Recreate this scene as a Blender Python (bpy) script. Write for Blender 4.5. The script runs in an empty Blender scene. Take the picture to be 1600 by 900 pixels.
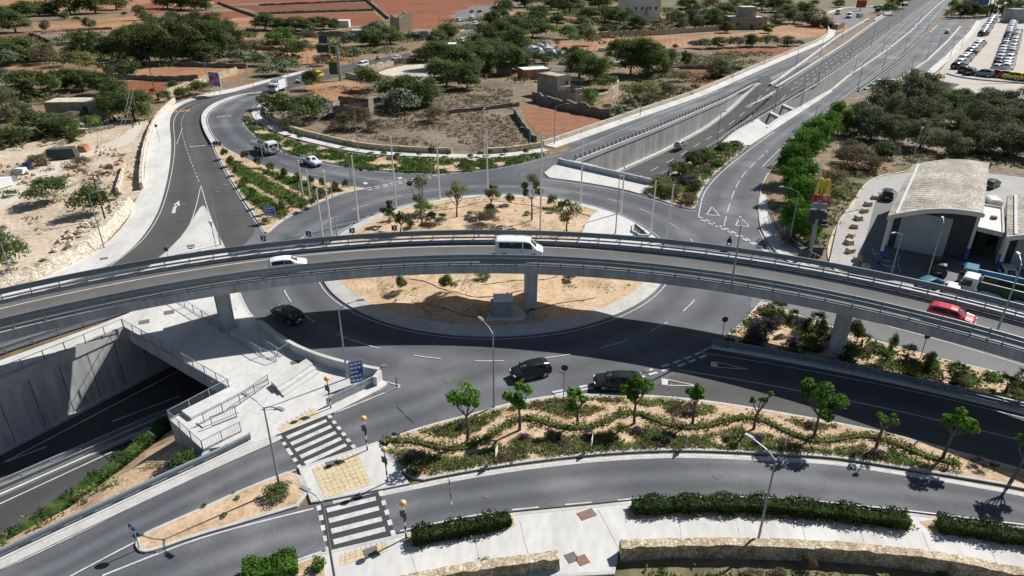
import bpy, bmesh, math, random
import numpy as np
from mathutils import Vector, Matrix
from mathutils.geometry import delaunay_2d_cdt
R = math.radians
rnd = random.Random(7)
sc = bpy.context.scene
col = sc.collection
# ------------------------------------------------------------ camera, sky, sun, exposure
H, PITCH, FOC = 38.0, R(26.5), 1067.0          # height, downward tilt, focal length in px of a 1600 px wide picture
cam = bpy.data.cameras.new('camera')
cam.lens = 24.0
cam.sensor_width = 36.0
cam.clip_start, cam.clip_end = 0.5, 6000
camo = bpy.data.objects.new('camera', cam)
camo.location = (0, 0, H)
camo.rotation_euler = (math.pi / 2 - PITCH, 0, 0)
col.objects.link(camo)
sc.camera = camo
SUN_AZ, SUN_EL = R(53), R(42.5)
w = bpy.data.worlds.new('World')
sc.world = w
w.use_nodes = True
nt = w.node_tree
sky = nt.nodes.new('ShaderNodeTexSky')
sky.sky_type = 'NISHITA'
sky.sun_disc = False
sky.sun_elevation, sky.sun_rotation = SUN_EL, SUN_AZ
sky.air_density, sky.dust_density, sky.ozone_density = 1.0, 0.6, 1.5
nt.links.new(sky.outputs[0], nt.nodes['Background'].inputs[0])
nt.nodes['Background'].inputs[1].default_value = 0.05
sun = bpy.data.lights.new('sun', 'SUN')
sun.energy, sun.angle, sun.color = 4.9, R(0.5), (1.0, 0.965, 0.91)
suno = bpy.data.objects.new('sun', sun)
sd = Vector((math.sin(SUN_AZ) * math.cos(SUN_EL), math.cos(SUN_AZ) * math.cos(SUN_EL), math.sin(SUN_EL)))
suno.rotation_euler = sd.to_track_quat('Z', 'Y').to_euler()
suno.location = sd * 300
col.objects.link(suno)
sc.view_settings.view_transform = 'Standard'
sc.view_settings.look = 'None'
sc.view_settings.exposure = 0.32
sc.view_settings.gamma = 1.0
try:
    sc.cycles.max_bounces, sc.cycles.diffuse_bounces, sc.cycles.glossy_bounces = 6, 3, 2
    sc.cycles.transparent_max_bounces = 4
except Exception:
    pass

# ------------------------------------------------------------ helpers
CP, SP = math.cos(PITCH), math.sin(PITCH)
def P(px, py, z=0.0):
    """point at height z seen at picture position (px, py)"""
    x, y = (px - 800) / FOC, (450 - py) / FOC
    d = Vector((x, CP + y * SP, -SP + y * CP))
    t = (z - H) / d.z
    return Vector((0, 0, H)) + d * t
def depth(v):
    return v[1] * CP + (H - v[2]) * SP
def proj(v):
    zc = depth(v)
    return 800 + FOC * v[0] / zc, 450 - FOC * (v[1] * SP - (H - v[2]) * CP) / zc
def hgt(px, py, top):
    """height of a vertical thing standing at (px, py) whose top is seen at row top"""
    b = P(px, py)
    lo, hi = 0.0, 37.0
    for _ in range(40):
        m = (lo + hi) / 2
        if proj((b.x, b.y, m))[1] > top: lo = m
        else: hi = m
    return lo
def pl(pts, z=0.0):
    return [P(p[0], p[1], p[2] if len(p) > 2 else z) for p in pts]
def chaikin(pts, it=2, closed=False):
    for _ in range(it):
        out = []
        n = len(pts)
        if not closed: out.append(pts[0])
        for i in range(n if closed else n - 1):
            a, b = pts[i], pts[(i + 1) % n]
            out.append(a * .75 + b * .25)
            out.append(a * .25 + b * .75)
        if not closed: out.append(pts[-1])
        pts = out
    return pts
def resample(pts, n=None, step=None):
    d = [0.0]
    for a, b in zip(pts, pts[1:]): d.append(d[-1] + (b - a).length)
    L = d[-1]
    if n is None: n = max(2, int(round(L / step)) + 1)
    out, j = [], 0
    for i in range(n):
        s = L * i / (n - 1)
        while j < len(d) - 2 and d[j + 1] < s: j += 1
        t = (s - d[j]) / max(1e-9, d[j + 1] - d[j])
        out.append(pts[j].lerp(pts[j + 1], min(1, max(0, t))))
    return out
def plen(pts): return sum((b - a).length for a, b in zip(pts, pts[1:]))
def offs(pts, dist, closed=False):
    """offset to the left of travel in plan"""
    n = len(pts); out = []
    for i in range(n):
        a = pts[(i - 1) % n] if (closed or i > 0) else pts[i]
        b = pts[(i + 1) % n] if (closed or i < n - 1) else pts[i]
        t = Vector((b.x - a.x, b.y - a.y, 0))
        if t.length < 1e-9: t = Vector((1, 0, 0))
        t.normalize()
        out.append(pts[i] + Vector((-t.y, t.x, 0)) * dist)
    return out
def area(pts):
    return .5 * sum(a.x * b.y - b.x * a.y for a, b in zip(pts, pts[1:] + pts[:1]))
def inpoly(x, y, poly):
    c = False; n = len(poly); j = n - 1
    for i in range(n):
        xi, yi, xj, yj = poly[i][0], poly[i][1], poly[j][0], poly[j][1]
        if (yi > y) != (yj > y) and x < (xj - xi) * (y - yi) / (yj - yi) + xi: c = not c
        j = i
    return c
def tri(outer, holes=()):
    vs, es = [], []
    for loop in [outer] + list(holes):
        s = len(vs); n = len(loop)
        vs += [Vector((p[0], p[1])) for p in loop]
        es += [(s + i, s + (i + 1) % n) for i in range(n)]
    v, e, f, *_ = delaunay_2d_cdt(vs, es, [], 0, 1e-4)
    keep = []
    for t in f:
        c = (v[t[0]] + v[t[1]] + v[t[2]]) / 3
        if inpoly(c.x, c.y, outer) and not any(inpoly(c.x, c.y, h) for h in holes):
            keep.append(t)
    return v, keep

class MB:
    """collects geometry for ONE mesh object"""
    def __init__(s): s.v, s.f, s.m, s.uv = [], [], [], None
    def add(s, vs, fs, m=0, M=None):
        b = len(s.v)
        s.v += [(M @ Vector(q)) if M else Vector(q) for q in vs]
        s.f += [tuple(i + b for i in f) for f in fs]
        s.m += [m] * len(fs)
        return s
    def box(s, c, d, m=0, M=None, taper=1.0, tw=None):
        x, y, z = d[0] / 2, d[1] / 2, d[2] / 2
        tx = x * taper; ty = y * (tw if tw is not None else taper)
        vs = [(-x, -y, -z), (x, -y, -z), (x, y, -z), (-x, y, -z), (-tx, -ty, z), (tx, -ty, z), (tx, ty, z), (-tx, ty, z)]
        vs = [(a + c[0], b + c[1], e + c[2]) for a, b, e in vs]
        return s.add(vs, [(0, 3, 2, 1), (4, 5, 6, 7), (0, 1, 5, 4), (1, 2, 6, 5), (2, 3, 7, 6), (3, 0, 4, 7)], m, M)
    def bar(s, a, b, wd, ht, m=0):
        """rectangular bar from a to b, its top face up"""
        a, b = Vector(a), Vector(b); d = b - a; L = d.length
        if L < 1e-6: return s
        M = Matrix.Translation((a + b) / 2) @ d.to_track_quat('X', 'Z').to_matrix().to_4x4()
        return s.box((0, 0, 0), (L, wd, ht), m, M)
    def tube(s, pts, rs, n=8, m=0, cap=True):
        pts = [Vector(q) for q in pts]
        if not hasattr(rs, '__len__'): rs = [rs] * len(pts)
        b = len(s.v)
        for i, q in enumerate(pts):
            d = (pts[min(i + 1, len(pts) - 1)] - pts[max(0, i - 1)]).normalized()
            u = d.orthogonal().normalized() if abs(d.z) < .99 else Vector((1, 0, 0))
            if abs(d.z) < .99: u = d.cross(Vector((0, 0, 1))).normalized()
            v = d.cross(u).normalized()
            for k in range(n):
                a = 2 * math.pi * k / n
                s.v.append(q + (u * math.cos(a) + v * math.sin(a)) * rs[i])
        for i in range(len(pts) - 1):
            for k in range(n):
                s.f.append((b + i * n + k, b + i * n + (k + 1) % n, b + (i + 1) * n + (k + 1) % n, b + (i + 1) * n + k)); s.m.append(m)
        if cap:
            s.f.append(tuple(b + k for k in range(n))[::-1]); s.m.append(m)
            s.f.append(tuple(b + (len(pts) - 1) * n + k for k in range(n))); s.m.append(m)
        return s
    def prism(s, loop, z0, z1, m=0, mtop=None, bottom=False):
        v, t = tri(loop)
        if area([Vector((q[0], q[1], 0)) for q in loop]) < 0: loop = loop[::-1]
        s.add([(q.x, q.y, z1) for q in v], [f if area([Vector((v[i].x, v[i].y, 0)) for i in f]) > 0 else f[::-1] for f in t], m if mtop is None else mtop)
        if bottom:
            s.add([(q.x, q.y, z0) for q in v], [f if area([Vector((v[i].x, v[i].y, 0)) for i in f]) < 0 else f[::-1] for f in t], m)
        n = len(loop)
        s.add([(q[0], q[1], z0) for q in loop] + [(q[0], q[1], z1) for q in loop], [(i, (i + 1) % n, n + (i + 1) % n, n + i) for i in range(n)], m)
        return s
    def ball(s, c, r, m=0, seg=10, rings=6, sq=(1, 1, 1)):
        b = len(s.v)
        for i in range(rings + 1):
            t = math.pi * i / rings
            for k in range(seg):
                a = 2 * math.pi * k / seg
                s.v.append(Vector((c[0] + r * sq[0] * math.sin(t) * math.cos(a), c[1] + r * sq[1] * math.sin(t) * math.sin(a), c[2] - r * sq[2] * math.cos(t))))
        for i in range(rings):
            for k in range(seg):
                s.f.append((b + i * seg + k, b + i * seg + (k + 1) % seg, b + (i + 1) * seg + (k + 1) % seg, b + (i + 1) * seg + k)); s.m.append(m)
        return s
    def merge(s, o, moff=0, M=None):
        b = len(s.v)
        s.v += [(M @ q) if M else q for q in o.v]
        s.f += [tuple(i + b for i in f) for f in o.f]
        s.m += [i + moff for i in o.m]
    def mesh(s, name, mats, smooth=False):
        me = bpy.data.meshes.new(name)
        me.from_pydata([tuple(q) for q in s.v], [], s.f)
        for mt in (mats if isinstance(mats, (list, tuple)) else [mats]): me.materials.append(mt)
        me.polygons.foreach_set('material_index', s.m)
        if smooth: me.polygons.foreach_set('use_smooth', [True] * len(s.f))
        if s.uv:
            uvl = me.uv_layers.new(name='UVMap')
            li = np.zeros(len(me.loops), dtype=np.int32); me.loops.foreach_get('vertex_index', li)
            uvl.data.foreach_set('uv', np.array(s.uv, dtype=np.float32)[li].ravel())
        me.update()
        return me
    def build(s, name, mats, parent=None, smooth=False):
        o = bpy.data.objects.new(name, s.mesh(name, mats, smooth))
        col.objects.link(o)
        if parent is not None: o.parent = parent
        return o
def empty(name, loc=(0, 0, 0), rz=0.0):
    o = bpy.data.objects.new(name, None)
    o.empty_display_size = .3
    o.location = loc; o.rotation_euler = (0, 0, rz)
    col.objects.link(o)
    return o
def tag(o, label, cat, group=None):
    o['label'] = label; o['category'] = cat
    if group: o['group'] = group
    return o
def struct(o):
    o['kind'] = 'structure'; return o
def stuff(o, label, cat):
    o['kind'] = 'stuff'; o['label'] = label; o['category'] = cat; return o
KIDS = {}
def kids(o):
    return KIDS.get(o.name, [])
def reg(root):
    """remember the parts and sub-parts of a finished thing"""
    KIDS[root.name] = list(c for c in bpy.data.objects if c.parent == root)
    for c in KIDS[root.name]:
        KIDS[c.name] = list(d for d in bpy.data.objects if d.parent == c)
    return root
def dup(o, loc=None, rz=None, scale=None, color=None):
    r = o.copy(); col.objects.link(r)
    for k in ('label', 'category', 'group'):
        if k in r.keys(): del r[k]
    if loc is not None: r.location = loc
    if rz is not None: r.rotation_euler = (0, 0, rz)
    if scale is not None: r.scale = scale
    if color: r.color = color
    for ch in kids(o):
        c = ch.copy(); col.objects.link(c); c.parent = r
        if color: c.color = color
        for g in kids(ch):
            d = g.copy(); col.objects.link(d); d.parent = c
            if color: d.color = color
    return r
USED = set()
def place(proto, loc, rz=0, scale=None, color=None):
    """first use moves the original itself, later ones are copies"""
    if proto.name in USED: return dup(proto, loc, rz, scale, color)
    USED.add(proto.name)
    proto.location = loc; proto.rotation_euler = (0, 0, rz)
    if scale is not None: proto.scale = scale
    if color:
        proto.color = color
        for c in kids(proto):
            c.color = color
            for d in kids(c): d.color = color
    return proto
PEND = {}
def auto(o, phrase, cat, group=None, key=None):
    """label later: an ordinal from the left is added where a phrase is used more than once"""
    q = o.location if o.location.length > 0 or not o.data else o.data.vertices[0].co
    PEND.setdefault(phrase, []).append((proj(q)[0] if key is None else key, o, cat, group))
    return o
ORD = 'first second third fourth fifth sixth seventh eighth ninth tenth eleventh twelfth thirteenth fourteenth fifteenth sixteenth seventeenth eighteenth nineteenth twentieth'.split()
def finish_labels():
    for ph, L in PEND.items():
        L.sort(key=lambda t: t[0])
        for i, (_, o, cat, g) in enumerate(L):
            if len(L) == 1: s = ph
            elif i == 0: s = ph + ', leftmost one'
            elif i == len(L) - 1: s = ph + ', rightmost one'
            elif i < 20: s = ph + ', %s from the left' % ORD[i]
            else: s = ph + ', number %d from the left' % (i + 1)
            tag(o, s, cat, g)

# ------------------------------------------------------------ materials
def srgb(r, g, b):
    f = lambda c: (c / 255 / 12.92) if c <= 10 else (((c / 255) + .055) / 1.055) ** 2.4
    return (f(r), f(g), f(b), 1)
def mat(name, cols, scale=1.0, rough=.9, bump=0.0, bscale=None, detail=6, fine=0.25, fscale=None, stretch=None, metal=0.0, spec=.3, objcol=False, rand=0.0, uvwear=None, warp=0.0, band=None, cells=0):
    m = bpy.data.materials.new(name); m.use_nodes = True
    N, L = m.node_tree.nodes, m.node_tree.links
    bs = N['Principled BSDF']
    bs.inputs['Roughness'].default_value = rough
    bs.inputs['Metallic'].default_value = metal
    bs.inputs['Specular IOR Level'].default_value = spec
    tc = N.new('ShaderNodeTexCoord'); src = tc.outputs['Object']
    if stretch:
        mp = N.new('ShaderNodeMapping'); mp.inputs['Scale'].default_value = stretch
        L.new(src, mp.inputs[0]); src = mp.outputs[0]
    n1 = N.new('ShaderNodeTexNoise'); n1.inputs['Scale'].default_value = scale; n1.inputs['Detail'].default_value = detail
    n1.inputs['Distortion'].default_value = warp
    n1.inputs['Roughness'].default_value = .6
    L.new(src, n1.inputs['Vector'])
    rp = N.new('ShaderNodeValToRGB')
    k = len(cols)
    while len(rp.color_ramp.elements) < k: rp.color_ramp.elements.new(.5)
    for i, c in enumerate(cols):
        e = rp.color_ramp.elements[i]; e.position = .5 if k == 1 else .3 + .4 * i / (k - 1); e.color = c if len(c) == 4 else (*c, 1)
    L.new(n1.outputs['Fac'], rp.inputs[0])
    out = rp.outputs[0]
    def mul(a, facsock, lo, hi, fmin=.3, fmax=.7):
        mr = N.new('ShaderNodeMapRange'); mr.inputs[1].default_value = fmin; mr.inputs[2].default_value = fmax; mr.inputs[3].default_value = lo; mr.inputs[4].default_value = hi
        L.new(facsock, mr.inputs[0])
        mx = N.new('ShaderNodeMix'); mx.data_type = 'RGBA'; mx.blend_type = 'MULTIPLY'; mx.inputs[0].default_value = 1
        L.new(a, mx.inputs[6]); L.new(mr.outputs[0], mx.inputs[7])
        return mx.outputs[2]
    if fine:
        n2 = N.new('ShaderNodeTexNoise'); n2.inputs['Scale'].default_value = fscale or scale * 9; n2.inputs['Detail'].default_value = 4
        L.new(src, n2.inputs['Vector'])
        out = mul(out, n2.outputs['Fac'], 1 - fine, 1 + fine)
    if cells:     # single stones with dark joints
        for feat in ('F1', 'DISTANCE_TO_EDGE'):
            vo = N.new('ShaderNodeTexVoronoi'); vo.feature = feat; vo.inputs['Scale'].default_value = cells; vo.inputs['Randomness'].default_value = .8
            L.new(src, vo.inputs['Vector'])
            if feat == 'F1':
                sv = N.new('ShaderNodeSeparateColor'); L.new(vo.outputs['Color'], sv.inputs[0]); out = mul(out, sv.outputs[0], .74, 1.2, 0, 1)
            else: out = mul(out, vo.outputs['Distance'], .35, 1.0, .0, .09)
    if band:      # furrows / planking: (scale, strength, axis rotation)
        mp2 = N.new('ShaderNodeMapping'); mp2.inputs['Rotation'].default_value = (0, 0, band[2]); L.new(tc.outputs['Object'], mp2.inputs[0])
        wv = N.new('ShaderNodeTexWave'); wv.inputs['Scale'].default_value = band[0]; wv.inputs['Distortion'].default_value = band[3] if len(band) > 3 else 1.5; wv.inputs['Detail'].default_value = 2
        L.new(mp2.outputs[0], wv.inputs[0])
        out = mul(out, wv.outputs['Fac'], 1 - band[1], 1 + band[1], 0, 1)
    if uvwear:    # darker or lighter wheel paths along a road: (number of lanes, strength)
        sx = N.new('ShaderNodeSeparateXYZ'); L.new(tc.outputs['UV'], sx.inputs[0])
        n3 = N.new('ShaderNodeTexNoise'); n3.inputs['Scale'].default_value = .25; n3.inputs['Detail'].default_value = 4; L.new(tc.outputs['Object'], n3.inputs['Vector'])
        ad = N.new('ShaderNodeMath'); ad.operation = 'MULTIPLY_ADD'; ad.inputs[1].default_value = .16; L.new(n3.outputs['Fac'], ad.inputs[0]); L.new(sx.outputs[0], ad.inputs[2])
        mm = N.new('ShaderNodeMath'); mm.operation = 'MULTIPLY_ADD'; mm.inputs[1].default_value = 2 * math.pi * uvwear[0]; mm.inputs[2].default_value = -.5 * uvwear[0]; L.new(ad.outputs[0], mm.inputs[0])
        cs = N.new('ShaderNodeMath'); cs.operation = 'COSINE'; L.new(mm.outputs[0], cs.inputs[0])
        par = N.new('ShaderNodeMath'); par.operation = 'MULTIPLY_ADD'; par.inputs[1].default_value = -1; par.inputs[2].default_value = 1; L.new(sx.outputs[0], par.inputs[0])
        pq = N.new('ShaderNodeMath'); pq.operation = 'MULTIPLY'; L.new(sx.outputs[0], pq.inputs[0]); L.new(par.outputs[0], pq.inputs[1])
        p4 = N.new('ShaderNodeMath'); p4.operation = 'MULTIPLY'; p4.inputs[1].default_value = 4; L.new(pq.outputs[0], p4.inputs[0])
        fd = N.new('ShaderNodeMath'); fd.operation = 'MULTIPLY'; L.new(p4.outputs[0], fd.inputs[0]); L.new(cs.outputs[0], fd.inputs[1]); cs = fd
        out = mul(out, cs.outputs[0], 1 - uvwear[1], 1 + uvwear[1], -1, 1)
    if objcol:
        oi = N.new('ShaderNodeObjectInfo')
        mx = N.new('ShaderNodeMix'); mx.data_type = 'RGBA'; mx.blend_type = 'MULTIPLY'; mx.inputs[0].default_value = 1
        L.new(out, mx.inputs[6]); L.new(oi.outputs['Color'], mx.inputs[7]); out = mx.outputs[2]
    if rand:
        oi = N.new('ShaderNodeObjectInfo')
        out = mul(out, oi.outputs['Random'], 1 - rand, 1 + rand, 0, 1)
    L.new(out, bs.inputs['Base Color'])
    if bump:
        nb = N.new('ShaderNodeTexNoise'); nb.inputs['Scale'].default_value = bscale or scale * 6; nb.inputs['Detail'].default_value = 5
        L.new(src, nb.inputs['Vector'])
        bp = N.new('ShaderNodeBump'); bp.inputs['Strength'].default_value = bump; bp.inputs['Distance'].default_value = .15
        L.new(nb.outputs['Fac'], bp.inputs['Height']); L.new(bp.outputs[0], bs.inputs['Normal'])
    return m
def leafmat(name, dark, light, scale=.8, trans=.4):
    """foliage: clump-sized light and dark variation, each object a little different"""
    m = mat(name, [dark, light], scale=scale, rough=.75, fine=.3, fscale=scale * 6, rand=.2, spec=.08, detail=3)
    N, L = m.node_tree.nodes, m.node_tree.links
    bs = N['Principled BSDF']; o = [n for n in N if n.type == 'OUTPUT_MATERIAL'][0]
    tr = N.new('ShaderNodeBsdfTranslucent')
    src = bs.inputs['Base Color'].links[0].from_socket
    L.new(src, tr.inputs[0])
    mx = N.new('ShaderNodeMixShader'); mx.inputs[0].default_value = trans
    L.new(bs.outputs[0], mx.inputs[1]); L.new(tr.outputs[0], mx.inputs[2]); L.new(mx.outputs[0], o.inputs[0])
    return m
M = {}
M['ground'] = mat('ground_soil', [(.105, .085, .045), (.21, .15, .09), (.27, .2, .13)], scale=.035, fine=.35, fscale=.6, bump=.6, bscale=1.2)
M['asphalt'] = mat('asphalt', [(.08, .086, .097), (.108, .114, .125), (.195, .198, .205)], scale=.07, fine=.14, fscale=9, rough=.82, bump=.15, bscale=20)
M['asphalt_w'] = mat('asphalt_worn', [(.08, .086, .097), (.108, .114, .125), (.195, .198, .205)], scale=.07, fine=.14, fscale=9, rough=.82, bump=.15, bscale=20, uvwear=(2, .22))
M['asphalt_b'] = mat('asphalt_brownish', [(.072, .069, .067), (.1, .096, .092)], scale=.12, fine=.14, fscale=9, rough=.85, uvwear=(2, .15))
M['asphalt_d'] = mat('asphalt_dark', [(.056, .057, .06), (.078, .079, .081)], scale=.2, fine=.15, fscale=9, rough=.85, uvwear=(4, .08))
M['asphalt_br'] = mat('asphalt_bridge', [(.108, .105, .102), (.14, .136, .131)], scale=.3, fine=.15, fscale=8, rough=.85, uvwear=(2, .09))
M['asphalt_l'] = mat('asphalt_pale', [(.15, .15, .155), (.19, .19, .19)], scale=.1, fine=.12, fscale=9, rough=.85, uvwear=(2, .08))
M['asphalt_c'] = mat('asphalt_crossing', [(.046, .048, .052), (.062, .064, .068)], scale=.3, fine=.12, fscale=9)
M['paint'] = mat('road_paint', [(.42, .42, .42), (.66, .66, .655)], scale=1.1, fine=.16, fscale=8, rough=.7)
M['paint_y'] = mat('yellow_paint', [(.6, .36, .1), (.66, .42, .14)], scale=.8, fine=.1, fscale=8, rough=.7)
M['conc'] = mat('pale_concrete', [(.48, .475, .46), (.62, .615, .6)], scale=.16, fine=.09, fscale=1.6, bump=.1, bscale=4)
M['conc_w'] = mat('pavement_concrete', [(.47, .46, .44), (.57, .56, .54), (.64, .63, .61)], scale=.22, fine=.08, fscale=2.2, stretch=(1, .35, 1))
M['kerb'] = mat('kerb_concrete', [(.42, .41, .39), (.56, .55, .52)], scale=.7, fine=.12, fscale=5)
M['cwall'] = mat('wall_concrete', [(.34, .33, .31), (.52, .51, .485)], scale=.35, fine=.25, fscale=1.2, stretch=(1.6, 1.6, .14), bump=.1)
M['cwall_b'] = mat('wall_panel_concrete', [(.4, .42, .435), (.56, .57, .58)], scale=.4, fine=.16, fscale=1.6, stretch=(1.3, 1.3, .16))
M['joint'] = mat('dark_joint', [(.04, .045, .05)], fine=0)  # plain near-black colour for joints, cuts and openings
M['fascia'] = mat('fascia_concrete', [(.32, .345, .37), (.5, .52, .535)], scale=.5, fine=.16, fscale=2.5, stretch=(1.2, 1.2, .2))
M['steel'] = mat('galvanised_steel', [(.27, .31, .34), (.36, .40, .43)], scale=1.5, fine=.1, fscale=9, rough=.5, metal=.35, spec=.5)
M['steel_b'] = mat('bluegrey_steel', [(.15, .195, .23), (.2, .245, .28)], scale=.7, fine=.12, fscale=6, rough=.5, metal=.3, spec=.5)
M['steel_d'] = mat('dark_steel', [(.05, .055, .06), (.07, .075, .08)], scale=2, fine=.1, rough=.6)
M['white_pole'] = mat('white_pole_paint', [(.7, .7, .7), (.8, .8, .8)], scale=2, fine=.05, rough=.45)
M['sand'] = mat('sandy_soil', [(.40, .27, .16), (.53, .385, .25), (.6, .46, .32)], scale=.28, fine=.2, fscale=2.2, bump=.5, bscale=3)
M['bedsoil'] = mat('bed_soil', [(.38, .25, .145), (.52, .37, .24), (.56, .43, .3)], scale=.5, fine=.25, fscale=3, bump=.5, bscale=4)
M['dirt'] = mat('pale_dirt', [(.4, .31, .22), (.52, .42, .31), (.58, .5, .4)], scale=.12, fine=.25, fscale=1.4, bump=.5, bscale=2)
M['track'] = mat('limestone_track', [(.52, .46, .38), (.62, .56, .48)], scale=.2, fine=.15, fscale=2)
M['drygrass'] = mat('dry_grass', [(.125, .095, .062), (.2, .155, .115), (.26, .2, .14)], scale=.09, fine=.35, fscale=.9, bump=.8, bscale=2)
M['green_f'] = mat('green_crop', [(.09, .14, .035), (.15, .21, .06)], scale=.1, fine=.3, fscale=1, bump=.4)
M['rough_f'] = mat('rough_grassland', [(.10, .095, .045), (.16, .14, .075), (.21, .16, .1)], scale=.07, fine=.35, fscale=.8, bump=.8, bscale=1.5)
M['red_f'] = mat('red_soil', [(.19, .062, .03), (.27, .095, .045)], scale=.03, fine=.25, fscale=.5, bump=.8, bscale=1.2, band=(.16, .2, .5, 3))
M['red_d'] = mat('dark_red_soil', [(.13, .055, .033), (.18, .08, .048)], scale=.05, fine=.2, fscale=.5, bump=.4)
M['tan_f'] = mat('tan_soil', [(.26, .125, .06), (.35, .185, .095), (.4, .25, .15)], scale=.04, fine=.25, fscale=.6, bump=.6, bscale=1, band=(.12, .1, .2, 4))
M['plough'] = mat('ploughed_red_soil', [(.21, .09, .045), (.32, .15, .085)], scale=.35, fine=.35, fscale=2.2, bump=1.0, bscale=1.6, band=(.5, .2, -.35, 2.5))
M['park'] = mat('car_park_surface', [(.42, .37, .32), (.5, .45, .4)], scale=.06, fine=.1, fscale=1)
M['fore'] = mat('forecourt_concrete', [(.33, .32, .31), (.43, .42, .4)], scale=.15, fine=.1, fscale=1.5)
M['stone'] = mat('limestone', [(.38, .29, .185), (.56, .46, .32), (.62, .54, .42)], scale=.8, fine=.25, fscale=5, bump=.5, bscale=4, cells=3.4)
M['stone_p'] = mat('pale_limestone', [(.6, .52, .38), (.72, .66, .54)], scale=.8, fine=.2, fscale=5, bump=.5, bscale=4, cells=2.8)
M['rubble'] = mat('weathered_rubble', [(.17, .15, .125), (.33, .28, .22)], scale=.5, fine=.3, fscale=3, bump=.8, bscale=3, cells=1.5)
M['stone_g'] = mat('grey_limestone', [(.24, .21, .17), (.38, .34, .28)], scale=.6, fine=.3, fscale=3, bump=.6)
M['mortar'] = mat('stone_joint', [(.2, .15, .1)], fine=.2)
M['pave_y'] = mat('yellow_paving', [(.54, .43, .26), (.63, .53, .36)], scale=.9, fine=.15, fscale=4)
M['cover_iron'] = mat('iron_cover', [(.13, .12, .115), (.18, .165, .15)], scale=3, fine=.2, fscale=20)
M['cover_rust'] = mat('rusty_cover', [(.22, .13, .09), (.28, .18, .13)], scale=3, fine=.2, fscale=20)
M['bark'] = mat('bark', [(.11, .085, .06), (.2, .165, .125)], scale=4, fine=.3, fscale=20, stretch=(1, 1, .3), bump=.4)
M['l_dark'] = leafmat('leaf_dark_green', (.042, .068, .022), (.21, .27, .1), .6)
M['l_olive'] = leafmat('leaf_olive', (.055, .07, .036), (.23, .26, .15), .55)
M['l_euca'] = leafmat('leaf_eucalyptus', (.04, .065, .02), (.23, .26, .11), .45)
M['l_ficus'] = leafmat('leaf_bright_green', (.04, .11, .012), (.16, .32, .055), .6)
M['l_green'] = leafmat('leaf_light_green', (.065, .14, .025), (.22, .34, .09), .6)
M['l_dry'] = leafmat('leaf_dry', (.11, .09, .055), (.23, .19, .125), .6)
M['l_yel'] = leafmat('leaf_yellow_green', (.12, .135, .045), (.3, .31, .13), .6)
M['l_cact'] = leafmat('cactus_pad', (.06, .09, .05), (.27, .33, .21), .7, .03)
M['l_hedge'] = leafmat('leaf_hedge', (.03, .07, .015), (.14, .23, .06), 2.0)
M['l_deep'] = leafmat('leaf_deep_green', (.02, .042, .015), (.085, .135, .045), 1.8)
M['l_lav'] = leafmat('leaf_purple', (.04, .032, .05), (.14, .105, .165), 1.6)
M['l_palm'] = leafmat('palm_frond', (.026, .052, .018), (.12, .18, .07), 1.5)
M['glass'] = mat('dark_glass', [(.012, .016, .02)], fine=0, rough=.06, spec=.6)
M['tyre'] = mat('tyre_rubber', [(.018, .018, .018)], fine=0, rough=.85)
M['rim'] = mat('wheel_rim', [(.45, .45, .46)], fine=0, rough=.35, metal=.6)
M['paintwork'] = mat('car_paint', [(1, 1, 1)], fine=0, rough=.28, spec=.5, objcol=True)
M['trim'] = mat('black_plastic', [(.022, .022, .024)], fine=0, rough=.6)
M['lamp_w'] = mat('clear_lamp', [(.75, .76, .78)], fine=0, rough=.15)
M['lamp_r'] = mat('red_lamp', [(.35, .012, .012)], fine=0, rough=.2)
M['plate'] = mat('number_plate', [(.8, .8, .75)], fine=0)
M['black'] = mat('black_paint', [(.015, .015, .016)], fine=0, rough=.5)
M['white'] = mat('white_paint', [(.76, .77, .77), (.82, .82, .82)], scale=.6, fine=.06, fscale=3, rough=.45)
M['blue'] = mat('sign_blue', [(.02, .11, .36)], fine=0, rough=.4)
M['amber'] = mat('amber_globe', [(.85, .4, .015)], fine=0, rough=.25)
M['red'] = mat('red_paint', [(.42, .02, .025)], fine=.1, rough=.4)
M['yellow'] = mat('yellow_plastic', [(.8, .55, .03)], fine=0, rough=.35)
M['green'] = mat('dark_green_paint', [(.03, .075, .03), (.045, .1, .04)], scale=1, fine=.2, rough=.5)
M['grey_box'] = mat('grey_metal_box', [(.25, .29, .31), (.31, .35, .37)], scale=1, fine=.08, rough=.5)
M['roof'] = mat('weathered_roof', [(.22, .185, .15), (.37, .33, .28), (.5, .46, .4)], scale=.35, fine=.45, fscale=4, stretch=(1, .6, 1), detail=9, band=(.3, .22, 1.57, .8))
M['shutter'] = mat('roller_shutter', [(.4, .43, .46), (.5, .53, .56)], scale=.4, fine=.06)
M['tarp'] = mat('dark_green_tarpaulin', [(.04, .055, .05), (.07, .09, .08)], scale=1, fine=.2)
M['plasterw'] = mat('white_plaster', [(.62, .6, .55), (.74, .72, .68)], scale=.4, fine=.1)
M['plasterc'] = mat('cream_plaster', [(.5, .4, .28), (.6, .5, .36)], scale=.4, fine=.2, fscale=2)
M['skin'] = mat('skin', [(.45, .25, .17)], fine=0)
M['cloth'] = mat('dark_clothing', [(.02, .022, .027), (.035, .037, .042)], fine=.1)
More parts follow.
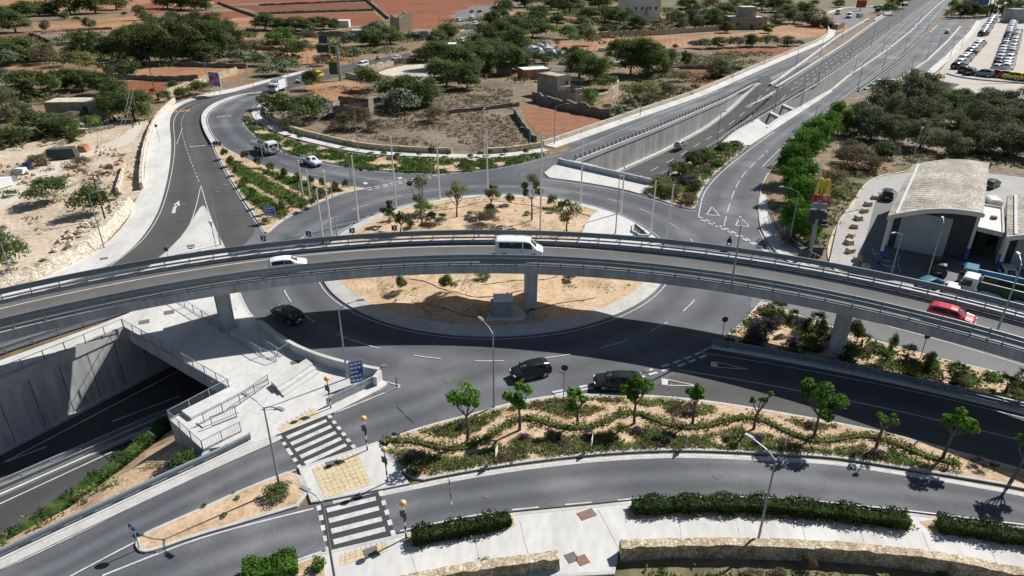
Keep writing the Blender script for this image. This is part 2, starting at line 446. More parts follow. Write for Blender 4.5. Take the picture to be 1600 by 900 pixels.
# ------------------------------------------------------------ ground, trenches, roads
def sheet(name, loop, z, m, holes=(), kind=True):
    v, t = tri(loop, holes)
    mb = MB(); mb.add([(q.x, q.y, z) for q in v], [f if area([Vector((v[i].x, v[i].y, 0)) for i in f]) > 0 else f[::-1] for f in t])
    o = mb.build(name, m)
    return struct(o) if kind else o
LAYER = [0.03]
FZ = [0]
def nz():
    LAYER[0] += .0025
    return LAYER[0]
def fz():
    FZ[0] += 1
    return .003 + .0017 * (FZ[0] % 15)
def ribbon(name, L, Rr, m, z=0.0, n=None, zoff=0.0, raw=False):
    """road surface between two edges, u across and v along"""
    n = n or max(2, int(plen(L) / 2.5))
    if raw: n = len(L)
    else: L, Rr = resample(L, n), resample(Rr, n)
    mb = MB(); mb.uv = []; s = 0
    K = 4
    for i in range(n):
        if i: s += (L[i] - L[i - 1]).length
        for k in range(K + 1):
            q = L[i].lerp(Rr[i], k / K)
            mb.v.append(Vector((q.x, q.y, q.z + z + zoff))); mb.uv.append((k / K, s))
    for i in range(n - 1):
        for k in range(K):
            a = i * (K + 1) + k
            f = (a, a + 1, a + K + 2, a + K + 1)
            c = [mb.v[j] for j in f]
            mb.f.append(f if area([Vector((q.x, q.y, 0)) for q in c]) > 0 else f[::-1]); mb.m.append(0)
    return struct(mb.build(name, m))
def wallribbon(mb, top, bot, m=0):
    """vertical (or leaning) face between two polylines with the same count"""
    b = len(mb.v); n = len(top)
    mb.v += list(top) + list(bot)
    for i in range(n - 1):
        mb.f.append((b + i, b + i + 1, b + n + i + 1, b + n + i)); mb.m.append(m)
def thickwall(mb, path, z0, z1, th, m=0, mtop=None):
    """wall along a path (left of travel gets the thickness); z0, z1 numbers or lists"""
    n = len(path); q = offs(path, th)
    Z0 = z0 if hasattr(z0, '__len__') else [z0] * n
    Z1 = z1 if hasattr(z1, '__len__') else [z1] * n
    b = len(mb.v)
    for i in range(n):
        for p_, zz in ((path[i], Z0[i]), (path[i], Z1[i]), (q[i], Z1[i]), (q[i], Z0[i])): mb.v.append(Vector((p_.x, p_.y, zz)))
    for i in range(n - 1):
        for k, mm in ((0, m), (1, m if mtop is None else mtop), (2, m), (3, m)):
            mb.f.append((b + i * 4 + k, b + i * 4 + (k + 1) % 4, b + i * 4 + 4 + (k + 1) % 4, b + i * 4 + 4 + k)); mb.m.append(mm)
    mb.f.append((b, b + 1, b + 2, b + 3)); mb.m.append(m)
    e = b + (n - 1) * 4
    mb.f.append((e + 3, e + 2, e + 1, e)); mb.m.append(m)
def V2(x, y, z=0.0): return Vector((x, y, z))

# --- trench outlines (plan)
WL0, WL1 = P(193, 512), P(0, 598)                        # far wall of the left underpass ramp
WLd = (WL1 - WL0).normalized()
WL2 = WL1 + WLd * 45
C1, C2, C3 = P(358, 607), P(265, 657), P(318, 705)       # corners of the slab above the portal
GR = chaikin(pl([(392, 690), (340, 716), (250, 757), (150, 804), (60, 846), (-20, 884)]), 2)   # guard rail along the slip road
GRd = (GR[-1] - GR[-2]).normalized()
GR = GR + [GR[-1] + GRd * 40]
GRin = [q for q in GR if proj(q)[0] < 322]
TL = [WL0, C1, C2, C3] + GRin + [WL2]
NW = [V2(12.7, 132.6), V2(34.9, 160.6), V2(59.4, 193.8), V2(74, 216.1), V2(76.9, 219)]
SE = [V2(25.6, 118.4), V2(44, 145), V2(51, 157), V2(70.6, 184.4), V2(88.8, 209.2)]
NWt, SEt = resample(NW, 24), resample(SE[:4] + [V2(84, 204), V2(88.8, 209.2)], 24)
TA = [V2(12.4, 132.2)] + NWt + [SEt[-1]] + SEt[::-1][1:]
# second trench, right of the second wall, and the third one beyond the side road
B_n = [V2(57, 165), V2(72.2, 184.6), V2(97.2, 220), V2(122.8, 258.4), V2(165, 322), V2(206, 388)]
B_s = [V2(60, 163.5), V2(75.5, 182.5), V2(103, 218), V2(131, 256), V2(171, 318), V2(211, 386)]
B_n = [V2(54.5, 159.8)] + B_n[1:]
B_s = [V2(59.5, 160.0)] + pl([(1213, 187), (1250, 168), (1300, 140), (1323, 121), (1382, 81), (1430, 43)])
B_n = [q for q in offs(resample(SE[:4] + [V2(84, 204), V2(88.8, 209.2)] + pl([(1276, 130), (1320, 100.6), (1398, 42), (1455, 0)]), 120), -.63) if 168 < q.x * .62 + q.y * .785 < 438]
TB = resample(B_n, 20) + resample(B_s, 20)[::-1]
D_n = pl([(1343, 143.5), (1374, 121), (1413, 91), (1440, 66), (1466, 40)])
D_s = pl([(1398, 129), (1422, 113), (1447, 96), (1480, 65), (1500, 42)])
TD = resample(D_n, 12) + resample(D_s, 12)[::-1]
HOLES = [TL, TA, TB, TD]

RC, RR = V2(-2.39, 87.94), 23.75
G0 = [V2(-900, -80), V2(900, -80), V2(1700, 2600), V2(-1700, 2600)]
sheet('ground', G0, 0.0, M['ground'], HOLES)

# --- fields and bare earth
def field(name, pts, m, it=0):
    lp = pl(pts)
    if it: lp = chaikin(lp, it, True)
    return sheet(name, lp, fz(), M[m], HOLES)
field('field', [(590, -40), (900, -40), (860, 2), (800, 1), (745, 8), (712, 18), (705, 30), (726, 46), (700, 46), (640, 44), (612, 28), (582, 2)], 'red_f')
field('field', [(300, -30), (570, -30), (578, 1), (470, 3), (380, 5), (330, 8)], 'red_f')
field('field', [(352, 9), (460, 6), (576, 4), (586, 12), (580, 17), (470, 20), (405, 22), (390, 14)], 'red_d')
field('field', [(404, 24), (480, 22), (584, 19), (606, 39), (545, 40), (500, 34), (440, 35), (402, 33)], 'red_f')
field('field', [(0, -40), (310, -40), (335, 5), (300, 14), (215, 12), (150, 18), (0, 18)], 'tan_f')
field('field', [(262, 24), (340, 18), (380, 17), (404, 25), (300, 36), (262, 32)], 'red_f')
field('field', [(290, 34), (400, 26), (404, 40), (330, 42)], 'tan_f')
field('field', [(205, 8), (250, 3), (262, 20), (230, 22), (205, 18)], 'red_f')
field('field', [(50, 40), (160, 30), (235, 20), (262, 34), (160, 50), (60, 52)], 'tan_f')
field('field', [(60, 54), (165, 50), (225, 40), (228, 56), (165, 62), (72, 60)], 'drygrass')
field('field', [(-80, 58), (45, 54), (82, 70), (40, 76), (-80, 82)], 'red_f')
field('field', [(70, 60), (96, 57), (106, 66), (88, 71)], 'green_f')
field('field', [(94, 58), (118, 55), (126, 68), (110, 71)], 'green_f')
field('field', [(8, 10), (60, 6), (92, 10), (40, 16), (10, 18)], 'green_f')
field('field', [(376, 62), (480, 58), (530, 74), (545, 100), (470, 100), (372, 92)], 'tan_f')
field('field', [(378, 62), (440, 60), (470, 66), (420, 74), (380, 75)], 'red_f')
field('field', [(0, 105), (60, 103), (100, 110), (92, 122), (0, 120)], 'tan_f')
field('field', [(152, 104), (230, 104), (385, 108), (370, 124), (300, 126), (208, 120), (150, 116)], 'tan_f')
field('field', [(160, 127), (255, 127), (265, 146), (215, 152), (165, 140)], 'red_f')
field('field', [(115, 182), (190, 178), (200, 192), (150, 214), (118, 205)], 'dirt')
field('field', [(-150, 262), (0, 235), (120, 205), (212, 182), (236, 190), (238, 225), (226, 300), (205, 325), (160, 375), (100, 410), (0, 445), (-150, 500)], 'dirt', 1)
field('track', [(-150, 330), (0, 290), (60, 262), (115, 236), (180, 222), (215, 190), (225, 192), (210, 222), (170, 236), (120, 250), (60, 285), (0, 335), (-150, 380)], 'track', 2)
field('field', [(400, 152), (520, 128), (640, 116), (720, 118), (830, 130), (812, 160), (806, 185), (838, 222), (800, 240), (700, 242), (600, 228), (500, 208), (432, 186), (404, 168)], 'drygrass', 1)
field('field', [(470, 128), (560, 126), (580, 142), (530, 160), (490, 152)], 'tan_f', 2)
field('lane', [(586, 112), (660, 96), (700, 92), (690, 118), (640, 120), (600, 118)], 'track', 1)
field('field', [(815, 166), (880, 172), (955, 184), (946, 192), (900, 212), (862, 216), (838, 206), (822, 186)], 'plough')
field('field', [(820, 70), (960, 62), (1080, 64), (1100, 72), (1000, 80), (900, 78), (826, 80)], 'tan_f')
field('field', [(808, 88), (900, 92), (900, 112), (830, 116), (806, 104)], 'drygrass')
field('field', [(700, 24), (800, 18), (900, 22), (905, 34), (820, 32), (730, 36)], 'tan_f')
field('field', [(815, 18), (900, 20), (896, 25), (820, 25)], 'green_f')
field('field', [(930, 55), (1080, 56), (1200, 48), (1320, 34), (1330, 46), (1220, 66), (1100, 70), (960, 74)], 'tan_f')
field('field', [(1030, 76), (1110, 82), (1110, 106), (1030, 120), (1010, 100)], 'rough_f')
field('field', [(1100, 78), (1240, 72), (1232, 88), (1160, 112), (1100, 108)], 'rough_f')
field('field', [(1110, 80), (1240, 72), (1225, 88), (1140, 86)], 'red_f')
field('field', [(1062, 112), (1130, 106), (1160, 112), (1120, 132), (1072, 130)], 'red_f')
field('field', [(975, 124), (1060, 124), (1075, 146), (1040, 160), (960, 178), (970, 150)], 'rough_f')
field('field', [(1180, 42), (1300, 34), (1320, 42), (1240, 62), (1180, 60)], 'tan_f')
field('field', [(1255, 0), (1340, 0), (1300, 14), (1250, 12)], 'tan_f')
field('field', [(900, -20), (1400, -20), (1380, 10), (1200, 20), (1000, 22)], 'rough_f')
field('field', [(1265, 250), (1330, 252), (1425, 254), (1420, 275), (1370, 290), (1330, 330), (1290, 400), (1268, 400)], 'rough_f', 1)
field('field', [(1285, 255), (1400, 250), (1400, 268), (1340, 268), (1290, 280)], 'tan_f', 1)
field('field', [(1340, 120), (1700, 150), (1800, 260), (1560, 290), (1380, 255), (1300, 250), (1320, 190)], 'drygrass', 1)
# dirt behind the low wall at the very bottom
field('field', [(300, 900), (520, 905), (760, 895), (960, 880), (1700, 905), (1700, 1100), (300, 1100)], 'rough_f')

# --- asphalt: one large junction surface and the roads that lead off it
LE = [(666, 80), (612, 87), (550, 100), (487, 111), (440, 123), (400, 132), (360, 146), (320, 152), (290, 160), (270, 173), (264, 190), (268, 225), (265, 262), (257, 300), (245, 337), (220, 375), (195, 398), (166, 419)]
LEw = chaikin(pl(LE), 2)
zA = nz()
JUN = pl([(400, 152), (425, 148), (400, 165), (381, 183), (381, 193), (393, 207), (406, 217), (445, 238), (500, 254), (575, 266), (625, 269.5), (700, 271), (750, 266), (800, 259), (880, 238), (935, 216),
          (960, 235), (1100, 290), (1095, 300), (1120, 270), (1175, 227), (1215, 200), (1270, 185), (1238, 215), (1215, 240), (1205, 258), (1190, 282), (1184, 300), (1182, 332), (1186, 360), (1215, 401), (1300, 420),
          (1480, 470), (1750, 540), (1750, 640), (1600, 592), (1437, 552), (1285, 505), (1200, 470), (1165, 500), (1120, 545), (1200, 562), (1425, 605), (1800, 690),
          (1800, 800), (1600, 736), (1475, 702), (1380, 677), (1200, 644), (1050, 623), (875, 619), (725, 652), (592, 694), (400, 757), (215, 845), (110, 905), (40, 940), (-60, 960), (-60, 925), (100, 848), (200, 798), (400, 700), (522, 648), (590, 620), (560, 590), (437, 545), (300, 490),
          (240, 470), (200, 488), (0, 556), (-200, 640), (-200, 520), (0, 480), (166, 422), (222, 376), (247, 337), (259, 300), (267, 262), (270, 225), (266, 190), (272, 173), (292, 160)])
sheet('road', JUN, zA, M['asphalt'], HOLES)
for q in ([(225, 836), (200, 850), (60, 915), (-20, 960), (60, 960), (170, 905), (260, 868), (400, 822), (470, 800), (400, 770)], [(-80, 940), (0, 890), (100, 842), (200, 792), (400, 696), (470, 672), (630, 610), (640, 640), (400, 720), (100, 870), (-60, 990)]):
    sheet('road', pl(q), zA - .001, M['asphalt'])
zR = nz()
rq = [RC + V2(math.cos(t), math.sin(t)) * (RR0) for t in np.linspace(0, 2 * math.pi, 140) for RR0 in (23.9,)]
ro = [RC + V2(math.cos(t), math.sin(t)) * 33.5 for t in np.linspace(0, 2 * math.pi, 140)]
ribbon('road', rq, ro, M['asphalt_w'], nz(), raw=True)
# the road in from the top left, with its far bend
ribbon('road', LEw, chaikin(pl([(668, 85), (615, 95), (556, 112), (510, 125), (470, 133), (440, 142), (402, 149), (370, 152), (341, 163), (324, 174), (317, 186), (323, 212), (334, 232), (352, 262), (372, 300), (392, 340), (404, 366), (330, 420), (240, 440)]), 2), M['asphalt_b'], zR, 90)
far = ribbon('road', chaikin(pl([(668, 80), (690, 74), (712, 66), (728, 62), (728, 45), (708, 33), (706, 25), (716, 17), (750, 10), (800, 3), (880, -6)]), 2), chaikin(pl([(668, 90), (710, 84), (752, 72), (776, 55), (765, 49), (744, 37), (744, 30), (756, 22), (772, 14), (800, 8), (880, 0)]), 2), M['asphalt_l'], nz(), 70)
# inner carriageway of that bend
ribbon('road', chaikin(pl([(440, 141), (400, 149), (367, 153), (343, 163), (326, 174), (320, 187), (324, 202), (338, 224), (372, 243), (450, 272), (572, 296)]), 2), chaikin(pl([(470, 133), (420, 148), (406, 158), (392, 171), (380, 183), (381, 193), (393, 207), (406, 217), (443, 237), (500, 254), (625, 270)]), 2), M['asphalt_w'], nz(), 60)
# slip road at grade on the far side of the underpass
ribbon('road', pl([(886, 226), (1000, 185.5), (1100, 150), (1200, 105.5), (1260, 81), (1304, 63), (1345, 40)]), pl([(915, 240), (1016, 205), (1060, 186), (1130, 156.5), (1166, 140), (1203, 121.5), (1263, 95), (1312, 61), (1362, 30)]), M['asphalt_w'], nz(), 50)
ribbon('road', chaikin(pl([(1345, 40), (1330, 44), (1305, 34), (1302, 24), (1330, 14), (1400, 10)]), 2), chaikin(pl([(1362, 30), (1358, 33), (1346, 36), (1340, 30), (1352, 22), (1400, 15)]), 2), M['asphalt_l'], nz(), 30)
# main carriageway: up the ramp and away
UA = V2(.62, .785).normalized()
def st_(q): return q.x * UA.x + q.y * UA.y
def tab(s_, T):
    if s_ <= T[0][0]: return T[0][1]
    for (a, za), (b, zb) in zip(T, T[1:]):
        if s_ <= b: return za + (zb - za) * (s_ - a) / (b - a)
    return T[-1][1]
TRA = [(150, -5.85), (175, -5.3), (198, -2.9), (214, -.5), (219.5, .035)]
TRB = [(215, -5.2), (300, -3.4), (400, -.6), (432, .035)]
TRD = [(285, -4.2), (350, -2.2), (400, .035)]
def zramp(q): return tab(st_(q), TRA)
def atst(path, s_):
    for a, b in zip(path, path[1:]):
        sa, sb = st_(a), st_(b)
        if sa <= s_ <= sb: return a.lerp(b, (s_ - sa) / max(1e-6, sb - sa))
    return path[0] if s_ < st_(path[0]) else path[-1]
L_ = [V2(-30, 74), V2(12.9, 132.6), V2(35.1, 160.6), V2(59.6, 193.8), V2(74.2, 216.1), V2(76.9, 219.2)] + pl([(1224, 132), (1280, 96), (1320, 70.5), (1367, 36), (1424, 0), (1490, -32)])
R_ = [V2(-15, 62), V2(25.6, 118.4), V2(44, 145), V2(51, 157), V2(70.4, 184.4), V2(84, 204)] + pl([(1274, 131), (1320, 101), (1398, 43.5), (1456, 0), (1530, -35)])
zM = nz()
MAINL, MAINR = [], []
for s_ in np.concatenate([np.arange(75, 240, 3.0), np.arange(240, 760, 8.0)]):
    a, b = atst(L_, s_), atst(R_, s_); zz = tab(s_, TRA[:-1] + [(219.5, zM)]); MAINL.append(V2(a.x, a.y, zz)); MAINR.append(V2(b.x, b.y, zz))
ribbon('road', MAINL, MAINR, M['asphalt_d'], 0, raw=True)
sheet('road', pl([(1165, 175), (1185, 119), (1206, 119), (1262, 92), (1266, 99), (1226, 133), (1212, 160), (1190, 182)]), nz(), M['asphalt_d'], HOLES)
# carriageway in the second trench
Bl = resample(pl([(1160, 204.5), (1215, 169.5), (1278, 133), (1322, 103), (1399, 47), (1458, 0), (1530, -35)]), 60)
Br = resample(pl([(1172, 210), (1213, 187), (1250, 168), (1300, 140), (1323, 121), (1382, 81), (1430, 43), (1463, 11), (1476, 0), (1545, -35)]), 60)
zB = nz()
Bl, Br = [], []
Bl0, Br0 = pl([(1100, 236), (1160, 204.5), (1215, 169.5), (1278, 133), (1322, 103), (1399, 47), (1458, 0), (1530, -35)]), pl([(1112, 244), (1172, 210), (1213, 187), (1250, 168), (1300, 140), (1323, 121), (1382, 81), (1430, 43), (1463, 11), (1476, 0), (1545, -35)])
for s_ in np.arange(150, 760, 7.0):
    a, b = atst(Bl0, s_), atst(Br0, s_); zz = tab(s_, TRB[:-1] + [(432, zB)]); Bl.append(V2(a.x, a.y, zz)); Br.append(V2(b.x, b.y, zz))
ribbon('road', offs(Bl, 1.2), offs(Br, -1.0), M['asphalt_w'], 0, raw=True)
# side road (right approach) and the last two lanes by the car park
ribbon('road', chaikin(pl([(1087, 328), (1092, 300), (1120, 270), (1175, 228), (1206, 206), (1252, 176), (1299, 146), (1333, 118), (1398, 74), (1440, 33), (1470, 10), (1484, -3), (1550, -35)]), 1), chaikin(pl([(1186, 345), (1184, 300), (1190, 282), (1206, 258), (1242, 212), (1304, 170), (1333, 146), (1374, 115), (1411, 90), (1452, 48), (1490, 0), (1560, -35)]), 1), M['asphalt_w'], nz(), 90)
Dl = resample(pl([(1360, 143), (1401, 114), (1424, 92), (1455, 60), (1477, 46), (1498, 30), (1530, 20)]), 40)
Dr = resample(pl([(1385, 143), (1422, 116), (1447, 98), (1494, 54), (1512, 38), (1530, 28), (1550, 20)]), 40)
zD = nz()
Dl0, Dr0 = resample(D_n, 30) + pl([(1478, 29), (1500, 14)]), resample(D_s, 30) + pl([(1512, 33), (1530, 18)]); Dl, Dr = [], []
for s_ in np.arange(225, 520, 6.0):
    a, b = atst(Dl0, s_), atst(Dr0, s_); zz = tab(s_, TRD[:-1] + [(400, zD)]); Dl.append(V2(a.x, a.y, zz)); Dr.append(V2(b.x, b.y, zz))
ribbon('road', offs(Dl, 1.0), offs(Dr, -1.0), M['asphalt_w'], 0, raw=True)
ribbon('road', pl([(1330, 190), (1403, 129), (1440, 107), (1492, 58), (1512, 38), (1530, 25)]), pl([(1420, 150), (1449, 126), (1488, 88), (1520, 49), (1532, 32), (1556, 24)]), M['asphalt_w'], nz(), 40)
field('road', [(1400, 135), (1452, 124), (1500, 130), (1496, 142), (1400, 160)], 'asphalt_d')
# foreground roads
S1t = chaikin(pl([(-60, 925), (0, 897), (100, 849), (200, 799), (300, 747), (400, 701), (522, 648), (600, 616), (760, 560)]), 2)
S1b = chaikin(pl([(-10, 960), (110, 905), (215, 845), (300, 806), (400, 760), (467, 731), (590, 692), (625, 676), (720, 652), (860, 619)]), 2)
ribbon('road', S1t, S1b, M['asphalt_w'], nz(), 60)
S2t = chaikin(pl([(30, 950), (160, 901), (245, 866), (312, 841), (400, 815), (520, 782), (637, 759), (800, 731), (925, 717), (1025, 711), (1150, 712), (1200, 717), (1300, 722), (1400, 738), (1500, 754), (1600, 772), (1760, 810)]), 2)
S2b = chaikin(pl([(200, 970), (400, 893), (502, 862), (625, 833), (725, 811), (800, 800), (937, 787), (987, 781), (1200, 777), (1420, 800), (1460, 805), (1600, 822), (1720, 842), (1900, 880)]), 2)
ribbon('road', S2t, S2b, M['asphalt_w'], nz(), 80)
ribbon('road', chaikin(pl([(1112, 545), (1200, 566), (1425, 609), (1600, 651), (1800, 700)]), 2), chaikin(pl([(1000, 620), (1125, 631), (1200, 643), (1300, 661), (1380, 676), (1475, 701), (1600, 736), (1800, 796)]), 2), M['asphalt_b'], nz(), 50)
ribbon('road', chaikin(pl([(1180, 415), (1300, 432), (1400, 455), (1480, 478), (1600, 515), (1750, 560)]), 2), chaikin(pl([(1172, 482), (1210, 478), (1285, 504), (1437, 551), (1600, 592), (1750, 636)]), 2), M['asphalt_l'], nz(), 40)

# --- underpass floors and walls
zF = -7.1
hl = [P(255, 682, -6.2), P(170, 752, -6.2), P(80, 820, -6.2), P(0, 872, -6.2)]
hd = (hl[-1] - hl[-2]).normalized()
hl = hl + [hl[-1] + hd * 30]
inn = (V2(.55, .835)).normalized()
fl = [V2(WL0.x, WL0.y) + inn * 34, WL0, WL1, WL2]
fr = [V2(C1.x, C1.y) + inn * 34, V2(-33.5, 54.5), hl[2], hl[-1]]
for q in fl + fr: q.z = 0
ribbon('road', resample(fl, 40), resample(fr, 40), M['asphalt_d'], zF, 40)
# planted slope between the lower road and the guard rail
mb = MB(); ga = resample(GRin, 16); hh = resample([P(268, 668, -6.0)] + hl, 16)
for i in range(16):
    mb.v += [Vector((ga[i].x, ga[i].y, -.05)), Vector((*ga[i].lerp(hh[i], .5).xy, -2.5 + .4 * rnd.random())), Vector((hh[i].x, hh[i].y, -5.9)), Vector((hh[i].x, hh[i].y, zF - .1)) + (hh[i] - ga[i]).normalized() * .6]
for i in range(15):
    for k in range(3): mb.f.append((i * 4 + k, i * 4 + k + 1, i * 4 + 5 + k, i * 4 + 4 + k)); mb.m.append(0)
c3 = V2(C3.x, C3.y, -.05)
mb.add([c3, (ga[0].x, ga[0].y, -.05), (hh[0].x, hh[0].y, -6.0), (C2.x, C2.y, -6.6), (C3.x + 1, C3.y + 1, -7)], [(0, 1, 2, 3)])
struct(mb.build('bank', M['bedsoil']))
# far wall of the left ramp: capping beam, panels with joints
mb = MB(); wn = offs([WL0, WL2], -1)[0] - WL0; wn.normalize()      # towards the road?
if (V2(-36, 50) - WL0).dot(wn) < 0: wn = -wn
path = resample([WL0 + V2(WLd.x, WLd.y) * -34, WL2], step=3.0)
for i in range(len(path) - 1):
    a, b = path[i], path[i + 1]
    mb.add([(a.x, a.y, -.05 if i > 11 else -.6), (b.x, b.y, -.05 if i > 10 else -.6), (b.x, b.y, zF - .2), (a.x, a.y, zF - .2)], [(0, 1, 2, 3)], 0)
    for dz in (0,):
        c = a + wn * .004; t_ = WLd * .04
        mb.add([c - t_ + V2(0, 0, -.9), c + t_ + V2(0, 0, -.9), c + t_ + V2(0, 0, zF), c - t_ + V2(0, 0, zF)], [(0, 1, 2, 3)], 1)
ramp_wall = mb.build('retaining_wall', [M['cwall_b'], M['joint']])
tag(ramp_wall, 'tall grey panelled concrete retaining wall above the sunken road at lower left', 'retaining wall')
mb = MB()
cp = [WL0 + wn * .12, WL2 + wn * .12]
if (offs(cp, 1)[0] - cp[0]).dot(wn) > 0: cp = cp[::-1]
thickwall(mb, cp, -.9, .28, .75)
cap_o = mb.build('coping', M['conc'], ramp_wall)
mb = MB()   # splash kerb at the foot of the wall
cp = [q + wn * .5 for q in ([WL0 - WLd * 30, WL2])]
if (offs(cp, 1)[0] - cp[0]).dot(wn) > 0: cp = cp[::-1]
thickwall(mb, cp, zF - .2, zF + .3, .6); mb.build('wall_foot', M['cwall_b'], ramp_wall)
# portal slab edge, side wall of the plaza, added end wall that closes the tunnel against light
mb = MB()
def edgebeam(mb, a, b, z0, z1, th, m=0):
    d = (b - a).normalized(); nrm = V2(-d.y, d.x) * th
    q = [a, b, b + nrm, a + nrm]
    mb.prism([V2(p.x, p.y) for p in q], z0, z1, m, bottom=True)
edgebeam(mb, WL0 - (C1 - WL0).normalized() * .2, C1, -1.5, .12, .8 if True else 0)
edgebeam(mb, C1, C2, -1.5, .12, .7)
edgebeam(mb, C2, C3, -7.2, .12, .6)
edgebeam(mb, C3, C3 + (GRin[0] - C3) * 1.0, -2, .1, .5)
portal = mb.build('portal_slab', M['fascia'])
tag(portal, 'grey concrete slab edge over the dark underpass mouth at lower left', 'portal')
mb = MB()
for a, b in ((fl[0], fr[0]), (fr[0], V2(-26.5, 56.5)), (V2(-26.5, 56.5), V2(-30, 50.5))):  # first span is the end wall added to stop light leaking in
    mb.add([(a.x, a.y, -.05), (b.x, b.y, -.05), (b.x, b.y, zF - .1), (a.x, a.y, zF - .1)], [(0, 1, 2, 3)])
struct(mb.build('tunnel_wall', M['cwall']))
# walls of the right underpass ramp
mb = MB()
top = [V2(q.x, q.y, .02) for q in NWt]; bot = [V2(q.x, q.y, zramp(q) - .3) for q in NWt]
bk = inn * -40
top = [top[0] + bk] + top; bot = [bot[0] + bk] + bot
wallribbon(mb, top, bot)
for q in resample([NWt[0], NWt[-1]], step=2.6)[1:-2]:
    d = V2(.62, .78); nn = V2(.78, -.62) * .012
    zb = zramp(q) - .2
    j = min(range(len(NWt)), key=lambda k: (NWt[k] - q).length)
rw = mb.build('retaining_wall', M['cwall'])
tag(rw, 'streaked concrete retaining wall on the far side of the sunken carriageway', 'retaining wall')
mb = MB(); thickwall(mb, NWt, -.45, .3, .55); thickwall(mb, offs(NWt, -.12), -.5, .26, .121)
mb.build('coping', M['conc'], rw)
mb = MB()
foot = [V2(q.x, q.y, 0) for q in offs(NWt, -.9)]
thickwall(mb, foot, [zramp(q) - .3 for q in NWt], [zramp(q) + .22 for q in NWt], .9); mb.build('wall_foot', M['kerb'], rw)
mb = MB()
wallribbon(mb, [V2(q.x, q.y, .02) for q in SEt], [V2(q.x, q.y, zramp(q) - .3) for q in SEt])
SEx = SEt[:-1] + resample(pl([(1276, 130), (1320, 100.6), (1398, 42), (1455, 0)]), 24)
thickwall(mb, offs(SEx, -.6), -.3, .32, .6)
bw = [V2(q.x, q.y) for q in offs(SEx, -.62)]
bw = [q for q in bw if q.y > 158 and q.y < 400]
wallribbon(mb, [V2(q.x, q.y, .3) for q in bw], [V2(q.x, q.y, min(-.1, tab(st_(q), TRB) - .2)) for q in bw])
rw2 = mb.build('retaining_wall', M['cwall'])
tag(rw2, 'long concrete wall carrying a railing between the two main carriageways', 'retaining wall')
# deck edge and barrier of the second trench
mb = MB()
bs_ = resample(B_s, 40)
thickwall(mb, offs(bs_, -.5), -.4, .35, .55)
mb.build('parapet_wall', M['conc'])
tag(bpy.data.objects['parapet_wall'], 'low pale barrier wall between sunken carriageway and side road', 'barrier wall')
bx = resample(pl([(1430, 43), (1463, 11), (1476, 0), (1545, -35)]), 12)
mb = MB(); thickwall(mb, bx, 0, .5, .6)
tag(mb.build('barrier_wall', M['conc']), 'pale median barrier of the far main road', 'barrier wall')
mb = MB(); wallribbon(mb, [V2(q.x, q.y, .0) for q in bs_], [V2(q.x, q.y, -5.4) for q in bs_]); struct(mb.build('tunnel_wall', M['cwall']))
for i, (a, b) in enumerate((((1186, 190), (1203, 200)), ((1208, 177), (1226, 186)), ((1228, 165), (1246, 173)))):
    mb = MB(); qa, qb = P(*a), P(*b); d = (qb - qa).normalized()
    mb.bar(qa - d * 2 + V2(0, 0, -.35), qb + d * 1 + V2(0, 0, -.35), 1.1, .8)
    auto(mb.build('bracing_strut', M['conc']), 'concrete strut bracing the narrow trench beside the main carriageway', 'strut', 'struts across the middle trench', qa.x)
# third trench
dn = resample(D_n, 20)
mb = MB()
wallribbon(mb, [V2(q.x, q.y, .3) for q in dn], [V2(q.x, q.y, min(-.1, tab(st_(q), TRD) - .2)) for q in dn])
thickwall(mb, dn, -.2, .4, .6)
tag(mb.build('retaining_wall', M['cwall']), 'pale retaining wall of the narrow third ramp near the car park', 'retaining wall')
ds = resample(D_s, 20)
mb = MB(); thickwall(mb, offs(ds, -.6), -.3, .5, .7); wallribbon(mb, [V2(q.x, q.y, 0) for q in ds], [V2(q.x, q.y, -4.2) for q in ds])
tag(mb.build('barrier_wall', M['conc']), 'curved pale barrier wall beside the last lane near the car park', 'barrier wall')
for i, (a, b) in enumerate((((1352, 138), (1388, 135)), ((1362, 131), (1394, 129)), ((1371, 124), (1402, 124)))):
    mb = MB(); qa, qb = P(*a), P(*b); d = (qb - qa).normalized()
    mb.bar(qa + V2(0, 0, -.3), qb + V2(0, 0, -.3), 1.4, .7)
    auto(mb.build('bracing_strut', M['conc']), 'concrete strut spanning the third ramp near the olive trees', 'strut', 'struts across the third ramp', qa.x)
# portal parapet of the right ramp
PP = [P(873, 257), P(1016, 289.5)]
mb = MB(); thickwall(mb, PP, 0, 1.15, .45); thickwall(mb, [PP[0], PP[0] + (NWt[1] - NWt[0]).normalized() * 1.2], 0, 1.15, .3)
pp = mb.build('parapet_wall', M['fascia'])
tag(pp, 'grey concrete parapet wall across the underpass mouth north of the roundabout', 'parapet')
mb = MB(); edgebeam(mb, V2(NWt[0].x - .4, NWt[0].y - .5), V2(SEt[0].x, SEt[0].y), -1.4, .1, -.9); mb.build('slab_edge', M['fascia'], pp)

# --- raised islands, beds and pavements
def island(name, pts, topm, kw=.28, h=.19, it=2, world=False, km='kerb', holes=()):
    lp = pts if world else pl(pts)
    if it: lp = chaikin(lp, it, True)
    if area(lp) < 0: lp = lp[::-1]
    inner = offs(lp, kw, True)
    mb = MB(); n = len(lp)
    mb.v += [V2(q.x, q.y, -.05) for q in lp] + [V2(q.x, q.y, h - .02) for q in lp] + [V2(*(lp[i].lerp(inner[i], .15)).xy, h) for i in range(n)] + [V2(q.x, q.y, h) for q in inner] + [V2(q.x, q.y, -.02) for q in inner]
    for k in range(4):
        for i in range(n):
            mb.f.append((k * n + i, k * n + (i + 1) % n, (k + 1) * n + (i + 1) % n, (k + 1) * n + i)); mb.m.append(0)
    struct(mb.build('kerb', M[km]))
    o = sheet(name, inner, h - .012, M[topm], holes)
    return o, inner
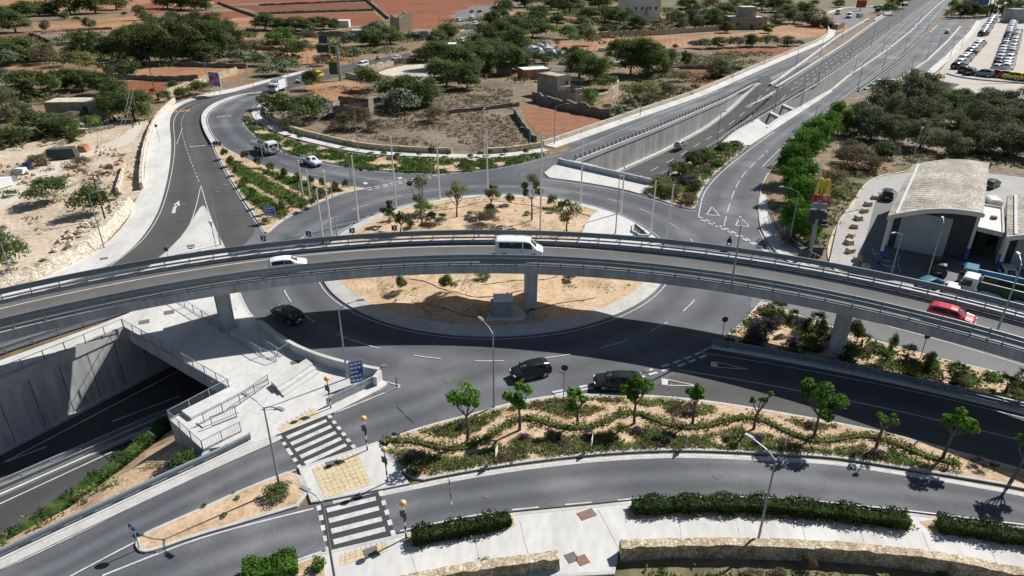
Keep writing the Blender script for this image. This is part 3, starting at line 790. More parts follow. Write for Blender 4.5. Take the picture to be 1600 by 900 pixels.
# roundabout island
RC, RR = V2(-2.39, 87.94), 23.75
ring = [RC + V2(math.cos(a), math.sin(a)) * RR for a in [2 * math.pi * i / 96 for i in range(96)]]
mb = MB(); prof = [(RR, -.05), (RR, .19), (RR - .18, .22), (RR - 1.75, .42), (RR - 1.85, .44), (RR - 1.95, .3)]
for r, z in prof: mb.v += [RC + V2(math.cos(2 * math.pi * i / 96) * r, math.sin(2 * math.pi * i / 96) * r, z) for i in range(96)]
for k in range(len(prof) - 1):
    for i in range(96): mb.f.append((k * 96 + i, k * 96 + (i + 1) % 96, (k + 1) * 96 + (i + 1) % 96, (k + 1) * 96 + i)); mb.m.append(0)
struct(mb.build('kerb', M['kerb']))
from mathutils import noise as mnoise
def island_z(x, y):
    r = math.hypot(x - RC.x, y - RC.y) / (RR - 1.8)
    if r >= 1: return .40
    f = min(1, (1 - r) * 5)
    return .40 + f * (.25 + .5 * mnoise.noise(Vector((x * .16, y * .16, 3))) + .22 * mnoise.noise(Vector((x * .45, y * .45, 8))) + .07 * mnoise.noise(Vector((x * 1.5, y * 1.5, 8))))
mb = MB(); NR, NA = 44, 120
for i in range(NR + 1):
    for k in range(NA):
        r = (RR - 1.86) * i / NR; a = 2 * math.pi * k / NA
        x, y = RC.x + r * math.cos(a), RC.y + r * math.sin(a)
        mb.v.append(Vector((x, y, island_z(x, y))))
for i in range(NR):
    for k in range(NA): mb.f.append((i * NA + k, i * NA + (k + 1) % NA, (i + 1) * NA + (k + 1) % NA, (i + 1) * NA + k)); mb.m.append(0)
struct(mb.build('soil_mound', M['sand'], smooth=True))
# paved corner of the island with a concrete light shaft
pv = chaikin(pl([(905, 374), (918, 342), (935, 329), (948, 329), (985, 343), (1016, 366), (1030, 385), (1000, 400), (905, 385)], .9), 1, True)
mb = MB(); mb.prism([V2(q.x, q.y) for q in pv], .2, .93); struct(mb.build('pavement', M['conc_w']))
mb = MB(); sh = pl([(990, 352), (994, 352), (1014, 369), (1000, 369), (988, 362)], .95)
mb.prism([V2(q.x, q.y) for q in sh], .94, .97, 1)
for i in range(len(sh)): mb.bar(sh[i] + V2(0, 0, .1), sh[(i + 1) % len(sh)] + V2(0, 0, .1), .25, .35, 0)
tag(mb.build('light_shaft', [M['conc'], M['steel_d']]), 'dark concrete light shaft in the paved corner of the roundabout island', 'light shaft')
# left splitter, median bed, north bed, right triangle
island('pavement', [(315, 322), (322, 325), (332, 350), (345, 375), (356, 396), (366, 425), (376, 462), (395, 498), (440, 535), (420, 545), (300, 492), (245, 466), (262, 440), (205, 440), (240, 412), (265, 390), (287, 367), (305, 337)], 'conc_w', it=1)
island('soil_bed', [(332, 226), (350, 231), (375, 244), (400, 256), (450, 271), (500, 283), (540, 292), (576, 295), (560, 299), (535, 303), (500, 316), (462, 333), (437, 348), (417, 366), (411, 362), (400, 343), (370, 298), (345, 254)], 'bedsoil')
mb = MB(); md = chaikin(pl([(440, 141), (405, 147), (372, 151), (340, 162), (323, 174), (317, 187), (322, 206), (334, 226)]), 2)
thickwall(mb, offs(md, -.5), 0, .55, 1.0); 
tag(mb.build('barrier_wall', M['conc']), 'curved white concrete barrier splitting the road at upper left', 'barrier wall')
GBt = [(381, 184), (384, 192), (395, 205), (408, 215), (446, 236.5), (500, 253), (575, 265), (625, 268.5), (700, 270), (750, 265), (800, 257), (852, 243), (856, 238), (800, 246), (740, 249), (640, 247), (560, 243), (495, 229), (445, 219), (427, 211), (404, 199), (385, 182)]
island('soil_bed', GBt, 'bedsoil')
pvm = chaikin(pl([(432, 150), (402, 166), (392, 176), (396, 186), (412, 197), (440, 212), (495, 226), (560, 240), (640, 245.5), (740, 248.5), (800, 246), (858, 237)]), 2)
pvn = offs(pvm, 2.6)
struct((lambda mb: (thickwall(mb, pvm, 0, .2, 2.6), mb.build('pavement', M['conc_w']))[1])(MB()))
island('pavement', [(842, 277), (872, 254), (900, 250), (1018, 287), (1006, 306), (975, 297), (907, 285)], 'conc_w', it=1)
island('soil_bed', [(1004, 302), (1022, 289), (1060, 267), (1121, 229), (1168, 222), (1166, 233), (1118, 270), (1094, 300), (1088, 328), (1072, 327), (1037, 316)], 'bedsoil')
# pale slab over the covered carriageway, right of the second wall
mb = MB(); lp = pl([(1124, 228), (1146, 208), (1168, 209), (1202, 196), (1213, 188.5), (1250, 169.5), (1300, 141), (1300, 144), (1250, 177), (1207, 205), (1172, 228)])
mb.prism([V2(q.x, q.y) for q in lp], -.1, .21); struct(mb.build('pavement', M['conc_w']))
sheet('pavement', pl([(1120, 229), (1145, 205), (1172, 190), (1212, 167), (1228, 162), (1252, 173), (1207, 205), (1172, 228)]), .2, M['conc_w'], HOLES)
# brown planted strip and white barrier right of the slip road
field('verge', [(1219, 127), (1264, 94), (1312, 57), (1358, 31), (1372, 33), (1320, 68), (1280, 94), (1222, 132)], 'drygrass')
mb = MB(); thickwall(mb, resample(pl([(1206, 134), (1219, 126), (1263, 93.5), (1312, 57), (1358, 30)]), 20), 0, .6, .8)
tag(mb.build('barrier_wall', M['conc']), 'white barrier between slip road and brown verge at upper right', 'barrier wall')
mb = MB(); thickwall(mb, resample(pl([(1215, 136), (1280, 95.5), (1320, 69.5), (1367, 35.5), (1424, -.5)]), 20), 0, .2, .8)
struct(mb.build('kerb', M['kerb']))
mb = MB(); thickwall(mb, resample(pl([(1367, 33), (1424, -3), (1490, -36)]), 12), 0, .8, .8)
tag(mb.build('barrier_wall', M['conc']), 'white outer barrier of the far main road at the top edge', 'barrier wall')
# limestone-coloured pavement along the slip road
mb = MB(); sp = resample(pl([(868, 232), (892, 224), (1000, 185), (1100, 150), (1200, 105), (1250, 83), (1290, 66), (1304, 56), (1306, 46), (1290, 34), (1292, 22), (1320, 13), (1400, 7)]), 60)
thickwall(mb, sp, 0, .2, 3.0); struct(mb.build('pavement', M['conc_w']))
mb = MB(); thickwall(mb, offs(sp[:44], 3.1), 0, 1.1, .5)
tag(mb.build('stone_wall', M['stone_p']), 'long low beige stone wall beside the slip road pavement', 'stone wall')
# left pavement and the rubble wall behind it
lpv = chaikin(pl(LE[3:] + [(60, 458), (-120, 520)]), 2)
mb = MB(); lw = offs(lpv, -3.6); n = len(lpv)
PO = [(487, 108), (420, 124), (362, 140), (312, 148), (262, 168), (244, 192), (232, 225), (226, 262), (226, 292), (213, 310), (200, 350), (150, 398), (60, 440), (-120, 500)]
po = resample(chaikin(pl(PO), 2), 60); pi = resample(chaikin(pl([(487, 111), (420, 128)]) + pl(LE[6:] + [(60, 460), (-120, 522)]), 2), 60)
for a, b in zip(pi, po): mb.v += [V2(a.x, a.y, 0), V2(a.x, a.y, .2), V2(b.x, b.y, .21), V2(b.x, b.y, -.05)]
for i in range(59):
    for k in range(3): mb.f.append((i * 4 + k, i * 4 + k + 1, i * 4 + 5 + k, i * 4 + 4 + k)); mb.m.append(0)
struct(mb.build('pavement', M['conc_w']))
def stonewall(path, h, th, m, label, lean=0.3, rough=.12, name='stone_wall', step=.8, base=0.0):
    """dry stone wall: uneven faces and top"""
    path = resample(path, step=step)
    n = len(path); q = offs(path, th); mb = MB(); nl = max(3, int(h / .35) + 1)
    c = offs(path, th / 2)
    rows = []
    for i in range(n):
        r_ = []
        top = h * (1 + rnd.uniform(-rough, rough))
        for k in range(nl):
            t = k / (nl - 1); a = path[i].lerp(c[i], lean * t); r_.append(V2(a.x + rnd.uniform(-.06, .06), a.y + rnd.uniform(-.06, .06), base + top * t))
        for k in range(nl - 1, -1, -1):
            t = k / (nl - 1); a = q[i].lerp(c[i], lean * t); r_.append(V2(a.x + rnd.uniform(-.06, .06), a.y + rnd.uniform(-.06, .06), base + top * t * rnd.uniform(.93, 1.05)))
        rows.append(r_)
    w_ = len(rows[0])
    for r_ in rows: mb.v += r_
    for i in range(n - 1):
        for k in range(w_ - 1): mb.f.append((i * w_ + k, i * w_ + k + 1, (i + 1) * w_ + k + 1, (i + 1) * w_ + k)); mb.m.append(0)
    mb.f.append(tuple(range(w_))); mb.m.append(0)
    mb.f.append(tuple((n - 1) * w_ + k for k in range(w_))[::-1]); mb.m.append(0)
    o = mb.build(name, M[m]); tag(o, label, 'stone wall'); return o
stonewall(chaikin(pl([(-110, 506), (0, 462), (70, 436), (120, 412), (160, 384), (196, 345), (212, 322)]), 2), 1.7, 2.0, 'stone_p', 'sloping pale rubble stone wall beside the left pavement', .55)
stonewall(chaikin(pl([(225, 296), (225, 262), (231, 228), (240, 200), (252, 180), (275, 160)]), 2), 1.3, .6, 'stone_p', 'narrow pale stone wall curving along the upper left pavement', .2)
stonewall(chaikin(pl([(186, 302), (192, 280), (198, 262)]), 1), 1.0, .4, 'stone_p', 'short pale wall stub on the dirt lot', .1)
bwl = [q for q in offs(pvm, 2.9)]
stonewall(bwl[6:int(len(bwl) * .78)], 1.25, .8, 'stone', 'long curved beige stone wall around the dry field, west of its gap', .15, .03)
stonewall(bwl[int(len(bwl) * .815):], 1.25, .8, 'stone', 'beige stone wall end piece east of the field gap', .15, .03)

# --- plaza over the left portal
PLZ = [WL0, C1, C2, C3, P(400, 694), P(436, 681), P(527, 645), P(592, 612), P(606, 602), P(590, 594), P(525, 579), P(475, 561), P(437, 538), P(418, 522), P(372, 480), P(345, 452), P(290, 452), P(238, 468), P(205, 486)]
mb = MB(); mb.prism([V2(q.x, q.y) for q in PLZ], -.05, .21); struct(mb.build('plaza', M['conc_w']))
# thin strip of pavement on the far side of the ramp, with kerb
st = pl([(193, 512), (0, 598), (-130, 655), (-130, 622), (0, 566), (150, 512), (205, 490)])
mb = MB(); mb.prism([V2(q.x, q.y) for q in st], -.05, .2); struct(mb.build('pavement', M['conc_w']))
# curved concrete parapet between plaza and roundabout
cw = chaikin(pl([(403, 510), (415, 520), (437, 540), (475, 563), (525, 580), (570, 590), (592, 594)]), 2)
mb = MB(); thickwall(mb, cw, 0, [.75 + .5 * min(1, i / len(cw) * 2) for i in range(len(cw))], .4); 
edge = [cw[-1], cw[-1] + V2(-.3, -1.2)]
thickwall(mb, edge, 0, 1.2, .4)
tag(mb.build('parapet_wall', M['conc']), 'curved pale concrete parapet between plaza and roundabout', 'parapet')
# plaza steps and ramp walls
mb = MB(); sa, sb, sc_, sd_ = P(425, 606), P(480, 570), P(490, 575), P(432, 612)
for i in range(3):
    o_ = (P(436, 616) - sa) * (i * .42)
    q = [sa + o_, sb + o_, sb + o_ + (P(436, 616) - sa) * .9, sa + o_ + (P(436, 616) - sa) * .9]
    mb.prism([V2(p.x, p.y) for p in q], .1, .75 - i * .2)
tag(mb.build('steps', M['conc']), 'broad pale concrete steps on the plaza', 'steps')
mb = MB(); a_, b_ = P(300, 660), P(420, 598)
d_ = (b_ - a_).normalized(); n_ = V2(-d_.y, d_.x)
mb.prism([V2(p.x, p.y) for p in (a_, b_, b_ + n_ * 1.6, a_ + n_ * 1.6)], .1, .55)
a2, b2 = P(318, 672), P(374, 648)
mb.prism([V2(p.x, p.y) for p in (a2, b2, b2 + n_ * 1.1, a2 + n_ * 1.1)], .1, .32)
tag(mb.build('ramp', M['conc']), 'pale concrete access ramp on the plaza beside the underpass', 'ramp')
mb = MB(); q = pl([(352, 608), (385, 577), (402, 587), (372, 606)]); mb.prism([V2(p.x, p.y) for p in q], .1, .3)
tag(mb.build('plinth', M['conc']), 'flat white concrete plinth at the plaza corner', 'plinth')
gs_ = chaikin(pl([(432, 684), (400, 698), (340, 724), (250, 765.5), (150, 812), (60, 854), (-30, 897)]), 2)
mb = MB(); thickwall(mb, offs(gs_, .7), 0, .2, -2.1); struct(mb.build('pavement', M['kerb']))
# --- traffic islands and foreground pavement
island('soil_island', [(212, 846), (222, 836), (300, 802), (400, 757), (466, 733), (486, 787), (400, 813), (300, 842), (245, 862), (222, 866), (212, 858)], 'sand', it=1)
island('pavement', [(466, 733), (590, 692), (600, 700), (640, 758), (520, 782), (486, 788)], 'conc_w', it=0)
BIG = [(592, 691), (660, 668), (725, 651), (797, 632), (875, 618), (975, 618), (1050, 622), (1125, 631), (1200, 643), (1300, 661), (1380, 676), (1475, 701), (1600, 736), (1700, 766), (1760, 795), (1700, 790), (1600, 765), (1500, 748), (1400, 732), (1300, 716), (1200, 711), (1100, 706), (1025, 706), (925, 712), (800, 727), (700, 744), (640, 757)]
island('soil_bed', BIG, 'bedsoil')
# concrete channel along the long bed
ch1 = chaikin(pl([(520, 784), (640, 760), (700, 747.5), (800, 730.5), (925, 716), (1025, 710), (1100, 710), (1200, 715), (1300, 720), (1400, 736), (1500, 752), (1600, 770), (1750, 806)]), 2)
mb = MB(); 
for a, b in zip(ch1, offs(ch1, -.55)): mb.v += [V2(a.x, a.y, LAYER[0] + .012), V2(b.x, b.y, LAYER[0] + .012)]
for i in range(len(ch1) - 1): mb.f.append((i * 2, i * 2 + 1, i * 2 + 3, i * 2 + 2)); mb.m.append(0)
struct(mb.build('gutter', M['kerb']))
island('soil_bed', [(1112, 541), (1125, 533), (1162, 503), (1177, 484), (1197, 471), (1227, 486), (1285, 506), (1320, 518), (1437, 553), (1600, 593), (1760, 636), (1800, 690), (1600, 643), (1375, 591), (1200, 558)], 'bedsoil', it=1)
FP = [(380, 905), (460, 882), (502, 866), (625, 837), (725, 815), (800, 804), (937, 791), (987, 785), (1200, 781), (1420, 804), (1460, 809), (1600, 826), (1720, 848), (1900, 890), (1900, 990), (1600, 915), (1450, 884), (1200, 864), (967, 864), (960, 900), (870, 905), (400, 990)]
island('pavement', FP, 'conc_w', it=0)
field_z = .13
def patch(name, pts, m, z=.184, world=False):
    lp = pts if world else pl(pts, z)
    return sheet(name, [V2(q.x, q.y) for q in lp], z, M[m])
patch('soil_bed', [(636, 855), (628, 842), (650, 832), (800, 804), (806, 820), (800, 826), (660, 852)], 'bedsoil')
patch('soil_bed', [(984, 812), (980, 796), (990, 786), (1200, 782), (1421, 805), (1432, 830), (1400, 826), (1300, 817), (1190, 808), (1060, 806)], 'bedsoil')
patch('soil_bed', [(1436, 815), (1462, 811), (1600, 828), (1750, 860), (1750, 880), (1600, 853), (1455, 833)], 'bedsoil')
patch('soil_bed', [(380, 905), (462, 883), (505, 868), (508, 900), (470, 906)], 'bedsoil')
# right-hand pavement below the ficus trees
island('pavement', [(1186, 303), (1199, 306), (1200, 330), (1206, 350), (1225, 376), (1262, 402), (1290, 420), (1240, 415), (1217, 402), (1190, 366), (1184, 335)], 'conc_w', it=1)
# service station forecourt, kerb and exit lane
FO = [(1292, 415), (1296, 385), (1310, 352), (1335, 318), (1352, 290), (1372, 276), (1430, 268), (1560, 270), (1700, 300), (1700, 470), (1600, 490), (1480, 470), (1380, 440)]
sheet('forecourt', chaikin(pl(FO), 1, True), nz() + .01, M['fore'])
patch('forecourt', [(1340, 420), (1372, 300), (1420, 300), (1600, 330), (1600, 470), (1440, 440)], 'asphalt_l', LAYER[0] + .02)
mb = MB(); fk = chaikin(pl([(1318, 432), (1298, 414), (1296, 385), (1310, 352), (1335, 318), (1352, 290), (1372, 276), (1425, 268)]), 2)
thickwall(mb, fk, 0, .18, .35); tag(mb.build('boundary_wall', M['plasterc']), 'low cream kerb wall curving round the station exit lane', 'kerb wall')
# car park
sheet('car_park', pl([(1448, 124), (1470, 110), (1535, 30), (1560, 22), (1680, 25), (1760, 150), (1600, 130), (1500, 132)]), nz(), M['park'])
sheet('car_park', pl([(1500, 132), (1600, 131), (1760, 150), (1760, 172), (1600, 168), (1540, 162), (1450, 162)]), nz(), M['park'])
sheet('car_park', pl([(1540, 24), (1555, -30), (1720, -30), (1680, 26)]), nz(), M['park'])
mb = MB(); thickwall(mb, chaikin(pl([(1478, 116), (1500, 122), (1540, 127), (1600, 131), (1750, 150)]), 1), 0, .5, .4); thickwall(mb, pl([(1450, 124), (1488, 90), (1524, 50), (1534, 33)]), 0, .35, 2.5)
tag(mb.build('boundary_wall', M['conc']), 'low kerb wall around the near edge of the car park', 'kerb wall')
# ------------------------------------------------------------ painted markings
def line(pts, wd=.15, dash=None, z=None, m='paint', smooth=2, world=False, name='road_marking', off=0.0):
    w_ = pts if world else pl(pts)
    if smooth and len(w_) > 2: w_ = chaikin(w_, smooth)
    if z is None: z = LAYER[0] + .008
    mb = MB()
    L = plen(w_); segs = []
    if dash:
        s = off
        while s < L: segs.append((s, min(L, s + dash[0]))); s += dash[0] + dash[1]
    else: segs = [(0, L)]
    dense = resample(w_, max(3, int(L / .5) + 1)); st = L / (len(dense) - 1)
    for a, b in segs:
        i0, i1 = int(round(a / st)), int(round(b / st))
        if i1 <= i0: i1 = min(len(dense) - 1, i0 + 1)
        q = dense[i0:i1 + 1]
        if len(q) < 2: continue
        l, r = offs(q, wd / 2), offs(q, -wd / 2); bse = len(mb.v)
        for u, v in zip(l, r): mb.v += [V2(v.x, v.y, z + v.z), V2(u.x, u.y, z + u.z)]
        for k in range(len(q) - 1): mb.f.append((bse + 2 * k, bse + 2 * k + 2, bse + 2 * k + 3, bse + 2 * k + 1)); mb.m.append(0)
    return struct(mb.build(name, M[m]))
def polymark(quads, m='paint', z=None, name='road_marking'):
    z = LAYER[0] + .010 if z is None else z
    mb = MB()
    for q in quads:
        w_ = pl(q)
        if area(w_) < 0: w_ = w_[::-1]
        mb.add([V2(p.x, p.y, z) for p in w_], [tuple(range(len(w_)))])
    return struct(mb.build(name, M[m]))
def textmesh(name, s, size, m, ext=0.0):
    c = bpy.data.curves.new(name, 'FONT'); c.body = s; c.size = size; c.align_x = 'CENTER'; c.align_y = 'CENTER'; c.extrude = ext; c.offset = .012 * size
    o = bpy.data.objects.new(name, c); col.objects.link(o)
    me = bpy.data.meshes.new_from_object(o.evaluated_get(bpy.context.evaluated_depsgraph_get()))
    bpy.data.objects.remove(o); bpy.data.curves.remove(c)
    me.materials.clear(); me.materials.append(M[m])
    n = bpy.data.objects.new(name, me); col.objects.link(n); return n
zm = LAYER[0] + .008
line([(110, 902), (215, 846), (300, 806), (400, 760), (462, 735)], .14)
line([(-20, 900), (0, 893), (100, 846), (200, 797), (300, 748), (400, 704), (430, 690)], .16)
line([(522, 647), (628, 604), (596, 596)], .15, smooth=0)
line([(612, 684), (725, 652), (797, 630), (875, 617), (975, 617), (1050, 621), (1125, 630), (1200, 642), (1300, 660), (1380, 676), (1475, 701), (1600, 735), (1750, 780)], .16)
line([(160, 901), (245, 867), (312, 842), (400, 818), (490, 796)], .16)
line([(602, 770), (700, 749), (800, 732), (925, 718), (1025, 712), (1150, 713), (1200, 718), (1300, 724), (1400, 740), (1500, 756), (1600, 774), (1750, 810)], .16)
line([(440, 885), (503, 863)], .16)
line([(625, 831), (725, 809), (770, 802)], .14)
line([(800, 798), (880, 790), (985, 781)], .14, (2.0, 2.0))
line([(985, 780), (1200, 776), (1420, 799), (1460, 804), (1600, 821)], .14)
# crossings
def strips(p00, p10, p01, p11, n, frac=.5):
    """n bars between the edge p00-p10 and the edge p01-p11"""
    out = []
    for i in range(n):
        a, b = (i + (1 - frac) / 2) / n, (i + (1 + frac) / 2) / n
        f = lambda p, q, t: (p[0] + (q[0] - p[0]) * t, p[1] + (q[1] - p[1]) * t)
        out.append([f(p00, p01, a), f(p10, p11, a), f(p10, p11, b), f(p00, p01, b)])
    return out
zc0 = LAYER[0] + .004
sheet('crossing', pl([(434, 683), (512, 650), (556, 702), (468, 733)]), zc0, M['asphalt_c'])
sheet('crossing', pl([(498, 795), (592, 769), (618, 836), (514, 864)]), zc0, M['asphalt_c'])
def z1(x, y): return (400 + x / 6.154, 630 + y / 6.154)
def z2(x, y): return (480 + x / 6.154, 740 + y / 6.154)
bars = []
for l1, l2, r1, r2 in [((288, 325), (308, 355), (672, 162), (685, 186)), ((328, 385), (348, 416), (716, 216), (733, 243)), ((369, 448), (392, 476), (760, 276), (778, 302)), ((416, 510), (440, 540), (808, 333), (828, 360)), ((460, 572), (484, 604), (856, 394), (876, 420))]:
    bars.append([z1(*l1), z1(*r1), z1(*r2), z1(*l2)])
for l1, l2, r1, r2 in [((184, 342), (196, 384), (656, 228), (664, 266)), ((204, 440), (216, 486), (684, 320), (696, 360)), ((227, 540), (238, 588), (714, 422), (724, 464)), ((248, 642), (262, 692), (744, 518), (756, 564))]:
    bars.append([z2(*l1), z2(*r1), z2(*r2), z2(*l2)])
polymark(bars, z=zc0 + .005)
def dashline(a, b, n, wd):
    A_, B_ = P(*a), P(*b); L = (B_ - A_).length; k = L / (n * 2 - 1)
    return line([A_, B_], wd, (k, k), world=True, z=zc0 + .005, smooth=0)
dashline(z1(222, 322), z1(430, 635), 6, .32); dashline(z1(700, 122), z1(950, 440), 6, .32)
dashline(z2(108, 315), z2(205, 765), 5, .32); dashline(z2(704, 175), z2(834, 605), 5, .32)
# roundabout
def ringline(r, a0, a1, wd, dash=None):
    q = [RC + V2(math.sin(R(a)) * r, math.cos(R(a)) * r) for a in np.linspace(a0, a1, 90)]
    return line(q, wd, dash, world=True, smooth=0)
ringline(RR + .55, 0, 360, .13)
ringline(RR + 4.9, -150, 210, .13, (3.2, 3.6))
line([(417, 367), (437, 349), (462, 334), (500, 317), (535, 304), (572, 296)], .12)
line([(572, 295), (600, 290), (640, 280), (700, 272)], .35, (.9, .6)); line([(574, 298), (604, 292), (644, 283), (690, 276)], .35, (.9, .6))
line([(445, 241), (500, 256), (575, 268), (625, 272), (700, 273), (750, 268), (800, 261), (880, 241)], .13)
line([(845, 280), (907, 288), (975, 300), (1005, 309), (1037, 318), (1070, 329), (1088, 331)], .13)
line([(1091, 341), (1093, 330), (1098, 303), (1123, 272), (1178, 229), (1210, 206)], .16)
for dx, dy in ((0, 0), (4, 5)):
    line([(1091 + dx, 339 + dy), (1131 + dx, 356 + dy), (1175 + dx, 378 + dy), (1212 + dx, 400 + dy)], .32, (.9, .55))
line([(1131, 354), (1139, 322), (1150, 291), (1165, 268), (1200, 236)], .14, (4.5, 2.2))
line([(1189, 345), (1187, 302), (1193, 283), (1209, 259), (1244, 214)], .13)
line([(1186, 360), (1200, 388), (1216, 405)], .13)
for dx, dy in ((0, 0), (7, 5)):
    line([(1096 + dx, 551 + dy), (1060 + dx, 566 + dy), (1020 + dx, 578 + dy), (960 + dx, 595 + dy)], .32, (1.0, .6))
line([(863, 614), (900, 607), (930, 601)], .32, (1.0, .5)); line([(868, 618), (905, 611), (935, 605)], .32, (1.0, .5))
line([(1092, 552), (1116, 541), (1160, 506), (1176, 486), (1192, 470)], .14)
line([(1060, 579), (1200, 602), (1400, 642), (1600, 690), (1750, 730)], .12)
line([(1095, 552), (1200, 568), (1425, 611), (1600, 654), (1750, 690)], .12)
line([(1190, 456), (1280, 478), (1360, 503), (1480, 535), (1600, 572)], .12)
def tri_mark(px, py, ln, wd, dirpx, t=.16):
    a = P(px, py); b = P(*dirpx); d = (b - a).normalized(); n_ = V2(-d.y, d.x)
    p = [a - n_ * wd / 2, a + n_ * wd / 2, a + d * ln]; zz = LAYER[0] + .009; mb = MB()
    for i in range(3):
        u, v = p[i], p[(i + 1) % 3]
        mb.bar(u + V2(0, 0, zz - .0015), v + V2(0, 0, zz - .0015), t if i else t * 1.6, .003)
    struct(mb.build('road_marking', M['paint']))
tri_mark(1114, 337, 4.0, 2.0, (1112, 322)); tri_mark(1160, 354, 4.0, 2.0, (1156, 340))
polymark([[(1111, 566), (1121, 567), (1121, 575), (1110, 574)], [(1033, 592), (1044, 594), (1043, 603), (1034, 602)], [(566, 286), (572, 285), (576, 288), (570, 289)], [(620, 279), (626, 277), (630, 279), (624, 281)]])
line([(1121, 567), (1168, 578)], .12); line([(1168, 578), (1120, 575)], .12); line([(1043, 594), (1090, 604)], .12); line([(1091, 604), (1043, 603)], .12)
for pts in ([(560, 284), (600, 277), (622, 278)], [(559, 277), (612, 284)]): line(pts, .1, smooth=0)
line([(438, 253), (450, 257)], .1); line([(520, 272), (545, 276)], .1); line([(426, 262), (444, 268)], .1)
# left road
line([(394, 138), (362, 149), (322, 156), (290, 166), (276, 178), (270, 192), (274, 225), (270, 262), (262, 300), (250, 337), (226, 374), (200, 396), (170, 418)], .13)
line([(343, 152), (320, 160), (300, 168), (288, 178), (282, 192), (285, 212), (289, 226), (300, 258), (312, 287)], .13, (1.4, 1.2))
line([(285, 200), (276, 226)], .12)
line([(330, 224), (343, 254), (368, 298), (388, 330), (412, 365)], .14)
line([(314, 290), (305, 330), (293, 360), (270, 386), (243, 408)], .13); line([(314, 290), (325, 330), (340, 368), (352, 392)], .13)
line([(446, 143), (402, 151), (370, 154), (345, 164), (329, 175), (323, 187), (327, 202), (341, 224), (374, 246)], .13)
line([(421, 149), (404, 160), (390, 172), (379, 184), (379, 194), (391, 208), (404, 218), (442, 239)], .13)
ar = P(270, 334); br_ = P(279, 318)
polymark([[(268, 334), (274, 334), (275, 326), (279, 321), (275, 320), (270, 326)], [(271, 321), (281, 323), (280, 314)]])
def roadtext(s, px, py, m, size, direction, sx=1, sy=2.2, mirror=False):
    o = textmesh('road_marking', s, size, m); a = P(px, py); b = P(*direction); d = b - a
    o.location = (a.x, a.y, LAYER[0] + .009); o.rotation_euler = (0, 0, math.atan2(d.y, d.x) - math.pi / 2); o.scale = (sx * (-1 if mirror else 1), sy, 1)
    return struct(o)
roadtext('SLOW', 309, 229, 'paint', 1.15, (303, 190), 1, 1.3)
roadtext('SLOW', 350, 182, 'paint', 1.25, (350, 195), 1, 1.6)
roadtext('SLOW', 284, 174, 'paint_y', 1.5, (283, 160), 1.0, 2.2)
roadtext('EXIT', 1326, 333, 'paint', 1.25, (1332, 305), 1.0, 1.3)
polymark([[(1331, 328), (1332.4, 328), (1334, 322), (1332.6, 322)], [(1330, 323), (1336.5, 323.5), (1334.5, 319.5)]], z=LAYER[0] + .012)
line([(1362, 388), (1366, 400), (1378, 415), (1400, 424)], .12, z=LAYER[0] + .03); line([(1405, 400), (1402, 416), (1408, 426)], .12, z=LAYER[0] + .03)
polymark([[(1366, 396), (1382, 398), (1384, 400), (1367, 398)], [(1372, 406), (1392, 409), (1394, 411), (1374, 408)], [(1380, 414), (1398, 417), (1400, 419), (1382, 416)]], z=LAYER[0] + .03)
# main carriageway lane lines follow the ramp
for k, ds_ in ((.06, None), (.33, (4, 4)), (.52, (4, 6)), (.76, (5, 5))):
    q = [a.lerp(b, k) for a, b in zip(MAINL, MAINR)][14:]
    line(q, .16, ds_, world=True, smooth=0, z=.012)
for k, ds_ in ((.1, None), (.55, (4, 6)), (.92, None)):
    line([a.lerp(b, k) for a, b in zip(Bl, Br)][8:], .14, ds_, world=True, smooth=0, z=.012)
line([(1190, 262), (1230, 222), (1270, 190), (1330, 143), (1400, 90), (1448, 42), (1482, 0)], .13)
line([(1020, 181), (1100, 152), (1180, 118), (1247, 89), (1304, 64)], .14)
line([(890, 238), (1000, 191), (1100, 153), (1200, 108)], .13)
for i in range(26):
    t = i / 25; x = 1203 + 72 * t; y = 123 - 34 * t
    polymark([[(x, y - 2 + t), (x + 1.3, y - 2 + t), (x + 5, y + 2 - t), (x + 3.5, y + 2 - t)]], z=LAYER[0] + .012)
line([(1162, 169), (1196, 154), (1212, 142)], .3); line([(1162, 169), (1200, 149), (1207, 144)], .3)
for i in range(7): line([(1170 + i * 6, 165 - i * 3.3), (1176 + i * 6, 163 - i * 3)], .3)
line([(1452, 122), (1478, 98), (1508, 62)], .13)
for x in (1512, 1532): line([(x, 134), (x + 6, 142)], .12, m='paint_y')
line([(1508, 152), (1514, 160)], .12, m='paint_y'); line([(1532, 152), (1534, 160)], .12, m='paint_y')
# carriageway lines in the left underpass
dF = (WL1 - WL0).normalized()
for pa, pb, ds_ in (((70, 673), (280, 580), None), ((-60, 748), (330, 600), (7, 6)), ((-60, 815), (175, 706), None)):
    a, b = P(*pa, zF), P(*pb, zF); d = (b - a).normalized()
    if pa[0] == 70: a = WL0 + wn * 1.6 + inn * 20; b = WL1 + wn * 1.6 + WLd * 30
    line([V2(a.x, a.y) - d * 0, V2(b.x, b.y)], .16, ds_, world=True, smooth=0, z=zF + .012)
line([V2(*P(-30, 888, zF).xy), V2(*P(55, 822, zF).xy)], .14, (3, 4), world=True, smooth=0, z=zF + .012)
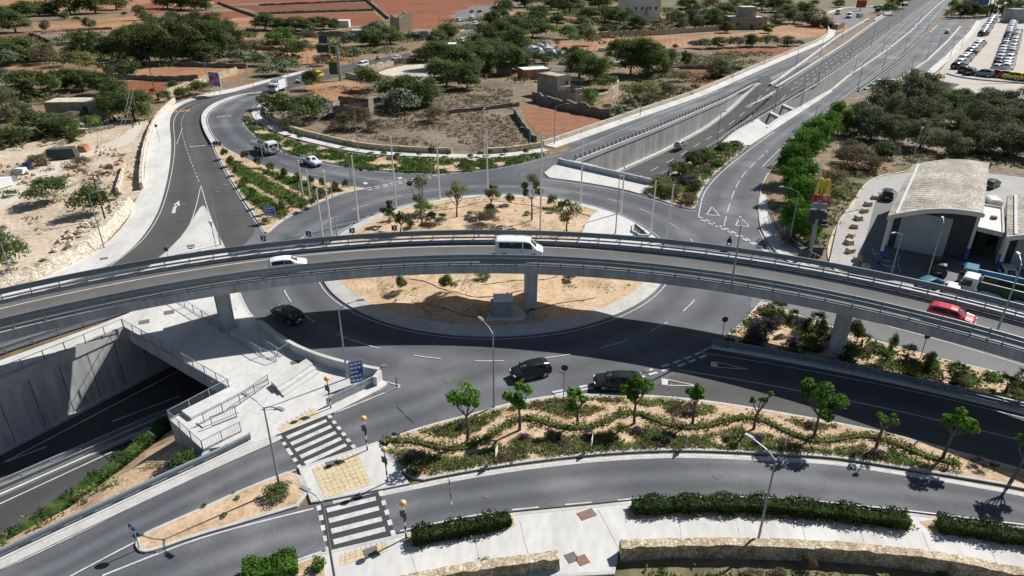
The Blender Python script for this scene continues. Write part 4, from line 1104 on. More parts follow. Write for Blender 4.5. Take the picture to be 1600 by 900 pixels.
# tactile paving with joints, iron covers
def paving(pts, nu, nv, z):
    patch('paving', pts, 'pave_y', z)
    q = pl(pts); mb = MB()
    for i in range(1, nu): mb.bar(q[0].lerp(q[1], i / nu) + V2(0, 0, z), q[3].lerp(q[2], i / nu) + V2(0, 0, z), .025, .008)
    for i in range(1, nv): mb.bar(q[0].lerp(q[3], i / nv) + V2(0, 0, z), q[1].lerp(q[2], i / nv) + V2(0, 0, z), .025, .008)
    struct(mb.build('paving', M['mortar']))
paving([(487, 733), (558, 708), (581, 757), (508, 778)], 9, 8, .195)
paving([(433, 669), (490, 637), (498, 649), (440, 675)], 8, 3, .225)
paving([(532, 868), (604, 846), (607, 860), (530, 885)], 9, 4, .195)
def cover(px, py, sx, sy, m='cover_iron', z=.2):
    a = P(px, py, z); mb = MB(); mb.box((0, 0, 0), (sx, sy, .012)); mb.box((0, 0, .004), (sx * .8, sy * .8, .012)); o = mb.build('drain_cover', M[m]); o.location = a
    o.rotation_euler = (0, 0, R(25)); auto(o, 'rusty square drain cover set in pale paving' if m == 'cover_rust' else 'dark iron drain cover set in pale paving', 'drain cover', 'drain covers in the paving')
for a in [(467, 657.5, 1.0, .8), (519, 724.5, 1.0, .8), (579, 862.5, 1.0, .8), (917, 803.5, 1.3, .8, 'cover_rust'), (893, 871, .8, .8), (910, 875, .8, .8, 'cover_rust'), (264, 488, 1.1, 1, 'cover_iron', .222), (225, 503, 1.1, 1, 'cover_iron', .222), (162, 404, 1, .8), (298, 384, 1, .8), (461, 566, .9, .7, 'cover_iron', .222)]: cover(*a)

# stains, cuts and covers in the asphalt
for a, b in [((297, 257), (345, 251)), ((267, 350), (297, 343)), ((335, 335), (390, 326)), ((360, 205), (400, 200)), ((430, 380), (470, 372)), ((505, 362), (560, 350)), ((1120, 312), (1180, 306)), ((1000, 262), (1002, 262.5)), ((1160, 250), (1200, 246)), ((700, 735), (706, 790)), ((1030, 640), (1050, 600)), ((620, 636), (646, 662))]:
    line([a, b], .09, m='joint', smooth=0, z=LAYER[0] + .0068)
for x, y in ((287, 320), (340, 300), (430, 262), (640, 300), (930, 310), (1140, 285), (600, 572), (880, 580), (760, 775), (1120, 745), (340, 785), (250, 860), (1010, 580), (1420, 545), (700, 596)):
    mb = MB(); q = P(x, y); mb.tube([(q.x, q.y, LAYER[0]), (q.x, q.y, LAYER[0] + .012)], .34, 14); o = mb.build('manhole_cover', M['cover_iron']); auto(o, 'round dark manhole cover set in the asphalt', 'manhole cover', 'manhole covers in the road', x)
# slab joints in the pale concrete
for a, b, z in [((640, 862), (652, 900), .19), ((740, 832), (752, 895), .19), ((812, 816), (828, 880), .19), ((935, 800), (968, 862), .19), ((1060, 808), (1066, 858), .19), ((1150, 808), (1158, 860), .19), ((1250, 812), (1262, 864), .19), ((1340, 822), (1356, 872), .19), ((1440, 834), (1460, 884), .19), ((1540, 848), (1566, 902), .19), ((240, 480), (330, 536), .213), ((300, 474), (410, 545), .213), ((330, 600), (420, 548), .213), ((420, 650), (540, 605), .213), ((380, 640), (440, 668), .213), ((470, 600), (520, 630), .213), ((290, 525), (360, 490), .213), ((280, 150), (270, 145), .21)]:
    line([a, b], .05, m='cwall', smooth=0, z=z)
# ------------------------------------------------------------ flyover
BC, RI, RO = V2(-3.2, -3.0), 70.6, 78.25
ZD = 6.8
def arc(r, a0=-62, a1=62, n=125): return [BC + V2(math.sin(R(a)) * r, math.cos(R(a)) * r) for a in np.linspace(a0, a1, n)]
mb = MB(); prof = [(RI, ZD + .22), (RI, ZD - .72), (RI + .35, ZD - .8), (RI + 1.7, ZD - 1.0), (RO - 1.7, ZD - 1.0), (RO - .35, ZD - .8), (RO, ZD - .72), (RO, ZD + .22), (RO - .62, ZD + .22), (RO - .62, ZD - .02), (RI + .62, ZD - .02), (RI + .62, ZD + .22)]
rings = [arc(r) for r, z in prof]
for rg, (r, z) in zip(rings, prof): mb.v += [V2(q.x, q.y, z) for q in rg]
n = 125; K = len(prof)
for k in range(K):
    k2 = (k + 1) % K
    for i in range(n - 1): mb.f.append((k * n + i, k2 * n + i, k2 * n + i + 1, k * n + i + 1)); mb.m.append(0)
mb.f.append(tuple(k * n for k in range(K))); mb.m.append(0); mb.f.append(tuple(k * n + n - 1 for k in range(K))[::-1]); mb.m.append(0)
bridge = empty('flyover', BC + V2(0, 76, 0))
BOFF = bridge.location.copy()
def bchild(mb, name, mats, parent=bridge):
    mb.v = [Vector(q) - BOFF for q in mb.v]
    return mb.build(name, mats, parent)
tag(bridge, 'curved concrete flyover carrying a single road across the roundabout', 'flyover')
DECK = mb
mb = MB(); mb.uv = []
L1, L2 = arc(RI + .63), arc(RO - .63)
for i in range(n):
    for k in range(5):
        q = L1[i].lerp(L2[i], k / 4); mb.v.append(V2(q.x, q.y, ZD + .004)); mb.uv.append((k / 4, i))
for i in range(n - 1):
    for k in range(4): mb.f.append((i * 5 + k, i * 5 + 5 + k, i * 5 + 6 + k, i * 5 + 1 + k)); mb.m.append(0)
bchild(mb, 'carriageway', M['asphalt_br'])
for r in (RO - 1.65, RI + 1.1):
    mb = MB(); a, b = arc(r - .08), arc(r + .08)
    for u, v in zip(a, b): mb.v += [V2(u.x, u.y, ZD + .010), V2(v.x, v.y, ZD + .010)]
    for i in range(n - 1): mb.f.append((2 * i, 2 * i + 1, 2 * i + 3, 2 * i + 2)); mb.m.append(0)
    bchild(mb, 'edge_line', M['paint'])
mb = DECK
for a in range(-60, 61, 3):
    d = V2(math.sin(R(a)), math.cos(R(a)))
    mb.bar(BC + d * (RI - .004) + V2(0, 0, ZD + .2), BC + d * (RI - .004) + V2(0, 0, ZD - .72), .03, .012, 1)
bchild(mb, 'deck', [M['fascia'], M['joint']])
for px, py in ((829, 490), (358, 516), (1305, 557)):
    q = P(px, py); d = (q - BC); d.z = 0; r = d.length; d.normalize(); t_ = V2(d.y, -d.x)
    mb = MB(); wd = .68
    a0, a1 = r, r + 4.4
    lo = [BC + d * a0 - t_ * wd, BC + d * a0 + t_ * wd, BC + d * a1 + t_ * wd, BC + d * a1 - t_ * wd]
    mb.prism([V2(p.x, p.y) for p in lo], -.05, ZD - .85)
    lo = [BC + d * (a0 - .5) - t_ * (wd + .4), BC + d * (a0 - .5) + t_ * (wd + .4), BC + d * (a1 + .4) + t_ * (wd + .4), BC + d * (a1 + .4) - t_ * (wd + .4)]
    mb.prism([V2(p.x, p.y) for p in lo], -.05, .22)
    mb.bar(BC + d * (a0 + .1) - t_ * (wd + .07) + V2(0, 0, .1), BC + d * (a0 + .1) - t_ * (wd + .07) + V2(0, 0, ZD - .8), .1, .1)
    bchild(mb, 'pier', M['cwall_b'])
bpost = None
def rail_run(name, path, z, rails, post_h, post_w, step, mats, label, cat, postmesh=None, extra=None, group=None, off=V2(0, 0, 0)):
    """a railing: long rails along a path and a row of posts; one thing"""
    root = empty(name, path[0] + V2(0, 0, 0)); o0 = root.location.copy()
    Z = (lambda q: z) if not callable(z) else z
    zz = [Z(q) for q in path]
    for h, ht, wd, side, mt in rails:
        mb = MB(); q = offs(path, side + wd / 2)
        thickwall(mb, [p - o0 for p in offs(path, side - wd / 2)], [a + h - o0.z for a in zz], [a + h + ht - o0.z for a in zz], wd)
        mb.build('rail', mt, root)
    pts = resample(path, step=step)
    if len(pts) > 99: pts = resample(path, 99)
    first = None
    for i, q in enumerate(pts):
        t_ = (pts[min(i + 1, len(pts) - 1)] - pts[max(0, i - 1)]); t_.z = 0; t_.normalize()
        if first is None:
            if postmesh: mb = postmesh
            else: mb = MB().box((0, 0, post_h / 2), (post_w, post_w * 1.4, post_h))
            first = mb.build('post', mats, root); o = first
        else:
            o = first.copy(); col.objects.link(o); o.parent = root
        o.location = V2(q.x, q.y, Z(q)) - o0
        o.rotation_euler = (0, 0, math.atan2(t_.y, t_.x))
    if cat: tag(root, label, cat, group)
    return root
SB, ST, SD = M['steel_b'], M['steel'], M['steel_d']
pn = MB(); pn.box((0, 0, .6), (.09, .14, 1.2)); pn.box((0, -.09, .12), (.16, .3, .05))
rail_run('bridge_railing', arc(RI + .3), ZD + .22, [(.84, .36, .16, 0, SB), (.36, .4, .12, .06, SB), (.1, .1, .1, 0, SB), (.02, .06, .2, .2, M['conc'])], 1.2, .1, 2.45, M['steel'], 'blue-grey steel railing along the near edge of the flyover', 'railing', pn)
pf = MB(); pf.box((0, 0, .6), (.09, .14, 1.2))
rail_run('bridge_railing', arc(RO - .3), ZD + .22, [(.72, .58, .14, -.1, SB), (.34, .14, .2, -.22, ST), (.04, .08, .3, -.1, M['conc'])], 1.2, .1, 2.45, M['steel'], 'blue-grey steel barrier along the far edge of the flyover', 'railing', pf)

# ------------------------------------------------------------ ground-level rails
gp = MB(); gp.box((0, 0, .45), (.1, .14, .9))
rail_run('guard_rail', [q for q in GR if proj(q)[0] < 420], .05, [(.72, .16, .2, .12, ST), (.42, .3, .1, .12, SB), (.42, .3, .1, -.12, ST), (0, .22, .9, -.1, M['conc'])], .9, .1, 2.0, ST, 'double steel guard rail between slip road and planted bank at lower left', 'guard rail', gp)
gl = [P(-130, 604), P(0, 556), P(100, 522), P(200, 490), P(240, 474)]
rail_run('guard_rail', chaikin(gl, 1), .1, [(.82, .12, .14, 0, ST), (.5, .26, .1, .1, ST), (.2, .1, .1, 0, ST)], .95, .1, 2.4, ST, 'three-bar steel guard rail beside the left slip road below the flyover', 'guard rail')
mr = [P(-120, 822, zF), P(0, 769, zF), P(130, 712, zF), P(262, 655, zF)]
mr = [V2(q.x, q.y) for q in mr]
rail_run('median_barrier', mr + [mr[-1] + (mr[-1] - mr[-2]).normalized() * 12], zF, [(.82, .12, .16, .5, ST), (.45, .3, .1, .5, ST), (.82, .12, .16, -.5, ST), (.45, .3, .1, -.5, ST), (0, .25, 1.6, 0, M['conc'])], .95, .14, 2.5, ST, 'steel barrier on a concrete kerb between the two sunken carriageways', 'guard rail')
bl = chaikin(pl([(1112, 543), (1200, 558), (1375, 592), (1600, 645), (1750, 684)]), 2)
rail_run('guard_rail', bl, .05, [(.75, .22, .16, .1, SB), (.34, .32, .1, .1, SB), (0, .3, .7, 0, M['conc'])], .95, .1, 2.2, ST, 'blue-grey guard rail along the palm bed in the flyover shadow', 'guard rail')
pr = pl([(512, 636), (540, 622), (570, 608), (590, 598)], .15)
pr = [V2(q.x, q.y) for q in pr]
rail_run('guard_rail', pr, .12, [(.85, .14, .14, 0, ST), (.4, .32, .12, 0, ST), (.1, .18, .14, 0, ST)], 1.0, .1, 1.6, ST, 'short three-bar steel guard rail at the plaza tip by the blue sign', 'guard rail')
# A-shaped railing supports of the underpass ramps
ap = MB(); ap.bar((0, 0, 0), (0, 0, .95), .12, .1); ap.bar((.7, 0, .05), (.05, 0, .8), .12, .1); ap.box((.33, 0, .04), (.8, .2, .08))
rail_run('ramp_railing', [V2(q.x, q.y) for q in offs(NWt, .25)], .3, [(.85, .12, .12, 0, ST), (.45, .16, .1, 0, ST)], 1, .1, 1.75, SD, 'steel railing with triangular supports on the far ramp wall', 'railing', ap)
sx_ = [V2(q.x, q.y) for q in offs(SEx, -.3)]
rail_run('ramp_railing', sx_[:23], .32, [(.85, .12, .12, 0, ST), (.45, .16, .1, 0, ST)], 1, .1, 1.8, SD, 'steel railing with triangular supports beside the planted triangle', 'railing', ap)
rail_run('ramp_railing', sx_[22:], .32, [(.85, .12, .12, 0, ST), (.45, .16, .1, 0, ST)], 1, .1, 2.6, SD, 'steel railing on the median wall receding to the upper right', 'railing', ap)
rail_run('ramp_railing', resample([V2(q.x, q.y) for q in offs(resample(D_n, 30), .3)], 40)[:32], .4, [(.85, .12, .12, 0, ST), (.45, .16, .1, 0, ST)], 1, .1, 2.3, SD, 'steel railing with triangular supports on the third ramp wall', 'railing', ap)
# mesh fences on the plaza: posts, top and bottom bars, thin uprights
def fence(pts, h, label, z=.2, m='steel', step=2.0, bars=.16):
    path = [V2(q.x, q.y) for q in pl(pts, z)]
    root = empty('fence', V2(path[0].x, path[0].y, z)); o0 = root.location.copy()
    mb = MB()
    P2 = resample(path, step=step)
    for zz in (h - .03, .12):
        for a, b in zip(path, path[1:]): mb.bar(a - o0 + V2(0, 0, z + zz), b - o0 + V2(0, 0, z + zz), .05, .05)
    fine = resample(path, step=bars)
    for q in fine: mb.bar(q - o0 + V2(0, 0, z + .12), q - o0 + V2(0, 0, z + h - .03), .016, .016)
    mb.build('mesh_panel', M[m], root)
    f = None
    for q in P2:
        if f is None: f = MB().box((0, 0, h / 2), (.07, .07, h)).build('post', M['steel'], root); o = f
        else: o = f.copy(); col.objects.link(o); o.parent = root
        o.location = V2(q.x, q.y, z) - o0
    tag(root, label, 'fence'); return root
fence([(194, 512), (250, 544), (300, 574), (358, 607)], 1.1, 'thin wire mesh fence along the plaza edge above the underpass mouth', bars=.28)
fence([(358, 607), (265, 657)], 1.1, 'white barred railing on the plaza side above the dark underpass', bars=.14)
fence([(265, 657), (318, 705)], 1.1, 'wire mesh fence above the purple bush bank', bars=.25)
fence([(318, 705), (377, 675)], 1.1, 'low wire mesh fence at the front corner of the plaza', bars=.25)
fence([(276, 472), (310, 493), (352, 522), (410, 558), (432, 565)], 1.1, 'wire mesh fence crossing the plaza past the flyover pier', bars=.28)
fence([(320, 662), (368, 637), (420, 600)], 1.1, 'wire mesh fence along the plaza ramp', bars=.25)
fence([(332, 667), (370, 652)], 1.1, 'short wire mesh fence beside the plaza ramp end', bars=.25)
fence([(0, 590), (60, 566), (120, 542), (193, 512)], 1.1, 'thin rail fence on the far edge of the sunken road', bars=2.0)
fence([(405, 536), (438, 558), (452, 548)], 1.0, 'short hooped handrail beside the curved parapet', bars=3)
fence([(1200, 338), (1206, 352), (1226, 378), (1262, 404), (1288, 418)], 1.2, 'curved mesh fence between pavement and ficus trees', bars=.3)
# ------------------------------------------------------------ street lamps, poles, signs
def lamp_proto(h, arm, double=False, side=1):
    root = empty('street_lamp')
    mb = MB(); mb.tube([(0, 0, 0), (0, 0, .9), (0, 0, h)], [.11, .1, .055], 8); mb.tube([(0, 0, 0), (0, 0, .25)], [.16, .14], 8); mb.build('pole', M['steel'], root)
    for s in ((1, -1) if double else (1,)):
        mb = MB(); mb.tube([(0, 0, h - .1), (s * arm * .4, 0, h + arm * .18), (s * arm, 0, h + arm * .32)], [.05, .045, .04], 6); mb.build('arm', M['steel'], root)
        mb = MB(); mb.box((s * (arm + .3), 0, h + arm * .33 + .02), (.75, .3, .12), 0, taper=.8); mb.box((s * (arm + .3), 0, h + arm * .33 - .05), (.5, .22, .04), 1)
        mb.build('lamp_head', [M['steel'], M['lamp_w']], root)
    return reg(root)
LP = {}
def lamp(px, py, top, arm=1.6, adir=None, double=False, label=None, z=0.0, group='street lamps', h=None):
    """base pixel, picture row of the top; arm direction as a heading in plan (degrees from +Y clockwise)"""
    if h is None: h = hgt(px, py, top)
    key = (round(h), arm, double)
    if key not in LP: LP[key] = lamp_proto(round(h), arm, double)
    b = P(px, py, z) 
    o = place(LP[key], b, R(90 - (adir if adir is not None else 90)))
    auto(o, label or 'slim grey street lamp', 'street lamp', group); return o
lamp(438, 767, 640, 1.5, -60, True, 'tall double-armed street lamp in the sandy traffic island')
b_ = None
lamp(530, 948, 776, 1.0, -60, False, 'street lamp rising in front of the lower zebra crossing', h=9)
lamp(1182, 856, 717, 1.8, -40, False, 'street lamp on the pale foreground pavement by the hedge')
lamp(772, 638, 517, 1.7, -35, False, 'street lamp at the road edge of the long planted bed')
lamp(543, 594, 477, 1.8, 75, False, 'street lamp behind the curved plaza parapet')
lamp(1142, 452, 345, .9, 10, False, 'street lamp standing on the flyover beside the right approach', z=ZD, h=7)
lamp(1556, 524, 420, 1.2, 20, False, 'street lamp on the flyover near the red car', z=ZD, h=7)
lamp(961, 374, 285, .7, 20, False, 'grey street lamp in the paved corner of the roundabout island')
lamp(527, 372, 282, 1.6, 250, False, 'grey street lamp among the white flagpoles')
for a in [(345, 384, 300, 1.9, 60, False, 'street lamp on the pale splitter island'), (163, 389, 306, 1.0, 60, False, 'street lamp at the foot of the rubble wall'), (25, 448, 375, 1.2, 90, False, 'lamp post at the left picture edge behind the flyover'),
          (411, 250, 183, 1.9, 75, False, 'street lamp beside the dump truck'), (403, 178, 122, 2.6, 260, False, 'street lamp on the inner bend of the upper left road'), (328, 147, 96, 2.0, 90, False, 'street lamp beside the billboard'),
          (550, 292, 245, 1.9, 70, False, 'street lamp at the tip of the planted median'), (560, 236, 168, 1.4, 260, False, 'street lamp in front of the roofless ruin'), (755, 253, 172, .8, 20, False, 'street lamp behind the green bed north of the roundabout'),
          (866, 226, 166, 2.2, 90, False, 'street lamp at the corner of the ploughed red field'), (828, 224, 201, 1.5, 270, False, 'short lamp left of the ploughed red field')]:
    lamp(*a)
for x, y, t in ((1000, 182, 137), (1082, 149, 100), (1145, 122, 85), (1194, 102, 65), (1230, 86, 60)): lamp(x, y, t, .7, 135, False, 'street lamp on the pavement beside the far slip road', group='lamps along the far slip road')
for x, y, t in ((1243, 106, 73), (1281, 90, 58), (1315, 63, 36)): lamp(x, y, t, .7, 135, False, 'street lamp on the white barrier of the brown verge', group='lamps on the verge barrier')
for x, y, t in ((1120, 226, 172), (1176, 192, 140), (1210, 172, 123), (1278, 131, 91), (1327, 95, 62), (1361, 72, 42), (1387, 50, 27), (1408, 36, 14)): lamp(x, y, t, .7, 135, False, 'street lamp on the railing wall between main carriageways', group='lamps on the median wall')
for x, y, t in ((1252, 168, 120), (1334, 116, 90), (1378, 84, 58), (1435, 40, 20)): lamp(x, y, t, .7, 135, False, 'street lamp on the pale barrier of the middle carriageway', group='lamps on the middle barrier')
for x, y, t in ((1272, 192, 167), (1340, 140, 96), (1378, 113, 75), (1411, 90, 60), (1448, 50, 28)): lamp(x, y, t, .7, 135, False, 'street lamp beside the side road near the third ramp', group='lamps along the third ramp')
for x, y, t in ((1422, 117, 88), (1447, 97, 66), (1467, 74, 48), (1484, 92, 62), (1502, 74, 48)): lamp(x, y, t, .7, 135, False, 'street lamp by the last lane before the car park', group='lamps by the car park lane')
lamp(1294, 413, 338, 2.2, 90, False, 'street lamp at the kerb of the station exit lane')
lamp(1391, 434, 366, 1.2, 250, False, 'shorter street lamp in front of the roller shutter')
lamp(1447, 440, 348, .8, 20, False, 'taller street lamp in front of the roller shutter')
lamp(1232, 384, 296, 2.2, 270, False, 'street lamp beside the ficus trees and pavement fence')
lamp(1424, 260, 205, .8, 40, False, 'street lamp among the olive trees behind the station')
# utility poles with wires
def utility(px, py, top, label, arms=1):
    h = hgt(px, py, top); root = empty('utility_pole', P(px, py))
    MB().tube([(0, 0, 0), (0, 0, h)], [.15, .09], 8).build('pole', M['bark'] if arms else M['steel'], root)
    for k in range(arms):
        mb = MB(); mb.bar((-.9, 0, h - .35 - k * .7), (.9, 0, h - .35 - k * .7), .1, .1)
        for x in (-.8, 0, .8): mb.tube([(x, 0, h - .3 - k * .7), (x, 0, h - .12 - k * .7)], .04, 6)
        mb.build('crossarm', M['steel_d'], root)
    auto(root, label, 'utility pole', 'utility poles'); return root, h
UP = {}
for i, a in enumerate([(90, 125, 92, 'thin utility pole by the roadside fields'), (241, 140, 104, 'thin utility pole by the roadside fields'), (218, 195, 140, 'timber pole by the bend of the left wall', 1), (208, 200, 141, 'timber pole by the bend of the left wall', 1), (164, 342, 270, 'utility pole on the dirt lot', 2), (453, 140, 94, 'pole at the inside of the upper left bend', 0), (492, 113, 86, 'pole beside the far road', 0), (482, 108, 82, 'pole beside the far road', 0), (608, 60, 0, 'pole', 0)]):
    if i == 8: continue
    UP[i] = utility(*a)
for i, (x, y, t) in enumerate([(553, 112, 70), (604, 86, 52), (608, 88, 60), (655, 62, 50), (687, 42, 20), (744, 14, 2), (788, 38, 22), (775, 58, 36), (630, 75, 55), (525, 30, 20), (862, 27, 12), (886, 27, 12), (250, 20, 2), (238, 19, 0), (277, 31, 15), (100, 58, 38), (106, 90, 52)]):
    h = hgt(x, y, t); o = MB().tube([(0, 0, 0), (0, 0, h)], [.14, .09], 6).build('utility_pole', M['steel']); o.location = P(x, y)
    auto(o, 'slender pole standing among the far fields', 'utility pole', 'poles among the far fields')
def wire(a, b, sag, name='wire'):
    q = [a.lerp(b, t) - V2(0, 0, sag * 4 * t * (1 - t)) for t in np.linspace(0, 1, 14)]
    o0 = q[0].copy(); o = MB().tube([p - o0 for p in q], .025, 4).build(name, M['steel']); o.location = o0; return o
r4, h4 = UP[4]
for k in range(4):
    auto(wire(r4.location + V2(-.8 + .5 * k, 0, h4 - .2), P(37, 326 - k * 3, 1.0) + V2(.3 * k, 0, 1), .6), 'thin overhead wire sagging from the dirt lot pole', 'wire', 'wires over the dirt lot', 100 + k)
r2, h2 = UP[2]
for k in range(2):
    auto(wire(r2.location + V2(-.4 + .8 * k, 0, h2 - .3), UP[4][0].location + V2(-.4 + .8 * k, 0, h4 - .4), 2.0), 'long overhead wire between wall pole and dirt lot pole', 'wire', 'wires over the left wall', 200 + k)
# flagpoles round the island
FPR = {}
def flagpole(px, py, top):
    h = hgt(px, py, top); root = empty('flagpole', P(px, py, .2))
    MB().tube([(0, 0, 0), (0, 0, h)], [.15, .09], 10).build('pole', M['white_pole'], root)
    mb = MB(); mb.ball((0, 0, h + .05), .13, 0, 8, 5); mb.build('finial', M['white_pole'], root)
    mb = MB(); mb.tube([(0, 0, 0), (0, 0, .12)], [.28, .26], 10); mb.build('base_plate', M['steel'], root)
    auto(root, 'bare white flagpole around the roundabout island', 'flagpole', 'white flagpoles around the roundabout')
for a in [(505, 378, 297), (519, 376, 269), (560, 346, 245), (619, 326, 215), (687, 311, 213), (762, 305, 205), (844, 366, 209), (907, 318, 224), (970, 339, 260), (1017, 366, 284), (1041, 384, 322), (1043, 378, 290), (485, 313, 268), (473, 306, 252)]: flagpole(*a)
# zebra crossing beacons
def beacon_proto():
    root = empty('belisha_beacon'); h = 3.05
    mb = MB()
    for k in range(8): mb.tube([(0, 0, h * k / 8), (0, 0, h * (k + 1) / 8)], .065, 10, k % 2)
    mb.build('pole', [M['black'], M['white']], root)
    MB().ball((0, 0, h + .2), .25, 0, 14, 9).build('globe', M['amber'], root)
    mb = MB(); mb.tube([(0, 0, h - .08), (0, 0, h + .02)], [.07, .16], 10); mb.build('collar', M['black'], root)
    mb = MB(); mb.box((0, -.09, 2.25), (.6, .03, .6)); pl_ = mb.build('sign_plate', M['steel_d'], root)
    return reg(root)
bp = beacon_proto()
for px, py, lb in ((517, 638, 'striped beacon with amber globe on the plaza edge'), (574, 703, 'striped beacon with amber globe on the refuge beside the upper zebra crossing'), (605.5, 753, 'striped beacon with amber globe at the planted bed corner'), (634.5, 840, 'striped beacon with amber globe at the end of the short hedge')):
    o = place(bp, P(px, py, .19), R(-35)); tag(o, lb, 'crossing beacon', 'zebra crossing beacons')
# signs
def post(mb, h, r=.045, x=0, m=0): mb.tube([(x, 0, 0), (x, 0, h)], r, 8, m)
def sign_round(px, py, top, label, heading, face='blue', rad=.36, arrow=True):
    h = hgt(px, py, top); root = empty('traffic_sign', P(px, py, .1), R(-heading))
    mb = MB(); post(mb, h - .2); mb.build('pole', M['steel'], root)
    c = (0, -.06, h - rad)
    mb = MB(); n = 24
    mb.tube([(c[0], c[1] - .02, c[2]), (c[0], c[1] + .02, c[2])], rad, n, 0)
    d = mb.build('sign_disc', M[face], root)
    if arrow:
        mb = MB(); y = -.087
        a = R(-45)
        def rot(x, z): return (x * math.cos(a) - z * math.sin(a), y, c[2] + x * math.sin(a) + z * math.cos(a))
        mb.add([rot(-.05, .22), rot(.05, .22), rot(.05, -.05), rot(-.05, -.05), rot(-.15, -.05), rot(0, -.24), rot(.15, -.05)], [(0, 3, 2, 1), (4, 6, 5)][::1])
        mb.build('arrow', M['white'], d)
        mb = MB()
        for i in range(n):
            t0, t1 = 2 * math.pi * i / n, 2 * math.pi * (i + 1) / n
            mb.add([(math.cos(t) * q, y, c[2] + math.sin(t) * q) for t, q in ((t0, rad), (t1, rad), (t1, rad - .04), (t0, rad - .04))], [(0, 1, 2, 3)])
        mb.build('rim', M['white'], d)
    tag(root, label, 'traffic sign'); return root
sign_round(218, 857, 817, 'round blue keep-left sign at the nose of the sandy island', 25)
sign_round(832, 504, 491, 'small round blue sign at the roundabout edge under the flyover', -10, rad=.36)
sign_round(338, 388, 362, 'blue round sign on the pale splitter island', 60)
def chevron(px, py, top, label, heading):
    h = hgt(px, py, top); root = empty('chevron_sign', P(px, py, .2), R(-heading))
    mb = MB(); post(mb, h - .7); mb.build('pole', M['steel'], root)
    s = .8; z0 = h - s
    b = MB().box((0, -.06, z0 + s / 2), (s, .04, s)).build('sign_board', M['black'], root)
    mb = MB(); y = -.085
    for q in ([(-.25, -.32), (-.05, -.32), (.25, 0), (.05, 0)], [(.05, 0), (.25, 0), (-.05, .32), (-.25, .32)]):
        mb.add([(x, y, z0 + s / 2 + z) for x, z in q], [(0, 1, 2, 3)])
    mb.build('chevron', M['white'], b)
    auto(root, label, 'chevron sign', 'chevron signs')
for x, y, t in ((414, 386, 368), (484, 378, 361), (551, 370, 356), (617, 368, 352)): chevron(x, y, t, 'black and white chevron sign beside the roundabout', 15 if x < 500 else -10)
for x, y, t in ((775, 724, 699), (923, 705, 683), (1071, 700, 678), (1223, 706, 684)):
    h = hgt(x, y, t); root = empty('chevron_sign', P(x, y, .12), R(75))
    mb = MB(); post(mb, h - .5); mb.build('pole', M['steel'], root)
    b = MB().box((0, -.06, h - .35), (.7, .04, .7)).build('sign_board', M['white'], root)
    auto(root, 'thin edge-on white sign in the long planted bed', 'sign', 'edge-on signs in the long bed')
for x, y, t, lb in ((566, 288, 262, 'dark small sign at the tip of the planted median'), (836, 305, 290, 'dark small sign on the north rim of the island'), (880, 628, 570, 'tall thin marker sign at the long bed edge'), (1127, 536, 495, 'thin marker pole at the palm bed tip'), (250, 224, 194, 'grey triangular warning sign on the upper left pavement'), (263, 404, 386, 'small sign on the splitter island edge'), (620, 606, 590, 'short black marker post at the plaza nose'), (1438, 560, 521, 'slim post below the flyover by the palm bed'), (811, 275, 268, 'small dark bollard north of the roundabout')):
    h = max(.6, hgt(x, y, t)); root = empty('sign_post', P(x, y, .1))
    mb = MB(); post(mb, h); mb.build('pole', M['steel'] if 'black' not in lb else M['black'], root)
    if h > 1.5:
        mb = MB()
        if 'triang' in lb: mb.tube([(0, -.08, h - .3), (0, -.04, h - .3)], .5, 3)
        else: mb.tube([(0, -.08, h - .3), (0, -.04, h - .3)], .33, 16)
        mb.build('sign_plate', M['steel_d'], root)
    tag(root, lb, 'sign post')
root = empty('give_way_sign', P(336, 380, .1), R(-30)); mb = MB(); post(mb, 3.2); mb.build('pole', M['steel'], root)
mb = MB(); mb.add([(-.45, -.06, 3.3), (.45, -.06, 3.3), (0, -.06, 2.5), (-.45, -.1, 3.3), (.45, -.1, 3.3), (0, -.1, 2.5)], [(0, 1, 2), (3, 5, 4), (0, 2, 5, 3), (1, 4, 5, 2), (0, 3, 4, 1)]); d = mb.build('sign_plate', M['red'], root)
mb = MB(); mb.add([(-.28, -.104, 3.22), (.28, -.104, 3.22), (0, -.104, 2.72)], [(0, 2, 1)]); mb.build('sign_face', M['white'], d); tag(root, 'red and white give way triangle on the splitter island', 'traffic sign')
def panel_sign(px, py, wpx, top, bot, heading, label, rows):
    """blue direction board on two posts; place names too small to read become short bars"""
    q = P(px, py, .1); h = hgt(px, py, top); hb = hgt(px, py, bot); wd = wpx * depth(q) / FOC
    root = empty('direction_sign', q, R(-heading)); hh = h - hb
    for s in (-1, 1):
        mb = MB(); post(mb, h - .1, .05, s * wd * .32); mb.build('pole', M['steel'], root)
    b = MB().box((0, -.08, (h + hb) / 2), (wd, .05, hh)).build('sign_board', M['blue'], root)
    mb = MB()
    for z in (h - .03, hb + .03): mb.box((0, -.108, z), (wd * .98, .004, .045))
    for s in (-1, 1): mb.box((s * (wd / 2 - .03), -.108, (h + hb) / 2), (.045, .004, hh * .96))
    mb.build('border', M['white'], b)
    mb = MB()
    for i in range(rows):
        z = h - hh * (i + .7) / (rows + .4); a = -wd * .4
        for k in range(3):
            L_ = wd * rnd.uniform(.1, .26)
            if a + L_ > wd * .42: break
            mb.box((a + L_ / 2, -.108, z), (L_, .004, hh * .085)); a += L_ + wd * .06
    mb.build('lettering', M['white'], b)
    tag(root, label, 'direction sign'); return root
panel_sign(559, 601, 22, 563, 597, -22, 'tall blue direction board at the plaza tip', 5)
panel_sign(424, 347, 20, 322, 337, 12, 'wide blue direction board in the planted median', 3)
